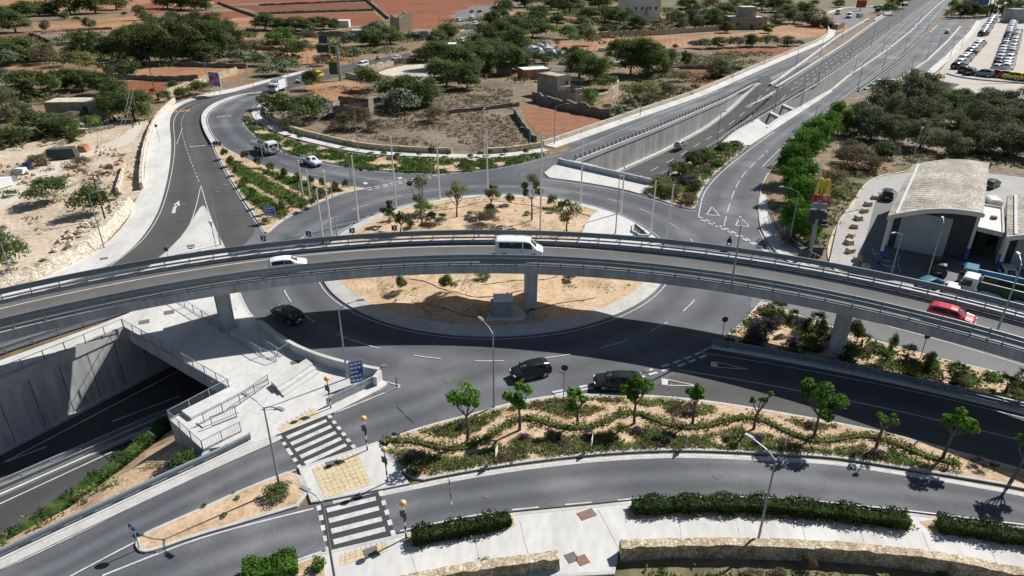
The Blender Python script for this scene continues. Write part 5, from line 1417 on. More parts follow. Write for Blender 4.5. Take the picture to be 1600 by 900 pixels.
# gantry mast with green board backs, billboards
root = empty('sign_mast', P(532, 126)); h = hgt(532, 126, 72)
mb = MB(); mb.tube([(0, 0, 0), (0, 0, h)], [.55, .45], 12); mb.build('pole', M['steel'], root)
for z, wd_, ht_ in ((h - 1.2, 1.5, 2.2), (h * .36, 2.6, 3.6)):
    mb = MB(); mb.box((-.6 - wd_ / 2, 0, z), (wd_, .15, ht_), 0); mb.bar((-.8, .1, z), (0, .1, z), .2, .2, 1); mb.build('board_back', [M['green'], M['steel']], root)
tag(root, 'thick grey mast with dark green sign backs by the far road', 'sign mast')
root = empty('billboard', P(509, 98)); h = hgt(509, 98, 55); mb = MB(); mb.tube([(-1.4, 0, 0), (-1.4, 0, h)], .12, 6); mb.tube([(1.4, 0, 0), (1.4, 0, h)], .12, 6); mb.build('pole', M['steel'], root)
mb = MB(); mb.box((-.5, 0, h - 4.6), (4.4, .3, 2.6)); mb.box((0, 0, h - 1.4), (3.2, .3, 2.6)); mb.box((0, .2, h - 7.6), (4.0, .3, 1.8)); mb.build('panel', M['steel_d'], root); tag(root, 'dark hoarding seen from behind in the far field', 'billboard')
root = empty('billboard', P(340, 150), R(-28)); h = hgt(340, 150, 112); hb = hgt(340, 150, 135)
mb = MB()
for s in (-1.2, 1.2): mb.tube([(s, .1, 0), (s, .1, h)], .09, 6)
mb.build('pole', M['white_pole'], root)
mb = MB(); mb.box((0, 0, (h + hb) / 2), (4.6, .2, h - hb)); fr_ = mb.build('frame', M['white'], root)
M['poster'] = mat('poster_print', [(.03, .04, .16), (.1, .07, .2), (.6, .25, .4), (.75, .6, .65)], scale=.55, fine=0, rough=.4)
mb = MB(); mb.box((0, -.11, (h + hb) / 2), (4.1, .03, h - hb - .5)); mb.build('poster', M['poster'], fr_); tag(root, 'roadside billboard with dark blue and pink poster at upper left', 'billboard')
root = empty('billboard', P(1344, 17)); h = hgt(1344, 17, 2)
MB().tube([(0, 0, 0), (0, 0, h - 3)], .25, 6).build('pole', M['steel_d'], root); MB().box((0, 0, h - 1.5), (6.5, .4, 4.6)).build('panel', M['red'], root); tag(root, 'dark red hoarding on a post at the top right fields', 'billboard')
root = empty('billboard', P(1524, 22)); h = hgt(1524, 22, 4)
mb = MB()
for s in (-4, 0, 4): mb.tube([(s, 0, 0), (s, 0, h)], .2, 6)
mb.build('pole', M['steel_d'], root); MB().box((0, 0, h + 1), (13, .4, 5)).build('panel', M['blue'], root); tag(root, 'wide dark blue hoarding beyond the car park', 'billboard')
# dark warning boards facing away and roller in the ramp
root = empty('warning_board', P(340, 228, .1), R(-20)); mb = MB()
for i in range(3): mb.box((-.7 + .7 * i, 0, .6), (.5, .08, .8)); mb.box((-.7 + .7 * i, .1, .1), (.1, .1, .2), 1)
mb.build('panel', [M['black'], M['steel']], root); tag(root, 'three black marker boards at the head of the planted median', 'marker board')
root = empty('sign_gantry', V2(18.6, 126.2, -1.4)); q = P(980, 279, -1.0)
root.location = (P(984, 283.5, .1).x, P(984, 283.5, .1).y + 2.6, -1.2); root.rotation_euler = (0, 0, R(-15))
mb = MB(); mb.box((0, 0, 1.2), (4.6, .25, 1.7)); mb.build('panel', M['black'], root)
mb = MB()
for i in range(5): mb.box((-2.3 + i * 1.15, -.2, 1.2), (.14, .14, 1.9))
for z in (.3, 2.1): mb.box((0, -.2, z), (4.7, .12, .12))
mb.build('frame', M['steel'], root); tag(root, 'black sign back with a white frame above the underpass mouth', 'sign gantry')
# grey cabinet beside the pier
root = empty('cabinet', P(786, 490, .7), R(2)); mb = MB(); mb.box((0, 0, .95), (2.1, 1.7, 2.1)); mb.build('body', M['grey_box'], root)
mb = MB(); mb.box((0, 0, 2.06), (2.2, 1.8, .1)); mb.build('roof', M['white'], root); mb = MB(); mb.box((-1.2, .2, .7), (.35, 1.2, 1.6)); mb.build('side_box', M['grey_box'], root)
mb = MB(); mb.box((0, -.86, .9), (1.6, .03, 1.8)); d = mb.build('door', M['grey_box'], root); mb = MB(); mb.box((.55, -.89, .9), (.08, .04, .25)); mb.build('handle', M['steel_d'], d)
tag(root, 'grey metal utility cabinet beside the flyover pier', 'utility cabinet')
mb = MB(); q = pl([(760, 500), (770, 478), (808, 478), (822, 492), (818, 500)], .55); mb.prism([V2(p.x, p.y) for p in q], .3, .72); struct(mb.build('concrete_pad', M['conc']))
# restaurant pole sign with golden arches
root = empty('pole_sign', P(1264, 402), R(-14)); h = hgt(1264, 402, 276)
MB().tube([(0, 0, 0), (0, 0, h * .78)], [.3, .26], 10).build('pole', M['steel'], root)
mb = MB()
for s in (-1, 1):
    q = [(s * .62 - .55 + .0, 0, 0)]
    pts = [(s * .37 + .37 * math.cos(t), 0, 2.0 * math.sin(t)) for t in np.linspace(math.pi, 0, 15)]
    for a, b in zip(pts, pts[1:]): mb.bar(Vector(a) + V2(0, 0, h - 2.4), Vector(b) + V2(0, 0, h - 2.4), .45, .36)
mb.build('arches', M['yellow'], root)
MB().box((0, 0, h - 3.0), (2.1, .5, 1.0)).build('red_panel', M['red'], root)
MB().box((0, 0, h - 4.0), (1.8, .5, .6)).build('grey_panel', M['grey_box'], root)
MB().box((0, 0, h - 5.1), (2.0, 1.4, 1.0)).build('drum', M['steel_d'], root)
mb = MB(); mb.box((0, 0, h - 6.2), (2.6, .4, .5)); mb.box((.9, -.4, h - 6.5), (1.0, .8, .3)); mb.build('floodlight', M['steel_d'], root)
tag(root, 'tall pole sign with yellow double arches beside the ficus trees', 'pole sign')
# portable bins at its foot
for x, y in ((1255, 404), (1275, 400)):
    mb = MB(); mb.box((0, 0, .7), (1.2, .9, 1.4), taper=1.1); mb.box((0, 0, 1.45), (1.4, 1.1, .12)); o = mb.build('litter_bin', M['steel_d']); o.location = P(x, y); auto(o, 'dark grey bin at the foot of the arches sign', 'bin', 'bins by the arches sign')
# yellow boulders along the exit lane
for i, (x, y) in enumerate([(1367, 311), (1356, 322), (1350, 332), (1341, 344), (1335, 356), (1329, 371), (1326, 382), (1328, 395), (1340, 408), (1353, 421)]):
    mb = MB(); mb.box((0, 0, .35), (1.0, 1.2, .7), taper=.8); 
    mb.v = [q + V2(rnd.uniform(-.1, .1), rnd.uniform(-.1, .1), rnd.uniform(-.06, .06)) for q in mb.v]
    o = mb.build('kerb_stone', M['plasterc']); o.location = P(x, y); o.rotation_euler = (0, 0, rnd.uniform(0, 3)); o.location.z = .02
    auto(o, 'yellowish block lining the station exit lane', 'kerb stone', 'blocks along the exit lane', y)
# ------------------------------------------------------------ vehicles (x forward, z up)
PW, GL, TY, RM, TRM, LW, LR_, PT = M['paintwork'], M['glass'], M['tyre'], M['rim'], M['trim'], M['lamp_w'], M['lamp_r'], M['plate']
MATS = [PW, GL, TY, RM, TRM, LW, LR_, PT]
ST_ = {
 'hatch': [(-1.98, .38, .72, .8, .76, .66), (-1.93, .25, .96, 1.02, .82, .66), (-1.72, .2, .97, 1.36, .85, .6), (-1.2, .2, .96, 1.47, .86, .62), (-.2, .2, .94, 1.49, .86, .63), (.35, .2, .93, 1.42, .86, .61), (1.1, .2, .93, .96, .85, .74), (1.7, .2, .82, .86, .82, .72), (1.93, .25, .68, .74, .76, .64), (1.99, .35, .58, .62, .68, .58)],
 'estate': [(-2.3, .38, .72, .8, .8, .7), (-2.25, .25, .98, 1.04, .85, .7), (-2.0, .2, 1.0, 1.42, .88, .63), (-1.4, .2, .99, 1.52, .89, .65), (0, .2, .97, 1.52, .89, .65), (.5, .2, .96, 1.44, .89, .63), (1.3, .2, .96, .99, .88, .76), (2.0, .2, .84, .89, .85, .74), (2.25, .25, .7, .76, .78, .66), (2.32, .35, .6, .64, .7, .6)],
 'suv': [(-2.05, .42, .85, .95, .8, .72), (-2.0, .3, 1.08, 1.14, .86, .72), (-1.8, .26, 1.1, 1.56, .89, .66), (-1.2, .26, 1.08, 1.66, .9, .68), (0, .26, 1.05, 1.66, .9, .68), (.35, .26, 1.04, 1.58, .9, .66), (1.05, .26, 1.04, 1.08, .89, .78), (1.8, .26, .96, 1.02, .87, .76), (2.02, .3, .8, .88, .8, .7), (2.08, .4, .66, .72, .72, .62)],
 'van': [(-2.45, .4, .95, 1.0, .84, .78), (-2.42, .28, 1.12, 1.86, .9, .78), (-2.25, .26, 1.13, 1.97, .92, .8), (-1.0, .26, 1.12, 2.0, .92, .8), (.8, .26, 1.1, 1.98, .92, .79), (1.15, .26, 1.1, 1.88, .92, .77), (1.85, .26, 1.08, 1.12, .9, .8), (2.3, .28, .92, .98, .86, .76), (2.45, .34, .76, .82, .78, .68), (2.5, .4, .66, .7, .7, .6)],
 'pickcab': [(-.75, .3, 1.02, 1.06, .86, .74), (-.72, .3, 1.04, 1.5, .87, .64), (-.5, .3, 1.04, 1.64, .88, .67), (.3, .3, 1.02, 1.64, .88, .67), (.55, .3, 1.02, 1.56, .88, .66), (1.15, .3, 1.02, 1.06, .87, .76), (2.1, .3, .94, 1.0, .85, .74), (2.4, .35, .78, .85, .78, .7), (2.46, .45, .66, .7, .72, .64)],
}
WIN = {'hatch': ((-1.55, -.32), (-.24, .98), (.42, 1.04), (-1.9, -1.76)), 'estate': ((-1.85, -.3), (-.2, 1.15), (.58, 1.22), (-2.22, -2.04)), 'suv': ((-1.65, -.3), (-.2, .92), (.42, .98), (-1.97, -1.84)), 'van': ((-2.05, .35), (.48, 1.68), (1.22, 1.78), None), 'pickcab': ((-.5, -.1), (-.02, 1.02), (.62, 1.08), None)}
WH = {'hatch': (-1.2, 1.25, .3), 'estate': (-1.35, 1.4, .32), 'suv': (-1.25, 1.3, .36), 'van': (-1.5, 1.55, .33), 'pickcab': (-1.5, 1.45, .36)}
def stat(k, x):
    S = ST_[k]
    for a, b in zip(S, S[1:]):
        if a[0] <= x <= b[0]:
            t = (x - a[0]) / (b[0] - a[0]); return [a[i] + (b[i] - a[i]) * t for i in range(6)]
    return list(S[0] if x < S[0][0] else S[-1])
def wheel_mb(r, wd=.2):
    t = MB(); t.tube([(0, -wd / 2, 0), (0, -wd * .42, 0), (0, wd * .42, 0), (0, wd / 2, 0)], [r * .9, r, r, r * .9], 16)
    h = MB(); h.tube([(0, -wd / 2 - .012, 0), (0, wd / 2 + .012, 0)], r * .62, 10)
    return t, h
def car_parts(k):
    """list of (name, geometry, material, parent name)"""
    out = []; S = ST_[k]; mb = MB()
    for x, zb, zs, zr, wl, wr in S:
        c = [(wl * .9, zb), (wl * .985, zb + .16), (wl, (zb + zs) / 2), (wl * .975, zs), (wr * 1.0, zr - .05), (wr * .84, zr), (wr * .4, zr + .02)]
        for y, z in c: mb.v.append(Vector((x, y, z)))
        for y, z in c[::-1]: mb.v.append(Vector((x, -y, z)))
    n = 14
    for i in range(len(S) - 1):
        for j in range(n): mb.f.append((i * n + j, i * n + (j + 1) % n, (i + 1) * n + (j + 1) % n, (i + 1) * n + j)); mb.m.append(0)
    mb.f.append(tuple(range(n))[::-1]); mb.m.append(0); mb.f.append(tuple((len(S) - 1) * n + j for j in range(n))); mb.m.append(0)
    out.append(('body', mb, PW, None))
    w_ = WIN[k]
    for x0, x1 in w_[:2]:
        for s in (1, -1):
            mb = MB(); m_ = 8
            for i in range(m_ + 1):
                x = x0 + (x1 - x0) * i / m_; _, zb, zs, zr, wl, wr = stat(k, x)
                ya, za, yb, zb2 = wl * .975, zs, wr, zr - .05
                for v in (.12, .86): mb.v.append(Vector((x, s * (ya + (yb - ya) * v + .012), za + (zb2 - za) * v)))
            for i in range(m_): mb.f.append((2 * i, 2 * i + 2, 2 * i + 3, 2 * i + 1)); mb.m.append(0)
            out.append(('side_window', mb, GL, None))
    def topglass(x0, x1, name, f=.93):
        mb = MB(); m_ = 6
        for i in range(m_ + 1):
            x = x0 + (x1 - x0) * i / m_; _, zb, zs, zr, wl, wr = stat(k, x)
            for y, dz in ((-.93, -.03), (-.5, .014), (0, .03), (.5, .014), (.93, -.03)): mb.v.append(Vector((x, y * wr * f, zr + dz + .012)))
        for i in range(m_):
            for j in range(4): mb.f.append((5 * i + j, 5 * i + 5 + j, 5 * i + 6 + j, 5 * i + 1 + j)); mb.m.append(0)
        out.append((name, mb, GL, None))
    topglass(w_[2][0], w_[2][1], 'windscreen')
    if w_[3]: topglass(w_[3][0], w_[3][1], 'rear_window')
    elif k == 'van':
        mb = MB(); mb.box((-2.452, 0, 1.5), (.02, 1.3, .5)); out.append(('rear_window', mb, GL, None))
    xa, xb, r = WH[k]
    for x in (xa, xb):
        for s in (1, -1):
            wl = stat(k, x)[4]
            if k == 'pickcab' and x < 0: wl = .86
            a = MB(); a.tube([(x, s * (wl - .2), r), (x, s * (wl + .006), r)], r * 1.18, 18); out.append(('wheel_arch', a, TRM, None))
            t, h = wheel_mb(r); T = Matrix.Translation((x, s * (wl - .075), r)); t2, h2 = MB(), MB(); t2.merge(t, 0, T); h2.merge(h, 0, T)
            out.append(('wheel', t2, TY, None)); out.append(('rim', h2, RM, 'wheel'))
    f, b = S[-2], S[1]
    for s in (1, -1):
        mb = MB(); mb.box((f[0] - .03, s * f[4] * .72, f[2] - .02), (.16, .34, .15)); out.append(('headlight', mb, LW, None))
        mb = MB(); mb.box((b[0] + .04, s * b[4] * .84, b[2] - .12), (.14, .2, .26)); out.append(('tail_light', mb, LR_, None))
        x = WIN[k][1][1] - .2; q = stat(k, x); mb = MB(); mb.box((x, s * (q[4] + .09), q[2] + .08), (.14, .2, .13), taper=.8); out.append(('mirror', mb, PW, None))
    mb = MB(); mb.box((S[-1][0] - .02, 0, .42), (.1, 1.2, .16)); mb.box((S[-1][0] + .01, 0, .56), (.06, .8, .08)); out.append(('front_grille', mb, TRM, None))
    mb = MB(); mb.box((S[0][0] + .02, 0, .42), (.12, 1.35, .2)); out.append(('rear_bumper', mb, TRM, None))
    mb = MB(); mb.box((S[0][0] - .02, 0, .62), (.05, .5, .12)); out.append(('number_plate', mb, PT, None))
    for s in (1, -1):
        mb = MB(); q = stat(k, 0); mb.box((0, s * q[4] * .93, q[1] + .05), ((S[-1][0] - S[0][0]) * .55, .06, .12)); out.append(('sill', mb, TRM, None))
    for x in (w_[1][0] - .04,):     # door seams as thin dark lines
        for s in (1, -1):
            q = stat(k, x); mb = MB(); mb.bar((x, s * (q[4] + .002), q[1] + .15), (x, s * (q[4] + .002), q[2]), .012, .012); mb.box((x - .25, s * (q[4] + .004), q[2] - .13), (.18, .03, .035)); out.append(('door_seam', mb, TRM, None))
    return out
def car_object(name, k, merged=False, extra=None):
    parts = car_parts(k) + (extra or [])
    if merged:
        mb = MB()
        for nm, g, mt, pa in parts: mb.merge(g, MATS.index(mt))
        return mb.build(name, MATS)
    root = empty(name); last = {}
    for nm, g, mt, pa in parts:
        o = g.build(nm, mt, last.get(pa) if pa else root, smooth=False); last[nm] = o
    return reg(root)
def heading(a, b):
    p, q = P(*a), P(*b); d = q - p; return math.atan2(d.y, d.x)
PROTO = {}
def vehicle(k, px, py, hd, color, label, cat, z=0.0, group=None, scale=1.0, name=None, extra=None):
    nm = name or {'hatch': 'hatchback_car', 'estate': 'estate_car', 'suv': 'suv_car', 'van': 'van'}[k]
    if (k, nm) not in PROTO: PROTO[(k, nm)] = car_object(nm, k, extra=extra)
    q = P(px, py, z)
    o = place(PROTO[(k, nm)], q, hd, (scale,) * 3, color)
    tag(o, label, cat, group); return o
WHT, BLK, SIL, RED = (.78, .79, .8, 1), (.012, .014, .017, 1), (.42, .44, .46, 1), (.5, .02, .03, 1)
def bz(px, py, r):           # place on the bridge: heading along the arc
    q = P(px, py, ZD); a = math.atan2(q.x - BC.x, q.y - BC.y); return -a
vehicle('hatch', 451, 421, bz(451, 421, 0), WHT, 'white hatchback driving along the left part of the flyover', 'car', ZD)
vehicle('van', 811, 400, bz(811, 400, 0), (.7, .75, .78, 1), 'pale blue-white minibus driving over the middle of the flyover', 'minibus', ZD, scale=1.08)
vehicle('hatch', 1484, 502, bz(1484, 502, 0), RED, 'red hatchback driving along the right part of the flyover', 'car', ZD)
zL = LAYER[0] + .006
vehicle('estate', 450, 497, heading((470, 502), (432, 484)), (.02, .022, .022, 1), 'dark estate car circling left of the roundabout island', 'car', zL, scale=.97)
vehicle('hatch', 829, 586, heading((850, 584), (806, 594)), BLK, 'small black hatchback crossing the junction below the island', 'car', zL)
vehicle('estate', 965, 604, heading((1000, 605), (930, 602)), (.012, .022, .02, 1), 'black estate car waiting behind the long planted bed', 'car', zL)
q = P(1063, 229, -5.1); o = place(PROTO[('hatch', 'hatchback_car')], q, math.atan2(.78, .62), None, SIL); tag(o, 'silver car driving up out of the sunken carriageway', 'car')
# white pickup
ex = []
mb = MB(); mb.box((-1.6, 0, .62), (1.75, 1.62, .12)); mb.box((-1.6, .83, .84), (1.75, .06, .5)); mb.box((-1.6, -.83, .84), (1.75, .06, .5)); mb.box((-2.46, 0, .84), (.06, 1.7, .5)); ex.append(('load_bed', mb, PW, None))
mb = MB(); mb.box((-1.6, 0, .69), (1.66, 1.58, .02)); ex.append(('bed_liner', mb, TRM, None))
mb = MB(); mb.bar((-.85, -.75, 1.5), (-.85, .75, 1.5), .06, .06); mb.bar((-.85, -.75, .9), (-.85, -.75, 1.5), .06, .06); mb.bar((-.85, .75, .9), (-.85, .75, 1.5), .06, .06); ex.append(('roll_bar', mb, TRM, None))
PKS = car_parts
vehicle('pickcab', 488, 257, heading((470, 249), (505, 262)), (.66, .72, .78, 1), 'pale blue pickup truck beside the green bed north-west of the roundabout', 'pickup', zL, name='pickup_truck', extra=ex)
# trucks
def truck(name, px, py, hd, label, cat, cabcol, bodyf, z=zL, wheels=(2.1, -1.2, -2.4), r=.5, wd=2.3, cabx=2.2, cabh=2.6, scale=1.0):
    root = empty(name, P(px, py, z), hd); root.scale = (scale,) * 3
    hw = wd / 2
    mb = MB(); x0, x1 = cabx - .85, cabx + .9
    sec = [(x0, .75, 0), (x1 - .05, .75, 0), (x1, 1.5, 0), (x1 - .28, cabh - .1, .1), (x1 - .5, cabh, .14), (x0, cabh, .1)]
    n = len(sec)
    mb.v += [Vector((x, hw - i, z_)) for x, z_, i in sec] + [Vector((x, -hw + i, z_)) for x, z_, i in sec]
    mb.f += [tuple(range(n))[::-1], tuple(range(n, 2 * n))] + [(i, (i + 1) % n, n + (i + 1) % n, n + i) for i in range(n)]; mb.m += [0] * (n + 2)
    cab = mb.build('cab', PW, root); cab.color = cabcol
    mb = MB(); mb.add([(x1 + .012, -hw + .12, 1.55), (x1 + .012, hw - .12, 1.55), (x1 - .262, hw - .2, cabh - .2), (x1 - .262, -hw + .2, cabh - .2)], [(0, 1, 2, 3)]); mb.build('windscreen', GL, cab)
    for s in (1, -1):
        mb = MB(); mb.add([(x0 + .45, s * (hw + .012), 1.55), (x1 - .12, s * (hw + .012), 1.55), (x1 - .35, s * (hw - .06), cabh - .28), (x0 + .45, s * (hw - .06), cabh - .28)], [(0, 1, 2, 3)]); mb.build('side_window', GL, cab)
        mb = MB(); mb.box((x1 + .01, s * (hw - .3), .98), (.05, .36, .2)); mb.build('headlight', LW, root)
        mb = MB(); mb.box((x1 - .1, s * (hw + .2), 1.9), (.1, .22, .45)); mb.build('mirror', TRM, root)
    mb = MB(); mb.box((x1 - .02, 0, .62), (.18, wd * .98, .35)); mb.box((x1 + .012, 0, 1.25), (.03, wd * .6, .22)); mb.build('bumper', TRM, root)
    mb = MB(); mb.box((-.3 + cabx * .1, 0, .72), (cabx + 3.6, .9, .25)); mb.build('chassis', TRM, root)
    t, h = wheel_mb(r, .32)
    for x in wheels:
        for s in (1, -1):
            o = t.build('wheel', TY, root); o.location = (x, s * (hw - .18), r)
            d = h.build('rim', RM, o)
    bodyf(root, hw)
    tag(root, label, cat); return root
def dump(root, hw):
    mb = MB(); mb.box((-1.3, 0, 1.2), (4.9, hw * 2, .14))
    for s in (1, -1): mb.box((-1.3, s * (hw - .04), 1.62), (4.9, .08, .75))
    mb.box((1.14, 0, 1.85), (.08, hw * 2, 1.2)); mb.box((-3.72, 0, 1.62), (.08, hw * 2, .75)); o = mb.build('tipper_body', PW, root); o.color = (.48, .47, .47, 1)
    mb = MB(); mb.box((-1.3, 0, 1.3), (4.7, hw * 2 - .2, .06)); mb.build('load_floor', M['rubble'], o)
truck('dump_truck', 416, 238, heading((400, 233), (434, 243)), 'white tipper truck driving on the bend at upper left', 'truck', (.7, .72, .74, 1), dump)
def boxb(root, hw):
    mb = MB(); mb.box((-1.3, 0, 2.05), (4.6, hw * 2, 2.5)); o = mb.build('cargo_box', PW, root); o.color = (.8, .8, .8, 1)
    mb = MB(); 
    for z in (.82, 3.3): mb.box((-1.3, 0, z), (4.66, hw * 2 + .06, .08))
    mb.build('box_edge', RM, o)
truck('box_truck', 434, 143, heading((450, 137), (418, 149)), 'white box truck coming round the far bend', 'truck', (.72, .74, .75, 1), boxb, wheels=(2.1, -2.0), scale=1.05)
def flat(colr, h=1.0):
    def f(root, hw):
        mb = MB(); mb.box((-1.6, 0, 1.1), (5.2, hw * 2, .14))
        for s in (1, -1): mb.box((-1.6, s * (hw - .04), 1.2 + h / 2), (5.2, .08, h))
        mb.box((.98, 0, 1.3 + h / 2), (.08, hw * 2, h + .2)); mb.box((-4.18, 0, 1.2 + h / 2), (.08, hw * 2, h)); o = mb.build('drop_side_body', PW, root); o.color = colr
        mb = MB()
        for s in (1, -1): mb.box((-1.6, s * (hw - .04), 1.25 + h), (5.3, .12, .07))
        mb.build('body_rail', RM, o)
    return f
zS = LAYER[0] + .03
truck('flatbed_truck', 1541, 468, heading((1600, 475), (1510, 452)), 'white-cabbed truck with dark green open body on the station forecourt', 'truck', (.75, .76, .76, 1), flat((.02, .055, .025, 1), 1.2), zS, wheels=(2.1, -2.2, -3.2))
truck('flatbed_truck', 1531, 450, heading((1600, 465), (1515, 446)), 'pale blue flatbed body parked behind the green truck', 'truck', (.08, .2, .3, 1), flat((.06, .22, .36, 1), .7), zS, wheels=(2.1, -2.2, -3.2), cabx=1.6)
# other road vehicles
vehicle('van', 497, 121, heading((485, 124), (512, 115)), (.85, .55, .01, 1), 'bright yellow van on the far road by the green bush', 'van', zL, scale=1.05)
vehicle('hatch', 470, 128, heading((485, 124), (455, 134)), (.4, .5, .6, 1), 'pale blue car half behind the round green bush', 'car', zL)
vehicle('van', 567, 104, heading((590, 97), (540, 109)), WHT, 'white van on the far road beyond the sign mast', 'van', zL)
vehicle('hatch', 619, 93, heading((640, 88), (600, 96)), (.5, .55, .6, 1), 'pale grey car on the far road, last before the dark trees', 'car', zL)
vehicle('hatch', 649, 88, heading((660, 85), (630, 90)), WHT, 'white car on the far road beside the dark trees', 'car', zL)
for k, x, y, hd, c, lb in [('van', 718, 33, 1.2, WHT, 'white van on the far S-bend, outer lane'), ('hatch', 737, 27, -1.9, WHT, 'white car on the far S-bend ahead of the van'), ('hatch', 737, 19.5, -1.9, BLK, 'dark car at the top of the far S-bend'), ('van', 742, 39, -1.9, (.75, .78, .8, 1), 'large white van in the middle of the far S-bend'), ('suv', 757, 52, -1.7, (.03, .035, .05, 1), 'dark car in the lower part of the far S-bend'), ('hatch', 756, 63, -1.9, WHT, 'white car at the lower end of the far S-bend'), ('van', 723, 66, 1.3, (.6, .66, .7, 1), 'pale van leaving the far S-bend beside the kerb'), ('hatch', 749, 19.5, -2.2, BLK, 'dark car entering the far S-bend from the right')]:
    vehicle(k, x, y, hd, c, lb, 'car' if k != 'van' else 'van', zL)
vehicle('hatch', 1480, 52, math.atan2(.78, .62), WHT, 'white car on the narrow third ramp near the car park', 'car', zL, scale=1.2)
vehicle('van', 1310, 22, heading((1310, 22), (1325, 16)), WHT, 'white minibus at the bend of the small lane, left of two', 'minibus', zL, scale=1.5)
vehicle('van', 1326, 28, heading((1330, 24), (1322, 32)), WHT, 'tall white van at the bend of the small lane', 'minibus', zL, scale=1.6)
vehicle('van', 1343, 27, heading((1330, 28), (1352, 25)), (.35, .48, .46, 1), 'grey-green van parked beside the small lane', 'van', zL, scale=1.2)
# cars round the service station
zS = LAYER[0] + .02
vehicle('suv', 1386, 309, heading((1384, 318), (1388, 296)), BLK, 'black car leaving past the left side of the service station', 'car', zS)
vehicle('hatch', 1549, 292, heading((1545, 294), (1556, 289)), (.01, .03, .03, 1), 'dark green car behind the service station', 'car', zS)
vehicle('suv', 1467, 424, heading((1467, 424), (1470, 404)), (.02, .022, .024, 1), 'dark car parked in the shade by the roller shutter', 'car', zS)
vehicle('hatch', 1451, 449, heading((1440, 452), (1466, 443)), (.03, .16, .22, 1), 'teal car parked beside the flyover railing', 'car', zS)
vehicle('suv', 1486, 461, heading((1484, 464), (1488, 446)), WHT, 'white car parked in front of the white truck cab', 'car', zS)
vehicle('hatch', 1531, 474, heading((1545, 478), (1518, 470)), WHT, 'white car parked beside the green truck', 'car', zS)
vehicle('hatch', 1584, 489, heading((1596, 493), (1570, 484)), WHT, 'white car at the right picture edge beyond the railing', 'car', zS)
vehicle('suv', 1573, 438, heading((1562, 420), (1580, 446)), (.55, .57, .58, 1), 'silver hatchback parked in front of the right-hand shutter', 'car', zS)
# motorcyclist: machine and rider
root = empty('motorcycle', P(1138, 389, zL), heading((1139, 380), (1136, 396)))
for x in (-.68, .68):
    mb = MB(); mb.tube([(x, -.07, .31), (x, .07, .31)], .31, 16); o = mb.build('wheel', TY, root)
    MB().tube([(x, -.08, .31), (x, .08, .31)], .18, 10).build('rim', RM, o)
mb = MB(); mb.box((.05, 0, .72), (.9, .3, .34), taper=.7); mb.box((.72, 0, .88), (.35, .42, .4), taper=.6); mb.box((-.55, 0, .82), (.6, .26, .14)); mb.box((0, 0, .42), (.6, .3, .3)); mb.build('fairing', M['white'], root)
mb = MB(); mb.box((-.3, 0, .9), (.7, .3, .1)); mb.build('seat', TRM, root)
mb = MB(); mb.bar((.5, -.36, 1.05), (.5, .36, 1.05), .05, .05); mb.bar((.68, 0, .35), (.5, 0, 1.05), .08, .2); mb.build('handlebar', TRM, root)
tag(root, 'white motorcycle heading towards the flyover on the right approach', 'motorcycle')
def skin_body(name, V, E, Rd, m):
    me = bpy.data.meshes.new(name); me.from_pydata(V, E, []); o = bpy.data.objects.new(name, me); col.objects.link(o)
    md = o.modifiers.new('s', 'SKIN')
    for i, r in enumerate(Rd):
        me.skin_vertices[0].data[i].radius = r if hasattr(r, '__len__') else (r, r)
    me.skin_vertices[0].data[0].use_root = True
    o.modifiers.new('u', 'SUBSURF').levels = 1
    me2 = bpy.data.meshes.new_from_object(o.evaluated_get(bpy.context.evaluated_depsgraph_get()))
    bpy.data.objects.remove(o); me2.materials.clear(); me2.materials.append(m)
    n_ = bpy.data.objects.new(name, me2); col.objects.link(n_); return n_
V = [(-.3, 0, 1.02), (-.22, 0, 1.25), (-.1, 0, 1.48), (-.04, 0, 1.58), (-.02, 0, 1.68), (0, 0, 1.8)]
E_ = [(0, 1), (1, 2), (2, 3), (3, 4), (4, 5)]; Rd = [(.17, .15), (.17, .14), (.2, .13), .07, .1, .09]
for s in (1, -1):
    b = len(V); V += [(-.06, s * .2, 1.46), (.16, s * .3, 1.24), (.42, s * .32, 1.1), (.5, s * .31, 1.08)]; E_ += [(2, b), (b, b + 1), (b + 1, b + 2), (b + 2, b + 3)]; Rd += [.075, .06, .045, .04]
    b = len(V); V += [(-.26, s * .12, .98), (.14, s * .24, .88), (-.02, s * .24, .46), (-.04, s * .24, .3), (.12, s * .25, .28)]; E_ += [(0, b), (b, b + 1), (b + 1, b + 2), (b + 2, b + 3), (b + 3, b + 4)]; Rd += [.11, .08, .06, .05, .045]
rider = skin_body('person', V, E_, Rd, M['cloth'])
rider.location = root.location; rider.rotation_euler = root.rotation_euler
mb = MB(); mb.ball((0, 0, 1.78), .15, 0, 12, 8, (1.05, .9, 1.0)); mb.build('helmet', M['black'], rider)
mb = MB(); mb.box((.11, 0, 1.76), (.1, .2, .1)); mb.build('visor', GL, rider)
for s in (1, -1):
    mb = MB(); mb.box((.52, s * .31, 1.08), (.08, .1, .06))
    for k in range(4): mb.tube([(.55, s * (.275 + .022 * k), 1.09), (.58, s * (.275 + .022 * k), 1.07), (.565, s * (.275 + .022 * k), 1.04)], .011, 5)
    mb.tube([(.52, s * .26, 1.07), (.56, s * .25, 1.05)], .012, 5); mb.build('glove', M['black'], rider)
tag(rider, 'person in dark clothing and helmet riding the white motorcycle', 'person')
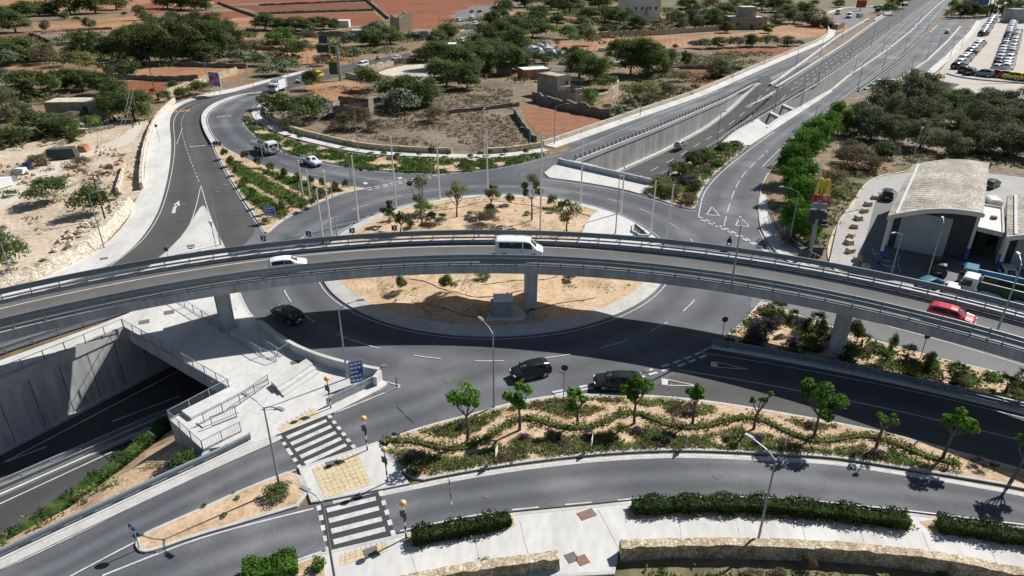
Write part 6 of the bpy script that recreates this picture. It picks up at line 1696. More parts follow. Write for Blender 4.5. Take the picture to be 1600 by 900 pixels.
# second, far motorcycle
mb = MB(); mb.tube([(-.65, -.07, .31), (-.65, .07, .31)], .31, 12); mb.tube([(.65, -.07, .31), (.65, .07, .31)], .31, 12); mb.box((0, 0, .7), (1.2, .35, .5), taper=.7); mb.bar((.5, -.35, 1.05), (.5, .35, 1.05), .05, .05)
o = mb.build('motorcycle', M['black']); o.location = P(590, 94, zL); o.rotation_euler = (0, 0, 2.8); tag(o, 'dark motorcycle on the far road between the cars', 'motorcycle')
rd2 = skin_body('person', V, E_, Rd, M['cloth']); rd2.location = o.location; rd2.rotation_euler = o.rotation_euler
MB().ball((0, 0, 1.78), .15, 0, 10, 6).build('helmet', M['black'], rd2); tag(rd2, 'person in dark clothing riding the far motorcycle', 'person')
# car park: each parked car is a thing; one mesh per body style
PK = {k: car_object('parked_car', k, merged=True) for k in ('hatch', 'suv', 'estate')}
COLS = [('white', WHT)] * 8 + [('silver', SIL)] * 3 + [('grey', (.16, .17, .18, 1))] * 2 + [('black', BLK)] * 2 + [('dark blue', (.02, .03, .07, 1))]
def park(px, py, hd, cn, c, row, key, k=None):
    k = k or rnd.choice(['hatch', 'hatch', 'suv', 'estate'])
    o = place(PK[k], P(px, py, LAYER[0] + .006), hd + rnd.uniform(-.06, .06), (1.6,) * 3, c)
    auto(o, '%s car in the %s' % (cn, row), 'car', 'cars in the car park', key)
dh = heading((1490, 110), (1520, 104))
def parkrow(a, b, n, row, hd, spec=()):
    A_, B_ = P(*a), P(*b)
    for i in range(n):
        t = i / (n - 1); q = A_.lerp(B_, t); x, y = proj(q)
        cn, c = spec[i] if i < len(spec) and spec[i] else rnd.choice(COLS)
        park(x, y, hd, cn, c, row, x)
K_ = ('black', BLK); W_ = ('white', WHT)
parkrow((1497, 107), (1532, 70), 9, 'near left car park row', dh, [K_, W_, W_, W_, K_, W_, W_, W_, W_])
parkrow((1536, 56), (1553, 30), 12, 'far left car park row', dh, [('dark blue', (.02, .03, .07, 1)), W_, W_, W_, W_, W_, K_, W_, W_, W_, W_, W_])
for x, y, cn, c in [(1506, 113, 'black', BLK), (1515, 116, 'black', BLK), (1536, 119, 'grey', (.2, .22, .24, 1)), (1550, 119.5, 'dark red', (.2, .02, .03, 1)), (1566, 121, 'silver', SIL), (1583, 124, 'yellow', (.75, .55, .02, 1)), (1599, 126, 'grey', (.25, .27, .28, 1)), (1572, 34, 'white', WHT)]:
    park(x, y, dh + (math.pi / 2 if x > 1530 else .2), cn, c, 'kerbside of the car park' if y > 50 else 'far corner of the car park', x, 'hatch')
parkrow((1558, 110), (1583, 38), 20, 'left file of the middle car park row', dh + .1)
parkrow((1573, 110), (1591, 52), 16, 'right file of the middle car park row', dh + .1, [None, W_, W_, W_, ('dark red', (.2, .02, .03, 1))])
# ------------------------------------------------------------ vegetation
rng = np.random.default_rng(11)
def quadmesh(name, Vq, mats, mi=None):
    """mesh of loose quads, Vq of shape (n, 4, 3)"""
    n = len(Vq); me = bpy.data.meshes.new(name)
    me.vertices.add(n * 4); me.loops.add(n * 4); me.polygons.add(n)
    me.vertices.foreach_set('co', np.ascontiguousarray(Vq, dtype=np.float32).ravel())
    me.loops.foreach_set('vertex_index', np.arange(n * 4, dtype=np.int32))
    me.polygons.foreach_set('loop_start', np.arange(0, n * 4, 4, dtype=np.int32))
    for m in mats: me.materials.append(m)
    if mi is not None: me.polygons.foreach_set('material_index', np.asarray(mi, dtype=np.int32))
    me.update(calc_edges=True); me.validate()
    return me
def leaves(C, N, size, jit=.9, asp=.55):
    """quads at centres C with rough normals N"""
    n = len(C)
    N = N + rng.normal(0, jit, (n, 3)); N /= np.linalg.norm(N, axis=1)[:, None] + 1e-9
    A = np.cross(N, rng.normal(0, 1, (n, 3))); A /= np.linalg.norm(A, axis=1)[:, None] + 1e-9
    B = np.cross(N, A); s = size * rng.uniform(.6, 1.4, n)[:, None]
    A, B = A * s, B * s * asp
    return np.stack([C - A, C + B * .8 + A * .1, C + A, C - B * .8 + A * .1], 1)
def crown(nl, clumps, cr, size, flat=1.0, low=-.55, seed=0, hollow=.5, top=1.0):
    """foliage of a crown of radius 1: uneven clumps spread through the volume"""
    r = np.random.default_rng(seed)
    D = r.normal(0, 1, (clumps * 3, 3)); D /= np.linalg.norm(D, axis=1)[:, None]
    D = D[D[:, 2] > low][:clumps]
    rad = r.uniform(hollow, 1.0, len(D)) * (1 - cr * .55)
    K = D * rad[:, None]; K[:, 2] *= flat
    CR = cr * r.uniform(.65, 1.35, len(D))
    ci = r.choice(len(D), nl, p=CR ** 2 / (CR ** 2).sum())
    d = r.normal(0, 1, (nl, 3)); d /= np.linalg.norm(d, axis=1)[:, None]
    d[:, 2] = np.where(d[:, 2] < -.35, -d[:, 2] * .6, d[:, 2])
    rr = CR[ci] * r.uniform(.55, 1.05, nl)
    C = K[ci] + d * rr[:, None]
    return leaves(C, d * 1.2 + np.array([0, 0, .35]), size, .55)
CROWN = {}
TREES = {  # kind: (object name, look, leaf material, crown settings, trunk?)
 'd': ('broadleaf_tree', 'dark green dense tree', 'l_dark', dict(nl=5600, clumps=50, cr=.32, size=.058, flat=1, low=-1.0), True),
 'o': ('olive_tree', 'grey-green olive tree', 'l_olive', dict(nl=5400, clumps=46, cr=.32, size=.052, flat=1, low=-1.0), True),
 'e': ('eucalyptus_tree', 'feathery pale green tall tree', 'l_euca', dict(nl=5600, clumps=56, cr=.3, size=.052, flat=1.0, low=-1.0), True),
 'f': ('ficus_tree', 'bright green dense street tree', 'l_ficus', dict(nl=6500, clumps=70, cr=.28, size=.055, flat=1, low=-1.0), True),
 'g': ('shrub', 'fresh green rounded shrub', 'l_green', dict(nl=1800, clumps=26, cr=.36, size=.08, flat=.9), False),
 'b': ('bush', 'dry brownish bush', 'l_dry', dict(nl=2000, clumps=26, cr=.36, size=.06, flat=.8), False),
 'y': ('shrub', 'yellowish green shrub', 'l_yel', dict(nl=1800, clumps=26, cr=.36, size=.07, flat=.85), False),
 'c': ('prickly_pear', 'pale mottled prickly pear thicket', 'l_cact', dict(nl=1500, clumps=30, cr=.38, size=.085, flat=.8), False),
 'l': ('lavender_bush', 'round dark purple bush', 'l_lav', dict(nl=1800, clumps=30, cr=.3, size=.06, flat=.8), False),
 'x': ('cypress_tree', 'narrow dark cypress', 'l_dark', dict(nl=1500, clumps=40, cr=.3, size=.07, flat=1.0), True),
 'k': ('shrub', 'dark green bush', 'l_dark', dict(nl=1900, clumps=26, cr=.36, size=.075, flat=.85), False),
}
def trunk_mb(seed, h=1.0, r=.08, limbs=5):
    r_ = random.Random(seed); mb = MB()
    mb.tube([(0, 0, 0), (.03, .02, h * .35), (0, .04, h * .6)], [r * 1.3, r, r * .8], 7)
    for k in range(limbs):
        a = 2 * math.pi * k / limbs + r_.uniform(-.4, .4); q = r_.uniform(.4, .7)
        mb.tube([(0, .03, h * .5), (math.cos(a) * q * .5, math.sin(a) * q * .5, h * .8), (math.cos(a) * q, math.sin(a) * q, h * r_.uniform(.95, 1.25))], [r * .6, r * .45, r * .2], 5)
    return mb
for k, (nm, look, lm, st, tk) in TREES.items():
    CROWN[k] = [quadmesh(nm + '_crown', crown(seed=100 + 7 * i + ord(k), **st), [M[lm]]) for i in range(4 if k in 'dofe' else 3)]
TRUNK = [trunk_mb(i).mesh('trunk', M['bark']) for i in range(3)]
def tree(k, x, y, wpx, hpx, phrase, group=None, cat=None):
    nm, look, lm, st, tk = TREES[k]
    b = P(x, y); zc = depth(b); wm = wpx * zc / FOC
    el = math.atan2(H, b.y); hm = hpx * zc / FOC
    h = 1.08 * max(.5 * wm, 2 * math.sqrt(max(0, (hm / 2) ** 2 - (wm / 2 * math.sin(el)) ** 2)) / math.cos(el))
    if k == 'x': h = max(h, 2.5 * wm)
    b = b + V2(b.x, b.y).normalized() * wm * .3
    if k in 'doe': wm *= 1.08; h *= 1.1
    if k == 'f': h *= 1.2
    if k in 'kcyb' and wpx > 24: wm *= 1.12; h *= 1.15
    rw = wm / 2; i = rnd.randrange(len(CROWN[k])); rz = rnd.uniform(0, 6.28)
    if tk:
        root = empty(nm, b, rz)
        ch = h * .53 if k != 'x' else h * .5
        t = bpy.data.objects.new('trunk', TRUNK[rnd.randrange(3)]); col.objects.link(t); t.parent = root; t.scale = (rw * .6, rw * .6, h * .5) if k != 'x' else (.15 * rw, .15 * rw, h * .6)
        c = bpy.data.objects.new('crown', CROWN[k][i]); col.objects.link(c); c.parent = root; c.scale = (rw * rnd.uniform(.95, 1.1), rw * rnd.uniform(.95, 1.1), ch); c.location = (0, 0, h - ch * .96)
    else:
        root = bpy.data.objects.new(nm, CROWN[k][i]); col.objects.link(root); root.location = b + V2(0, 0, h * .44); root.rotation_euler = (0, 0, rz); root.scale = (rw, rw * rnd.uniform(.85, 1.1), h * .56)
    c_ = cat or {'c': 'cactus', 'b': 'bush', 'l': 'bush', 'g': 'shrub', 'y': 'shrub', 'k': 'bush'}.get(k, 'tree')
    auto(root, look + ' ' + phrase, c_, group or (look + 's ' + phrase), x); return root
ZONES = [
 ('in the top left woodland', 'd110,24,60,32 d150,22,50,27 d182,16,40,22 d25,52,52,28 d8,40,40,24 d35,28,40,14 d62,26,40,12 d82,25,30,12 d205,2,30,14'),
 ('along the top edge by the red fields', 'd262,14,40,20 d283,15,42,22 d305,17,42,24 d322,16,30,20'),
 ('dotted over the tan field', 'o102,31,16,10 o140,45,22,15 o72,49,18,15 o222,32,22,19 o267,34,18,13 k195,25,14,7 k120,33,14,7'),
 ('in the big grove above the bend', 'e178,94,40,34 e200,97,50,46 e235,100,55,52 e270,102,60,62 e308,98,60,56 e345,94,55,52 e368,88,36,38 e190,72,36,22 e216,72,48,30 e250,66,52,36 e288,64,52,38 e325,66,52,40 e352,72,44,36'),
 ('in front of the big grove', 'd222,100,42,26 d325,101,44,30 b380,96,34,26 c262,100,60,11 c375,103,42,13 c300,99,40,10'),
 ('beside the small green crop', 'd140,92,38,38 g157,92,26,22 d30,100,62,30 c12,106,44,16 b70,102,44,22 b92,106,40,20 c115,92,34,15 y122,114,56,26 d75,96,30,22'),
 ('around the stone hut', 'c18,138,46,26 d52,154,62,38 d82,150,34,30 d104,142,36,30 d130,143,50,27 d160,150,46,32 d188,178,46,46 d212,192,56,46 d172,186,40,34 o12,192,56,46 k58,214,58,34 d96,216,56,32 k28,228,52,26 k120,222,30,14 o40,182,30,18 k200,165,30,20'),
 ('on the walled roadside strip', 'o173,118,22,14 d203,122,36,22 k272,142,24,15 k290,154,30,16 k313,149,30,20 k331,142,16,17 k258,160,24,19 k282,154,20,15 k240,146,14,8 b305,138,20,10'),
 ('near the low stone hut wall', 'g147,206,32,28'),
 ('on the pale dirt lot', 'k80,322,64,42 k145,340,58,44 k22,430,54,58 g20,308,22,9 b62,262,34,18 b130,262,30,12 b185,312,16,12 g150,322,20,8 b5,362,16,10 b172,270,18,14 g70,412,14,7'),
 ('beside the far road on the left', 'c408,104,34,16 c440,120,42,15 c456,112,30,12 c416,120,30,14 g440,70,50,17 k463,90,42,24 k477,80,24,17 b486,66,28,16 b500,104,28,14 b446,106,30,12'),
 ('around the sheds below the red fields', 'c545,74,26,20 c556,88,24,13 d580,74,50,24 d610,70,42,20 c590,51,30,14 g611,56,20,15 k575,52,24,12 k620,64,26,12'),
 ('in the clipped field-edge row', 'd415,48,42,15 d440,49,34,14 d462,48,36,15 d484,49,34,14 d506,47,34,14 d522,46,20,14'),
 ('at the edge of the dry field', 'k487,142,36,28 k580,144,48,32 k612,158,50,32 d640,165,56,40 d668,168,50,36 c632,178,62,26 b682,192,40,22'),
 ('behind the curved stone wall', 'k418,172,34,22 k440,192,58,40 k475,196,58,40 c502,186,38,30 b558,204,62,26 b588,206,32,18 b455,204,40,14 b530,206,30,10'),
 ('in the middle woodland', 'd684,82,36,30 d668,98,40,22 d692,110,58,36 d722,124,60,40 d698,140,60,38 d730,142,50,34 d762,112,60,36 d792,118,56,36 d748,98,50,30 d780,96,50,28 d815,112,36,26 d775,72,60,32 d806,80,52,30 d748,84,40,24 o835,96,20,12 o850,100,24,14'),
 ('along the middle farmland', 'd700,62,34,20 d786,32,36,26 d770,42,32,20 o812,44,30,20 d800,54,44,24 g800,36,20,10 d832,60,44,24 g856,60,42,24 g884,62,36,22 d838,46,40,18 o912,58,30,18 y921,72,26,24 o945,54,26,14 o962,54,22,13 o978,54,20,13 o996,54,20,12 d870,42,30,14'),
 ('behind the ruined farmhouse', 'd905,124,54,38 d930,130,50,36 k896,100,34,24 k882,86,18,12 c938,112,34,18 k945,142,40,20 k908,112,40,20'),
 ('right of the ruined farmhouse', 'd964,100,44,32 d985,118,54,44 d1012,122,60,48 d1036,114,38,34 d1000,98,46,30'),
 ('beside the slip road wall', 'y1006,158,50,26 b1038,152,36,20 c985,172,24,18 k978,168,16,12 c962,184,28,13 g922,168,30,30 b1042,120,16,24 c1086,143,22,10 b1020,165,30,12 y1062,128,26,14 k948,172,18,10 b880,140,20,12'),
 ('standing alone on the tan field', 'd1071,104,16,20 o1124,122,36,24 o1112,124,18,14 b920,64,10,8 k1055,77,14,8 b870,72,10,8'),
 ('in the upper right hedge line', 'c1085,76,24,9 c1102,77,26,14 d1122,76,30,14 c1148,75,30,12 d1175,74,32,12 c1203,74,32,12 d1230,72,26,11 c1248,72,18,9'),
 ('around the towered house', 'd920,36,40,16 d945,34,40,16 d968,38,44,22 d996,52,44,20 b1026,50,34,18 o1058,50,36,26 o1086,46,38,30 d1112,44,34,26 d1134,38,46,26 d890,22,50,18 d860,16,50,16 d935,14,50,14 d980,12,50,14 d820,12,40,16 g905,10,30,12 d1075,22,40,16 b1110,20,40,20 d1155,24,44,16 d1190,16,40,16 d1215,20,40,14 d840,30,36,12 o910,42,28,10'),
 ('in a row by the towered house', 'x980,36,7,22 x1009,30,6,18 x1041,52,7,30 x1107,46,6,30 x1030,40,5,14'),
 ('on the upper right farm plots', 'o1212,40,30,15 o1240,38,40,20 o1270,42,44,20 d1310,12,20,10 d1228,26,30,12 d1200,52,18,12 d1135,52,24,14 d1255,24,34,12 k1272,10,20,8 o1290,44,24,14'),
 ('between the slip roads at the top', 'g1386,24,30,19 d1402,14,36,20 g1488,16,22,16 d1370,20,14,10 b1482,30,22,14'),
 ('beyond the car park', 'd1500,28,36,20 d1522,28,30,18 d1565,26,28,26 d1592,24,30,20 d1542,26,24,16 d1518,10,30,14 k1578,14,14,10'),
 ('in the grove behind the station', 'o1375,176,54,44 o1412,170,54,50 o1444,166,56,44 o1462,152,34,22 o1398,196,52,42 o1360,222,56,44 o1338,214,44,44 o1428,204,56,44 o1395,226,54,38 o1456,190,44,34 d1484,180,46,32 o1478,222,54,42 o1436,236,60,42 o1514,206,52,40 o1550,182,64,34 o1585,182,52,38 o1520,182,40,30 o1556,216,60,44 o1600,212,60,44 o1524,242,64,44 o1572,246,70,46 o1610,252,50,44 o1330,246,36,24 o1488,246,44,34 o1380,250,44,26 o1636,190,50,40 o1545,168,46,22 d1502,160,34,18'),
 ('beside the right approach', 'f1308,214,44,44 f1288,226,44,40 f1270,240,52,44 f1250,262,58,50 f1235,292,64,54 f1240,322,68,60 f1250,352,66,62 f1238,376,54,54 f1262,384,40,44'),
 ('under the street trees', 'g1272,346,28,40 k1262,396,30,26 b1232,388,34,14 b1290,330,26,18 b1330,262,60,12 b1352,272,50,14 g1362,268,30,10 b1300,290,40,18 y1312,308,26,14'),
 ('along the bottom stone wall', 'g756,898,34,18 b1262,895,22,26 k1256,890,20,24 b1215,905,24,16 y1222,900,16,12 b1170,902,20,12 g1470,905,20,10'),
]
import re
for phrase, s in ZONES:
    for tkn in s.split():
        k = tkn[0]; x, y, w_, h_ = [float(v) for v in tkn[1:].split(',')]
        tree(k, x, y, w_, h_, phrase)
# young street trees: bare curved trunk, forked limbs, tufts of big leaves
def young_tree(x, y, top, wpx, dens, label, mat_='l_ficus', z=.18, lean=0.0, seed=0, bare=.42):
    h = hgt(x, y, top); b = P(x, y, z); wm = wpx * depth(b) / FOC; r = random.Random(seed + int(x))
    root = empty('young_tree', b); mb = MB(); f = h * bare
    lean += r.uniform(-.25, .25); k_ = r.uniform(.85, 1.2); f *= k_
    mb.tube([(0, 0, 0), (lean * .2 + r.uniform(-.12, .12), .05, f * .5), (lean * .5, 0, f)], [.15, .12, .1], 8); ends = []
    nl = 6 if dens > .5 else 4
    for k in range(nl):
        a = 2 * math.pi * k / nl + r.uniform(-.5, .5); q = wm * r.uniform(.2, .52); e = h * r.uniform(.58, .93)
        mb.tube([(lean * .5, 0, f * .96), (lean * .6 + math.cos(a) * q * .7, math.sin(a) * q * .7, f + (e - f) * .45), (lean + math.cos(a) * q, math.sin(a) * q, e)], [.07, .05, .025], 6)
        ends.append((lean + math.cos(a) * q, math.sin(a) * q, e))
    mb.build('trunk', M['bark'], root)
    C, N = [], []; rr = np.random.default_rng(seed + int(x))
    if dens > .4: ends.append((lean * .8, 0, h * .92))
    for e in ends:
        n_ = int(230 * dens * rr.uniform(.4, 1.2)); d = rr.normal(0, 1, (n_, 3)); d /= np.linalg.norm(d, axis=1)[:, None]
        R_ = wm * (.25 if dens > .5 else .2) * rr.uniform(.55, 1.35)
        C.append(np.array(e) + d * (rr.uniform(.35, 1, n_) ** .6)[:, None] * R_ * np.array([1, 1, .85])); N.append(d)
    o = bpy.data.objects.new('crown', quadmesh('crown', leaves(np.concatenate(C), np.concatenate(N) + [0, 0, .4], .15, .6, .7), [M[mat_]])); col.objects.link(o); o.parent = root
    tag(root, label, 'tree', 'young trees'); return root
for a in [(730, 690, 597, 44, 1.0, 'young leafy tree at the left end of the long bed'), (812, 672, 597, 34, .7, 'young forked tree above the long bed, right of the first lamp'), (903, 663, 608, 30, .8, 'young tree in the long bed behind a purple bush'), (991, 662, 592, 38, .9, 'young tree standing in front of the black estate car'), (1082, 662, 598, 24, .7, 'small narrow young tree in the long bed past the estate car'), (1178, 670, 606, 24, .25, 'nearly bare young tree in the long bed'), (1271, 683, 603, 48, 1.0, 'young tree with the widest crown in the long bed'), (1369, 700, 624, 28, .3, 'sparse forked young tree in the right part of the long bed'), (1473, 716, 638, 40, .7, 'young tree with a tilted trunk near the right end of the long bed'), (1580, 752, 655, 40, .8, 'young tree leaning at the right picture edge')]:
    young_tree(*a, lean=.5 if a[0] > 1400 else .1)
def iz(x, y):
    b = P(x, y, .5); return island_z(b.x, b.y) - .1
for a in [(660, 354, 276, 32, 1.0, 'tall dark-crowned tree on the north-west of the roundabout island', 'l_olive'), (714, 340, 289, 26, .6, 'slim pale-leaved tree left of centre on the island rim', 'l_yel'), (767, 335, 288, 22, .55, 'slim pale-leaved tree at the middle of the island rim', 'l_yel'), (831, 345, 273, 28, 1.1, 'tall dark tree beside the central flagpole', 'l_olive'), (627, 368, 331, 26, .7, 'small tree by the flyover edge left of the island', 'l_dark'), (886, 368, 313, 34, 1.0, 'bushy tree right of the minibus on the island', 'l_dark'), (609, 350, 314, 20, .8, 'round grey-leaved sapling at the island west rim', 'l_olive')]:
    young_tree(*a, z=iz(a[0], a[1]))
def shrub_at(k, x, y, w_, h_, phrase, z, grp):
    o = tree(k, x, y, w_, h_, phrase, grp); o.location.z += z; return o
for k, x, y, w_, h_ in [('g', 664, 345, 34, 28), ('k', 674, 356, 24, 20), ('g', 611, 352, 20, 16), ('k', 797, 328, 18, 20), ('k', 862, 330, 18, 22), ('k', 768, 346, 26, 20), ('b', 760, 362, 42, 17), ('g', 692, 348, 16, 8), ('b', 735, 345, 14, 7), ('k', 642, 362, 18, 14), ('b', 678, 362, 14, 8), ('k', 629, 465, 22, 30), ('k', 700, 470, 30, 26), ('g', 755, 446, 26, 16), ('k', 890, 448, 24, 18), ('g', 823, 343, 12, 8), ('b', 860, 340, 18, 10), ('g', 832, 492, 8, 4), ('b', 640, 352, 14, 7)]:
    shrub_at(k, x, y, w_, h_, 'on the sandy roundabout island', iz(x, y), 'bushes on the roundabout island')
# fan palms and dark shrubs of the bed in the flyover shadow
def palm_mesh(seed):
    r = np.random.default_rng(seed); Q = []
    for i in range(34):
        a = r.uniform(0, 6.28); t = r.uniform(-.1, 1.1); d = np.array([math.cos(a) * math.cos(t), math.sin(a) * math.cos(t), math.sin(t) * 1.2])
        L_ = r.uniform(.6, 1.0); c = np.array([0, 0, .35]) + d * L_ * .55
        side = np.cross(d, [0, 0, 1]); side /= np.linalg.norm(side) + 1e-9; up = np.cross(side, d)
        for j in range(9):
            b = (j - 4) / 4 * 1.1; e = d * math.cos(b) + side * math.sin(b); p = c + e * L_ * .45 - np.array([0, 0, .1 * abs(b)])
            w_ = np.cross(e, up) * .035; Q.append([c - w_, c + w_, p + w_ * .4, p - w_ * .4])
    return quadmesh('palm_fronds', np.array(Q), [M['l_palm']])
PALM = [palm_mesh(i) for i in range(3)]
def palm(x, y, w_, h_):
    b = P(x, y, .18); zc = depth(b); wm = w_ * zc / FOC; hm = h_ * zc / FOC; root = empty('fan_palm', b, rnd.uniform(0, 6))
    mb = MB(); mb.tube([(0, 0, 0), (0, 0, hm * .45)], [.16, .13], 8); mb.build('trunk', M['bark'], root)
    o = bpy.data.objects.new('crown', PALM[rnd.randrange(3)]); col.objects.link(o); o.parent = root; o.scale = (wm * .62, wm * .62, hm * .62); o.location = (0, 0, hm * .22)
    auto(root, 'dark green fan palm in the bed under the flyover', 'palm', 'fan palms in the flyover bed', x)
for a in [(1215, 492, 28, 26), (1275, 512, 28, 32), (1345, 542, 30, 30), (1416, 562, 28, 28), (1492, 592, 32, 34), (1572, 612, 34, 36), (1238, 500, 20, 18), (1600, 600, 30, 30), (1447, 572, 20, 22)]: palm(*a)
for k, x, y, w_, h_ in [('l', 1190, 532, 56, 24), ('l', 1216, 514, 30, 16), ('l', 1250, 516, 32, 14), ('l', 1175, 546, 40, 14), ('l', 1232, 545, 30, 12)]:
    shrub_at(k, x, y, w_, h_, 'in the bed under the flyover', .18, 'purple bushes in the flyover bed')
for x, y, w_, h_ in [(1230, 525, 18, 32), (1279, 542, 24, 40), (1332, 545, 28, 38), (1328, 566, 34, 26), (1390, 560, 18, 38), (1415, 592, 34, 30), (1449, 582, 20, 30), (1497, 612, 36, 24), (1578, 636, 40, 24), (1205, 508, 24, 22), (1262, 555, 26, 26)]:
    shrub_at('k', x, y, w_, h_, 'upright in the bed under the flyover', .18, 'dark bushes in the flyover bed')
# purple bushes and low shrubs of the foreground
for x, y, w_, h_ in [(724, 677, 20, 16), (646, 724, 30, 18), (892, 646, 22, 14), (1076, 653, 24, 15), (820, 692, 20, 12), (995, 684, 22, 13), (1180, 698, 26, 15), (1369, 719, 26, 17), (1524, 738, 34, 17), (1262, 672, 18, 10), (920, 690, 26, 14)]:
    shrub_at('l', x, y, w_, h_, 'in the long planted bed', .18, 'purple bushes in the long bed')
shrub_at('l', 266, 738, 78, 42, 'on the bank below the plaza corner', -1.9, None)
shrub_at('g', 290, 724, 50, 20, 'on the bank below the plaza corner', -1.0, None)
shrub_at('k', 436, 786, 42, 28, 'ringed by soil at the foot of the double-armed lamp', .1, None)
shrub_at('k', 428, 776, 16, 12, 'beside the ringed bush on the sandy traffic island', .1, None)
for x, y, w_, h_ in [(372, 784, 10, 7), (320, 796, 10, 6), (352, 812, 12, 5), (366, 774, 5, 4)]: shrub_at('g', x, y, w_, h_, 'sprouting from the sandy traffic island', .18, 'weeds on the sandy traffic island')
for i, (x, y) in enumerate([(352, 250), (362, 262), (372, 276), (384, 294), (396, 312), (404, 328), (416, 338), (430, 335), (442, 331), (456, 326), (475, 333), (490, 326), (505, 312), (524, 302), (541, 299), (384, 254), (404, 264), (424, 272), (446, 281), (466, 288), (486, 293), (505, 296)]):
    shrub_at('k', x, y, 15, 17, 'edging the planted median', .18, 'shrubs edging the planted median')
for x, y in [(520, 222), (541, 232), (584, 240), (600, 246), (620, 250), (627, 242), (655, 247), (675, 247), (700, 246), (750, 247), (765, 245), (790, 243), (455, 213), (470, 220), (440, 207), (735, 252), (822, 243)]:
    shrub_at('k', x, y, 12, 10 if x != 675 else 18, 'along the curved green bed', .18, 'shrubs in the green bed')
for k, x, y, w_, h_ in [('k', 1060, 278, 34, 22), ('k', 1085, 262, 36, 22), ('g', 1064, 276, 22, 14), ('l', 1075, 292, 34, 16), ('k', 1100, 255, 30, 20), ('g', 1110, 250, 18, 12), ('k', 1130, 238, 26, 14), ('y', 1030, 300, 36, 18), ('l', 1045, 290, 26, 12), ('b', 1075, 322, 30, 14), ('k', 1085, 302, 22, 20), ('y', 1050, 310, 34, 14), ('g', 1120, 262, 22, 12), ('k', 1148, 232, 20, 10), ('k', 1032, 288, 24, 14)]:
    shrub_at(k, x, y, w_, h_, 'in the planted triangle', .18, 'bushes in the planted triangle')
# clipped hedges
def hedge(pts, wd, h, label, z=.18, m='l_deep', dens=200, size=.10, rough=.24):
    c = resample(pl(pts, z), step=.4); nq = int(plen(c) * (wd + 2 * h) * dens)
    i = rng.integers(0, len(c) - 1, nq); t = rng.uniform(0, 1, nq); A = np.array([tuple(q) for q in c])
    base = A[i] * (1 - t)[:, None] + A[i + 1] * t[:, None]; d = A[i + 1] - A[i]; d /= np.linalg.norm(d, axis=1)[:, None]; nn = np.stack([-d[:, 1], d[:, 0], 0 * d[:, 0]], 1)
    s = rng.uniform(0, wd + 2 * h, nq); wob = 1 + rough * np.sin(A[i][:, 0] * 2.3 + A[i][:, 1] * 1.7) * .6 + rng.normal(0, rough * .4, nq)
    off = np.where(s < h, -wd / 2, np.where(s < h + wd, s - h - wd / 2, wd / 2)); zz = np.where(s < h, s, np.where(s < h + wd, h, wd + 2 * h - s)) * wob
    Nn = np.where((s < h)[:, None], -nn, np.where((s < h + wd)[:, None], np.array([[0, 0, 1.]]), nn))
    C = base + nn * (off * wob)[:, None]; C[:, 2] = z + zz; C -= Nn * rng.uniform(0, .16, nq)[:, None]
    o0 = A[0].copy(); root = empty('hedge', o0)
    o = bpy.data.objects.new('foliage', quadmesh('foliage', leaves(C - o0, Nn, size, .5, .6), [M[m]])); col.objects.link(o); o.parent = root
    mb = MB(); cc = [q - Vector(o0) for q in c]; thickwall(mb, offs(cc, -(wd / 2 - .2)), 0, h - .2, wd - .4); mb.build('inner_branches', M['l_hedge'], root)
    tag(root, label, 'hedge'); return root
hedge([(644, 846), (700, 836), (760, 825), (797, 816)], 1.1, .85, 'short clipped dark hedge beside the lower zebra crossing')
hedge([(988, 797), (1100, 793), (1200, 795), (1300, 806), (1418, 820)], 1.2, .85, 'long clipped dark hedge between road and pale pavement')
hedge([(1464, 824), (1520, 833), (1600, 846), (1720, 868)], 1.2, .85, 'clipped hedge at the lower right picture edge')
hedge([(380, 905), (420, 896), (466, 885)], 1.6, .9, 'bright hedge at the bottom edge left of the front lamp', m='l_ficus')
hedge([(494, 895), (502, 880)], .7, .6, 'small bright green bush patch beside the crossing pavement', m='l_green')
lo = [V2(q.x, q.y, q.z) for q in [P(268, 674, -6.0)] + hl[:4]]
def hedge_world(pts, wd, h, label, z, m='l_dark'):
    global pl
    old = pl; pl = lambda a, b=0: a
    try: return hedge(pts, wd, h, label, z, m, 150, .13, .2)
    finally: pl = old
hedge_world([V2(q.x, q.y, zF + .9) for q in hh], 1.6, 1.5, 'long dark oleander hedge along the sunken road at lower left', zF + .6, 'l_deep')
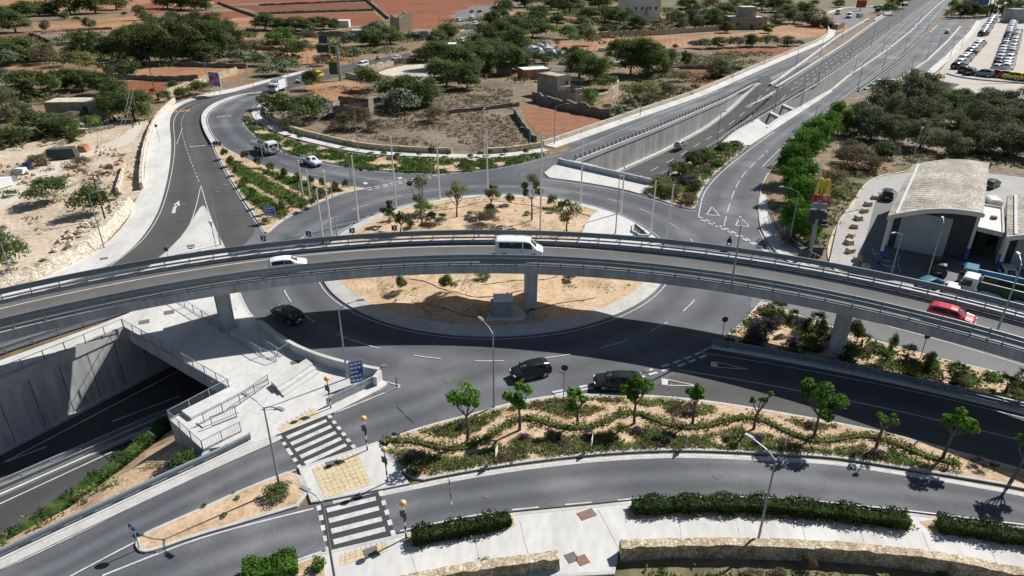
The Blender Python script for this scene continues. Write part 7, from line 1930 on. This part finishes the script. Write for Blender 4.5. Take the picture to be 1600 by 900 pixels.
# ground cover: uncountable low plants in the beds
def cover_plants(label, pts, per, size, hmax, mats, keep=None, z=.18, clump=.5, pw=.5, cat='ground cover'):
    lp = pts if hasattr(pts[0], 'x') else pl(pts, z); xs = [q.x for q in lp]; ys = [q.y for q in lp]; n = int(abs(area(lp)) * per)
    out = []; tries = 0; nc = max(1, n // 9)
    while len(out) < nc and tries < nc * 12:
        tries += 1
        x, y = rnd.uniform(min(xs), max(xs)), rnd.uniform(min(ys), max(ys))
        if not inpoly(x, y, lp): continue
        v = mnoise.noise(Vector((x * clump, y * clump, 1.7)))
        if keep:
            if not keep(x, y, v): continue
        elif v < -.12 and rnd.random() > .2: continue
        out.append((x, y, v))
    A = np.array(out); idx = np.repeat(np.arange(len(A)), 9); C = np.zeros((len(idx), 3)); sg = size * 1.8
    C[:, 0] = A[idx, 0] + rng.normal(0, sg, len(idx)); C[:, 1] = A[idx, 1] + rng.normal(0, sg, len(idx)); C[:, 2] = z + rng.uniform(.02, hmax, len(idx)) * (.55 + .6 * (A[idx, 2] + .3))
    mi = (np.array([mnoise.noise(Vector((x * .35, y * .35, 9.1))) for x, y, v in out])[idx] + rng.normal(0, .12, len(idx)))
    k = len(mats); mi = np.clip(((mi + .45) / .9 * k).astype(int), 0, k - 1)
    me = quadmesh('ground_cover', leaves(C, np.tile([0, 0, .9], (len(C), 1)), size, .7, .6), [M[m] for m in mats], mi)
    o = bpy.data.objects.new('ground_cover', me); col.objects.link(o); return stuff(o, label, cat)
# the long bed is planted in wavy bands with bare sand between
WAVE = resample(chaikin(pl([(598, 690), (640, 687), (683, 700), (725, 704), (765, 684), (808, 652), (842, 655), (870, 668), (900, 671), (935, 666), (975, 643), (1000, 646), (1028, 658), (1064, 671), (1112, 666), (1150, 651), (1190, 655), (1225, 672), (1262, 690), (1305, 690), (1345, 678), (1390, 688), (1430, 708), (1475, 722), (1520, 728)]), 2), step=.5)
TRB_ = [P(x, y) for x, y in ((730, 690), (812, 672), (903, 663), (991, 662), (1082, 662), (1178, 670), (1271, 683), (1369, 700), (1473, 716))]
def fill(x, y, v):
    d2 = min((q.x - x) ** 2 + (q.y - y) ** 2 for q in WAVE[::2]); 
    if d2 < 1.3 ** 2: return False
    if min((q.x - x) ** 2 + (q.y - y) ** 2 for q in TRB_) < 1.0: return False
    return v > -.22
LONG = [(597, 694), (660, 672), (725, 656), (797, 637), (875, 622), (975, 622), (1050, 626), (1125, 635), (1200, 647), (1300, 664), (1380, 680), (1475, 705), (1560, 728), (1520, 742), (1400, 724), (1300, 709), (1200, 704), (1100, 700), (1025, 700), (925, 706), (800, 720), (700, 737), (645, 748)]
hedge([tuple(proj(q)) for q in WAVE[::3]], .8, .36, 'low wavy planted hedge winding through the long bed', dens=75, size=.12, m='l_yel', rough=.6)
cover_plants('low yellowish ground cover beside the wavy hedge of the long bed', LONG, 140, .09, .26, ['l_dry', 'l_yel', 'l_green', 'l_yel'], fill, clump=.45)
cover_plants('dense green creeping plants in the bed north of the roundabout', GBt, 40, .2, .42, ['l_hedge', 'l_green', 'l_deep', 'l_ficus'], lambda x, y, v: v > -.22, clump=.3)
cover_plants('green planted rows in the median at left', [(352, 240), (400, 262), (450, 277), (500, 290), (530, 297), (500, 310), (462, 327), (437, 342), (415, 350), (400, 325), (372, 285)], 60, .2, .45, ['l_yel', 'l_hedge', 'l_green'], lambda x, y, v: math.sin((x * .75 + y * .66) * 1.45) > -.35)
cover_plants('mixed low plants of the triangle right of the underpass', [(1010, 302), (1024, 292), (1060, 270), (1118, 232), (1160, 224), (1160, 234), (1114, 270), (1090, 300), (1082, 322), (1040, 312)], 34, .22, .55, ['l_yel', 'l_hedge', 'l_dry', 'l_green'], lambda x, y, v: v > -.35)
cover_plants('mixed low plants in the palm bed under the flyover', [(1122, 541), (1165, 505), (1180, 488), (1200, 475), (1285, 510), (1437, 557), (1600, 598), (1740, 636), (1740, 672), (1600, 636), (1375, 585), (1200, 552)], 80, .16, .4, ['l_yel', 'l_dry', 'l_hedge', 'l_green'], lambda x, y, v: v > -.05, clump=.6)
for lb, pts in (('low green strip behind the short hedge', [(650, 853), (800, 826), (804, 822), (650, 846)]), ('low green strip along the long hedge', [(1060, 806), (1190, 808), (1300, 817), (1430, 829), (1425, 820), (1300, 811), (1150, 802), (1062, 801)]), ('low green strip below the right hedge', [(1458, 833), (1600, 852), (1700, 872), (1690, 864), (1600, 846), (1462, 827)])):
    cover_plants(lb, pts, 70, .13, .3, ['l_green', 'l_hedge', 'l_dry'], lambda x, y, v: v > -.1, clump=1.2)
cover_plants('small scattered weeds on the sandy roundabout island', [RC + V2(math.cos(t), math.sin(t)) * 21 for t in np.linspace(0, 6.2, 40)], 3.0, .1, .22, ['l_dry', 'l_yel', 'l_green'], lambda x, y, v: v > .1, clump=.3, z=.62, cat='weeds')
for i, (r0, t0, t1) in enumerate(((19.5, 4.2, 5.4), (15, 3.9, 5.0), (12, 4.6, 6.0), (18, .4, 2.4))):
    q = [RC + V2(math.cos(t) * (r0 + .8 * math.sin(t * 7 + i)), math.sin(t) * (r0 + .8 * math.sin(t * 7 + i))) for t in np.linspace(t0, t1, 40)]
    q = [V2(p.x, p.y, island_z(p.x, p.y) + .03) for p in q]; o0 = q[0].copy(); o = MB().tube([p - o0 for p in q], .045, 5).build('irrigation_hose', M['black']); o.location = o0
    auto(o, 'thin black irrigation hose lying on the sandy roundabout island', 'hose', 'irrigation hoses', i)
for i in range(60):
    t, r0 = rnd.uniform(0, 6.28), 21 * math.sqrt(rnd.random()); x, y = RC.x + r0 * math.cos(t), RC.y + r0 * math.sin(t)
    mb = MB(); mb.ball((0, 0, .25), .5, 0, 7, 5); mb.v = [q * (1 + rnd.uniform(-.25, .25)) for q in mb.v]; o = mb.build('rock', M['sand' if i % 3 else 'stone']); s_ = rnd.uniform(.12, .42); o.location = V2(x, y, island_z(x, y) - .02); o.scale = (s_, s_ * .8, s_ * .7)
    auto(o, 'small stone on the sandy roundabout island', 'stone', 'stones on the roundabout island')
cover_plants('dry tufts over the walled field', [(404, 168), (520, 135), (640, 125), (800, 140), (800, 190), (828, 222), (790, 234), (700, 236), (600, 222), (500, 200), (440, 182)], 6.0, .2, .3, ['l_dry', 'l_dry', 'l_yel', 'l_dry'], lambda x, y, v: v > -.25, clump=.12, z=.02, cat='dry grass')
cover_plants('rough grass between slip road and farmhouse', [(960, 178), (975, 130), (1030, 82), (1110, 84), (1220, 76), (1160, 108), (1060, 150)], 1.5, .5, .6, ['l_yel', 'l_dry', 'l_yel', 'l_olive'], lambda x, y, v: v > -.2, clump=.08, z=.02, cat='rough grass')
cover_plants('scrub on the pale dirt lot', [(0, 262), (120, 250), (200, 240), (222, 250), (205, 320), (150, 370), (0, 430)], 1.6, .22, .35, ['l_dry', 'l_yel', 'l_dry'], lambda x, y, v: v > .12, clump=.22, z=.02, cat='scrub')
cover_plants('scrub beside the station exit lane', [(1270, 270), (1330, 254), (1420, 256), (1370, 271), (1346, 288), (1328, 318), (1300, 358), (1284, 396), (1268, 398), (1262, 330)], 7, .25, .4, ['l_dry', 'l_yel', 'l_green', 'l_dry'], lambda x, y, v: v > -.15, clump=.3, z=.02, cat='scrub')
cover_plants('weeds on the bank below the plaza', [V2(q.x, q.y) for q in [ga[0], ga[6], ga[10], hh[10].lerp(ga[10], .3), hh[5].lerp(ga[5], .35), hh[1].lerp(ga[1], .5)]], 22, .16, .5, ['l_yel', 'l_green', 'l_dry'], lambda x, y, v: v > 0, z=-2.0, clump=.7)
cover_plants('ivy-like weeds along the bottom wall', [(1000, 905), (1200, 898), (1440, 915), (1440, 960), (1000, 960)], 30, .2, .5, ['l_dry', 'l_yel', 'l_hedge'], lambda x, y, v: v > -.2, clump=.5, z=.0)
for lb, pts, per in (('low scrub over the far left fields', [(-60, 62), (160, 52), (260, 40), (400, 45), (400, 100), (380, 108), (230, 104), (100, 125), (150, 160), (200, 180), (60, 235), (-60, 240)], .5), ('low scrub over the far central farmland', [(640, 95), (700, 30), (900, 14), (1100, 14), (1200, 40), (960, 62), (900, 92), (830, 130), (720, 120)], .4), ('low scrub around the sheds and far road', [(380, 60), (470, 56), (640, 52), (690, 66), (640, 78), (480, 108), (400, 118)], .5)):
    cover_plants(lb, pts, per, .75, 1.2, ['l_olive', 'l_yel', 'l_dark', 'l_dry', 'l_hedge'], lambda x, y, v: v > .12, clump=.06, z=.0, cat='scrub')
cover_plants('weeds between the olive trees', [(1330, 252), (1300, 235), (1340, 165), (1450, 160), (1700, 160), (1700, 262), (1560, 262), (1430, 256)], 2.2, .4, .6, ['l_dry', 'l_olive', 'l_yel'], lambda x, y, v: v > -.05, clump=.15, z=.02, cat='scrub')
# ------------------------------------------------------------ stone walls at the bottom, field walls, buildings
w1 = stonewall(chaikin(pl([(1720, 944), (1600, 909), (1450, 880), (1320, 866), (1200, 861), (1080, 859), (967, 864)]), 2), 1.25, .75, 'stone', 'long beige stone wall at the foot of the foreground pavement', .05, .03, step=.6)
w2 = stonewall(pl([(870, 880), (800, 889), (720, 901), (600, 925)]), 1.25, .75, 'stone', 'shorter beige stone wall at the bottom edge left of the gap', .05, .03, step=.6)
FW = [('#dark rubble wall above the walled strip', [(152, 105), (230, 102), (300, 104), (385, 107)], 1.6), ('#rubble wall across the walled strip', [(160, 124), (215, 124), (262, 128), (310, 125)], 1.6), ('#pale wall beside the road bend', [(250, 157), (290, 142), (330, 128), (372, 115)], 2.0), ('#rubble wall on the left of the dark grove', [(45, 54), (66, 62), (84, 70)], 1.4), ('#stone wall below the small green crop', [(40, 78), (80, 72), (128, 70)], 1.5), ('#low field wall on the tan terrace', [(65, 53), (110, 49), (175, 46)], 1.2), ('#field wall left of the dark red soil', [(340, 5), (362, 14), (400, 27)], 1.6), ('#stone wall under the dark red strip', [(404, 23), (480, 20), (584, 17)], 1.4), ('#stone wall above the dark red strip', [(405, 9), (480, 6), (580, 2)], 1.4), ('#stone wall between the red fields', [(572, 1), (590, 16), (606, 30)], 1.6),
      ('#grey wall below the clipped row', [(415, 60), (470, 58), (540, 58), (585, 52)], 2.4), ('#dark wall of the tan plot beside the far road', [(372, 76), (420, 79), (450, 82)], 1.6), ('#pale wall under the sign mast', [(540, 122), (566, 126)], 1.6), ('#pale broken wall of the track yard', [(555, 114), (580, 112), (615, 102)], 2.0), ('#dark yard wall left of the woods', [(618, 101), (652, 97)], 1.8), ('#rubble wall in front of the ploughed field', [(831, 158), (866, 168), (902, 176), (952, 186)], 2.4), ('#dark field wall left of the ploughed field', [(802, 178), (816, 200), (834, 222)], 1.4), ('#field wall right of the ploughed field', [(700, 178), (760, 172), (812, 166)], 1.0), ('#beige yard wall of the ruined farmhouse', [(904, 168), (935, 165), (966, 151), (966, 140)], 3.0), ('#dark stone wall by the lone tree', [(1062, 108), (1100, 108), (1160, 110)], 1.2), ('#long pale wall below the towered house', [(930, 60), (985, 56), (1030, 55), (1080, 51), (1130, 48)], 2.6), ('#pale wall by the far S-bend', [(700, 52), (716, 52), (726, 50)], 1.6), ('#grey wall in the far fields near the ruined tower', [(630, 62), (660, 60), (672, 61)], 2.4), ('#retaining wall round the small lane bend', [(1286, 26), (1289, 38), (1304, 48), (1318, 44)], 2.6), ('#rubble edge along the dirt lot', [(0, 285), (40, 262), (80, 240), (130, 210), (180, 200)], .8), ('#stone wall above the stone hut', [(70, 190), (110, 185), (135, 180)], 1.4)]
for lb, pts, h in FW:
    stonewall(chaikin(pl(pts), 1), h, .7, 'rubble' if 'pale' not in lb and 'beige' not in lb else 'stone', lb[1:], .15, .18, 'stone_wall', 1.6)
# loose rocks
def rock(x, y, s, label, m='stone_p'):
    mb = MB(); mb.ball((0, 0, .3), .5, 0, 7, 5); mb.v = [q * (1 + rnd.uniform(-.22, .22)) for q in mb.v]
    o = mb.build('rock', M[m]); o.location = P(x, y); o.scale = (s, s * rnd.uniform(.6, 1), s * .7); o.rotation_euler = (0, 0, rnd.uniform(0, 6)); auto(o, label, 'rock', label, x)
for i in range(44):
    t = rnd.random(); a = [(60, 418), (100, 388), (118, 374), (132, 368), (160, 352), (186, 330), (146, 356), (85, 398)][rnd.randrange(8)]
    rock(a[0] + rnd.uniform(-16, 16), a[1] + rnd.uniform(-9, 9), rnd.uniform(.5, 1.5), 'pale loose rock behind the rubble wall')
for i in range(24): rock(rnd.uniform(150, 185), rnd.uniform(230, 244), rnd.uniform(.4, 1.0), 'white stone in the rubble heap on the dirt lot')
for i in range(22): rock(rnd.uniform(0, 60), rnd.uniform(255, 290), rnd.uniform(.6, 1.4), 'pale stone along the dirt track', 'stone')
for i in range(16): rock(rnd.uniform(105, 205), rnd.uniform(250, 278), rnd.uniform(.5, 1.3), 'brown clod in the rubble heap', 'bedsoil')
# junk on the dirt track
mb = MB(); mb.box((0, 0, 1.0), (6, 3, 2.0), taper=.8); mb.v = [q + V2(rnd.uniform(-.3, .3), rnd.uniform(-.3, .3), rnd.uniform(-.2, .2)) for q in mb.v]; o = mb.build('covered_heap', M['tarp']); o.location = P(98, 247); o.rotation_euler = (0, 0, .3); tag(o, 'heap covered with dark green tarpaulin on the dirt track', 'covered heap')
for x, y, s, m, lb in ((132, 236, 1.4, 'tan_f', 'small orange-brown heap beside the tarpaulin'), (32, 272, 1.2, 'white', 'white and blue junk crate on the dirt track'), (68, 258, 1.3, 'rubble', 'dark brushwood heap by the dirt track'), (5, 292, 1.6, 'white', 'white sheet at the left picture edge'), (42, 262, 1.0, 'blue', 'blue plastic heap by the dirt track'), (107, 244, 1.0, 'plasterw', 'pale slab leaning on the tarpaulin heap'), (20, 283, .9, 'grey_box', 'grey junk box on the dirt track')):
    mb = MB(); mb.box((0, 0, .5), (1.8, 1.3, 1.0), taper=.7); mb.v = [q + V2(rnd.uniform(-.2, .2), rnd.uniform(-.2, .2), rnd.uniform(-.15, .15)) for q in mb.v]; o = mb.build('junk_heap', M[m]); o.location = P(x, y); o.scale = (s, s, s); o.rotation_euler = (0, 0, rnd.uniform(0, 3)); tag(o, lb, 'junk heap')

def house(name, px, py, wpx, dpx_m, h, rz, wallm, roofm, label, wins=(), doors=(), parapet=.5, tower=None, cat='building', ruin=False):
    b = P(px, py); wd = wpx * depth(b) / FOC; root = empty(name, b + V2(0, dpx_m / 2), R(rz))
    mb = MB(); t = .4
    if ruin:
        for c, d in (((0, -dpx_m / 2 + t / 2, h / 2), (wd, t, h)), ((0, dpx_m / 2 - t / 2, h * .45), (wd, t, h * .9)), ((-wd / 2 + t / 2, 0, h * .42), (t, dpx_m - 2 * t - .01, h * .84)), ((wd / 2 - t / 2, 0, h * .5), (t, dpx_m - 2 * t - .01, h))): mb.box(c, d)
        mb.v = [q + V2(rnd.uniform(-.1, .1), rnd.uniform(-.1, .1), rnd.uniform(-1.2, .3) * h * .22 if q.z > 1 else 0) for q in mb.v]
    else: mb.box((0, 0, h / 2), (wd, dpx_m, h))
    mb.build('wall', M[wallm], root)
    if not ruin:
        mb = MB(); mb.box((0, 0, h + .06), (wd - .4, dpx_m - .4, .12)); rf = mb.build('roof', M[roofm], root)
        if parapet:
            mb = MB()
            for c, d in (((0, -dpx_m / 2 + .1, h + parapet / 2), (wd, .2, parapet)), ((0, dpx_m / 2 - .1, h + parapet / 2), (wd, .2, parapet)), ((-wd / 2 + .1, 0, h + parapet / 2), (.2, dpx_m - .42, parapet)), ((wd / 2 - .1, 0, h + parapet / 2), (.2, dpx_m - .42, parapet))): mb.box(c, d)
            mb.build('parapet', M[wallm], root)
    for x, z, a, c in wins:
        mb = MB(); mb.box((x * wd, -dpx_m / 2 - .01, z), (a, .06, c)); o = mb.build('window', M['joint'], root)
        mb = MB(); mb.box((x * wd, -dpx_m / 2 - .03, z - c / 2 - .06), (a + .3, .16, .12)); mb.build('sill', M['stone'], o)
    for x, a, c in doors:
        mb = MB(); mb.box((x * wd, -dpx_m / 2 - .01, c / 2), (a, .06, c)); mb.build('door', M['joint'], root)
    if tower:
        tx, tw, th = tower; mb = MB(); mb.box((tx * wd, 0, h + th / 2), (tw, min(tw, dpx_m - .5), th)); mb.build('upper_storey', M[wallm], root)
        mb = MB(); mb.box((tx * wd, 0, h + th + .06), (tw - .3, min(tw, dpx_m - .5) - .3, .12)); mb.build('upper_roof', M[roofm], root)
    tag(root, label, cat); return root
house('ruin', 548, 186, 56, 9, 4.2, 3, 'rubble', 'stone', 'roofless grey stone ruin in the dry field', ruin=True, cat='ruin')
house('stone_hut', 122, 180, 96, 6, 3.2, 4, 'stone_g', 'stone_p', 'long flat-roofed rubble hut in the left thicket', doors=((.12, 1.2, 2.2),), parapet=0)
house('farmhouse', 866, 152, 30, 8, 5.6, 42, 'stone_g', 'stone', 'small two-storey ruined stone farmhouse above the ploughed field', wins=((.25, 3.6, 1.0, 2.0),), parapet=.3)
house('ruin', 896, 160, 30, 7, 3.6, 42, 'stone_g', 'stone', 'roofless stone annexe beside the ruined farmhouse', ruin=True, cat='ruin')
house('tower_ruin', 626, 50, 26, 7, 9.0, 48, 'stone', 'stone', 'broken square stone tower beside the big red field', ruin=True, cat='ruin')
house('shed', 533, 43, 22, 8, 3.2, 6, 'plasterw', 'plasterw', 'small white flat-roofed shed below the red fields', parapet=.2, cat='shed')
house('shed', 443, 42, 11, 5, 3.0, 0, 'stone', 'stone_p', 'tiny pale stone shed in the clipped row', parapet=0, cat='shed')
house('shed', 557, 63, 16, 5, 4.2, 4, 'grey_box', 'conc', 'grey boxy shed with pale roof near the far road', parapet=0, cat='shed')
house('shed', 663, 62, 14, 4, 3.6, 0, 'grey_box', 'rubble', 'small dark shed beside the far road', parapet=0, cat='shed')
house('house', 1002, 30, 50, 22, 11, 10, 'plasterw', 'stone', 'large pale house with square tower among trees at the top', wins=((-.3, 6, 1.2, 1.8), (-.1, 6, 1.2, 1.8), (.15, 6, 1.2, 1.8), (.35, 6, 1.2, 1.8)), tower=(.05, 8, 9))
house('house', 1168, 46, 58, 14, 5.5, 2, 'stone_g', 'conc', 'low stone house with a square upper room at upper right', wins=((-.3, 2.6, 1.2, 1.4), (.3, 2.6, 1.2, 1.4)), doors=((.1, 1.4, 2.4),), tower=(.02, 8, 5))
house('house', 880, 12, 40, 12, 6, 0, 'stone_g', 'stone', 'long grey farm building at the top centre', wins=((-.3, 3, 1.2, 1.5), (.1, 3, 1.2, 1.5)))
house('shed', 834, 124, 44, 6, 3.0, 18, 'tan_f', 'white', 'long low shed with bright white roof left of the farmhouse', parapet=0, cat='shed')
house('shed', 787, 118, 22, 5, 3.4, 5, 'rubble', 'rubble', 'dark hut with brown roof in the middle woodland', parapet=0, cat='shed')
house('shed', 706, 86, 14, 6, 4.0, 0, 'joint', 'white', 'open white shelter behind the woodland', parapet=0, cat='shed')
house('shed', 1276, 42, 10, 4, 3.0, 0, 'red', 'red', 'small dark red shed near the small lane', parapet=0, cat='shed')
house('kiosk', 1592, 36, 26, 9, 7, 0, 'grey_box', 'grey_box', 'grey kiosk building at the far right of the car park', parapet=.3)
for x, y, s in ((852, 80, 2.6), (841, 88, 2.2), (862, 88, 2.0), (875, 90, 1.8), (830, 84, 2.4)):
    mb = MB(); mb.ball((0, 0, .7), 1.0, 0, 9, 6); mb.v = [q * (1 + rnd.uniform(-.2, .2)) for q in mb.v]; o = mb.build('plastic_heap', M['grey_box'] if s < 2.3 else M['conc']); o.location = P(x, y); o.scale = (s * 1.5, s, s * .8); auto(o, 'pale plastic-covered heap in the farmland', 'heap', 'plastic heaps')
for x, y, lb in ((940, 80, 'white water tank on the tan field'), (822, 121, 'white tank beside the woodland hut'), (963, 103, 'white car wreck between the dark trees'), (885, 128, 'pale rolled tarpaulin behind the farmhouse'), (860, 116, 'grey polytunnel left of the dark trees')):
    mb = MB(); mb.tube([(-1.3, 0, .8), (1.3, 0, .8)], .8, 12); o = mb.build('tank', M['white'] if 'white' in lb else M['grey_box']); o.location = P(x, y); o.rotation_euler = (0, 0, -.3)
    if 'polytunnel' in lb or 'rolled' in lb: o.scale = (3.2, 1.1, .9)
    tag(o, lb, 'tank' if 'tank' in lb else 'clutter')
# trunked palms beyond the car park
for i, x in enumerate((1541, 1547, 1553, 1585)):
    q = P(x, 26); h = 15; root = empty('palm_tree', q)
    MB().tube([(0, 0, 0), (.3, 0, h * .5), (0, 0, h)], [.4, .32, .3], 8).build('trunk', M['bark'], root)
    o = bpy.data.objects.new('crown', PALM[i % 3]); col.objects.link(o); o.parent = root; o.scale = (4, 4, 4); o.location = (0, 0, h - 1)
    auto(root, 'tall thin-trunked palm beyond the car park', 'palm', 'tall palms beyond the car park')

# --- service station: barrel roof hall with an oblique front and a roller shutter
AX, AY = V2(.836, -.55), V2(.55, .836)
def station(name, A_, W_, Lv, hw_, label, sk=.716, fy=7.6, hroof=.85):
    """A_: ground point below the front left roof corner; local x across, y along the hall"""
    root = empty(name, A_, math.atan2(AX.y, AX.x)); n_ = 16; mb = MB()
    def zr_(t): return hw_ + hroof * math.sin(math.pi * (t * .94 + .03)) + .15 * t
    def strip(mb, y0, y1, z0, z1):
        b = len(mb.v)
        for i in range(n_ + 1):
            t = i / n_; x = W_ * t; z = zr_(t); s_ = sk * x
            mb.v += [V2(x, y0 + s_, z + z0), V2(x, y1 + s_, z + z0), V2(x, y1 + s_, z + z1), V2(x, y0 + s_, z + z1)]
        for i in range(n_):
            for k in range(4): mb.f.append((b + i * 4 + k, b + i * 4 + (k + 1) % 4, b + i * 4 + 4 + (k + 1) % 4, b + i * 4 + 4 + k)); mb.m.append(0)
        mb.f += [(b, b + 1, b + 2, b + 3), tuple(b + n_ * 4 + k for k in (3, 2, 1, 0))]; mb.m += [0, 0]
    strip(mb, 0, Lv, 0, .35); rf = mb.build('roof', M['roof'], root)
    mb = MB(); strip(mb, -.22, -.002, -.15, .5); mb.build('roof_edge', M['plasterw'], rf)
    mb = MB(); mb.bar((.9, .8, zr_(.08) + .42), (.9, Lv - .3, zr_(.08) + .42), .35, .2); mb.build('gutter', M['conc'], rf)
    mb = MB(); mb.box((.3, (fy + Lv) / 2, hw_ / 2), (.35, Lv - fy, hw_)); mb.box((W_ - .3, (fy + Lv + sk * W_) / 2, hw_ / 2), (.35, Lv + sk * W_ - fy - .5, hw_)); mb.box((W_ / 2, Lv + .5, hw_ / 2), (W_ - 1, .35, hw_)); mb.build('wall', M['plasterw'], root)
    mb = MB(); mb.box((W_ / 2, fy + .3, hw_ / 2 + .2), (W_ - 1.0, .3, hw_ + .4)); mb.build('front_wall', M['steel_d'], root)
    mb = MB(); ns = 26; hs = hw_ * .86
    for i in range(ns): mb.box((W_ * .42, fy + (.03 if i % 2 else 0), hs * (i + .5) / ns), (W_ * .58, .08, hs / ns * .96))
    mb.build('roller_shutter', M['shutter'], root)
    for x, y in ((.35, .5), (.35, 3.2), (W_ - .35, sk * W_ + .4)):
        mb = MB(); mb.box((x, y, zr_(x / W_) / 2), (.35, .6, zr_(x / W_))); mb.build('pillar', M['plasterw'], root)
        mb = MB(); mb.box((x, y, 1.0), (.42, .68, 2.0)); mb.build('pillar_base', M['blue'], root)
    tag(root, label, 'service station'); return root
station('service_station', V2(48.6, 83.2), 10.3, 27.9, 6.5, 'service station hall with weathered barrel roof and grey roller shutter')
station('service_station', V2(62.2, 79.7), 13, 19.5, 5.0, 'second barrel-roofed hall cut by the right picture edge', .5, 4.5)
# flat roof link between the two halls
cq = pl([(1505, 351), (1568, 366), (1566, 326), (1531, 320)], 4.8); o0 = V2(cq[0].x, cq[0].y); lk = empty('canopy', o0)
cl = [V2(q.x, q.y) - o0 for q in cq]; mb = MB(); mb.prism(cl, 4.4, 4.8, bottom=True); rf = mb.build('flat_roof', M['plasterw'], lk)
mb = MB()
for a, b in zip(cl, cl[1:] + cl[:1]): mb.bar(a.lerp(b, .01) + V2(0, 0, 4.92), a.lerp(b, .99) + V2(0, 0, 4.92), .22, .26)
mb.build('roof_edge', M['conc'], rf)
mb = MB(); mb.bar(cl[3] + V2(-1, -3, 2.2), cl[2] + V2(0, -3, 2.2), .3, 4.38); mb.build('back_wall', M['steel_d'], lk)
m_ = (cl[0] + cl[1] + cl[2] + cl[3]) / 4
mb = MB(); mb.box((m_.x - 1.2, m_.y - 1.5, 2.2), (1.3, 1.2, 4.38)); mb.build('green_column', M['green'], lk)
for t in (.3, .7): q = cl[0].lerp(cl[1], t).lerp(cl[3].lerp(cl[2], t), .5); MB().box((q.x, q.y, 5.0), (.6, .6, .4)).build('roof_vent', M['rubble'], rf)
tag(lk, 'flat white canopy roof linking the two station halls', 'canopy')
# small canopies behind
for x, y, lb, m in ((1560, 322, 'low flat pale plinth behind the station', 'plasterw'),):
    house('plinth', x, y, 18 if m == 'plasterw' else 12, 3, .8, -14, m, m, lb, parapet=0, cat='plinth')
finish_labels()
for o in bpy.data.objects:
    if o.parent is None and 'label' in o and len(o['label'].split()) > 16: print('LONG', o['label'])
# shed leftovers
for o in list(bpy.data.objects):
    if o.type == 'EMPTY' and not o.children: bpy.data.objects.remove(o)
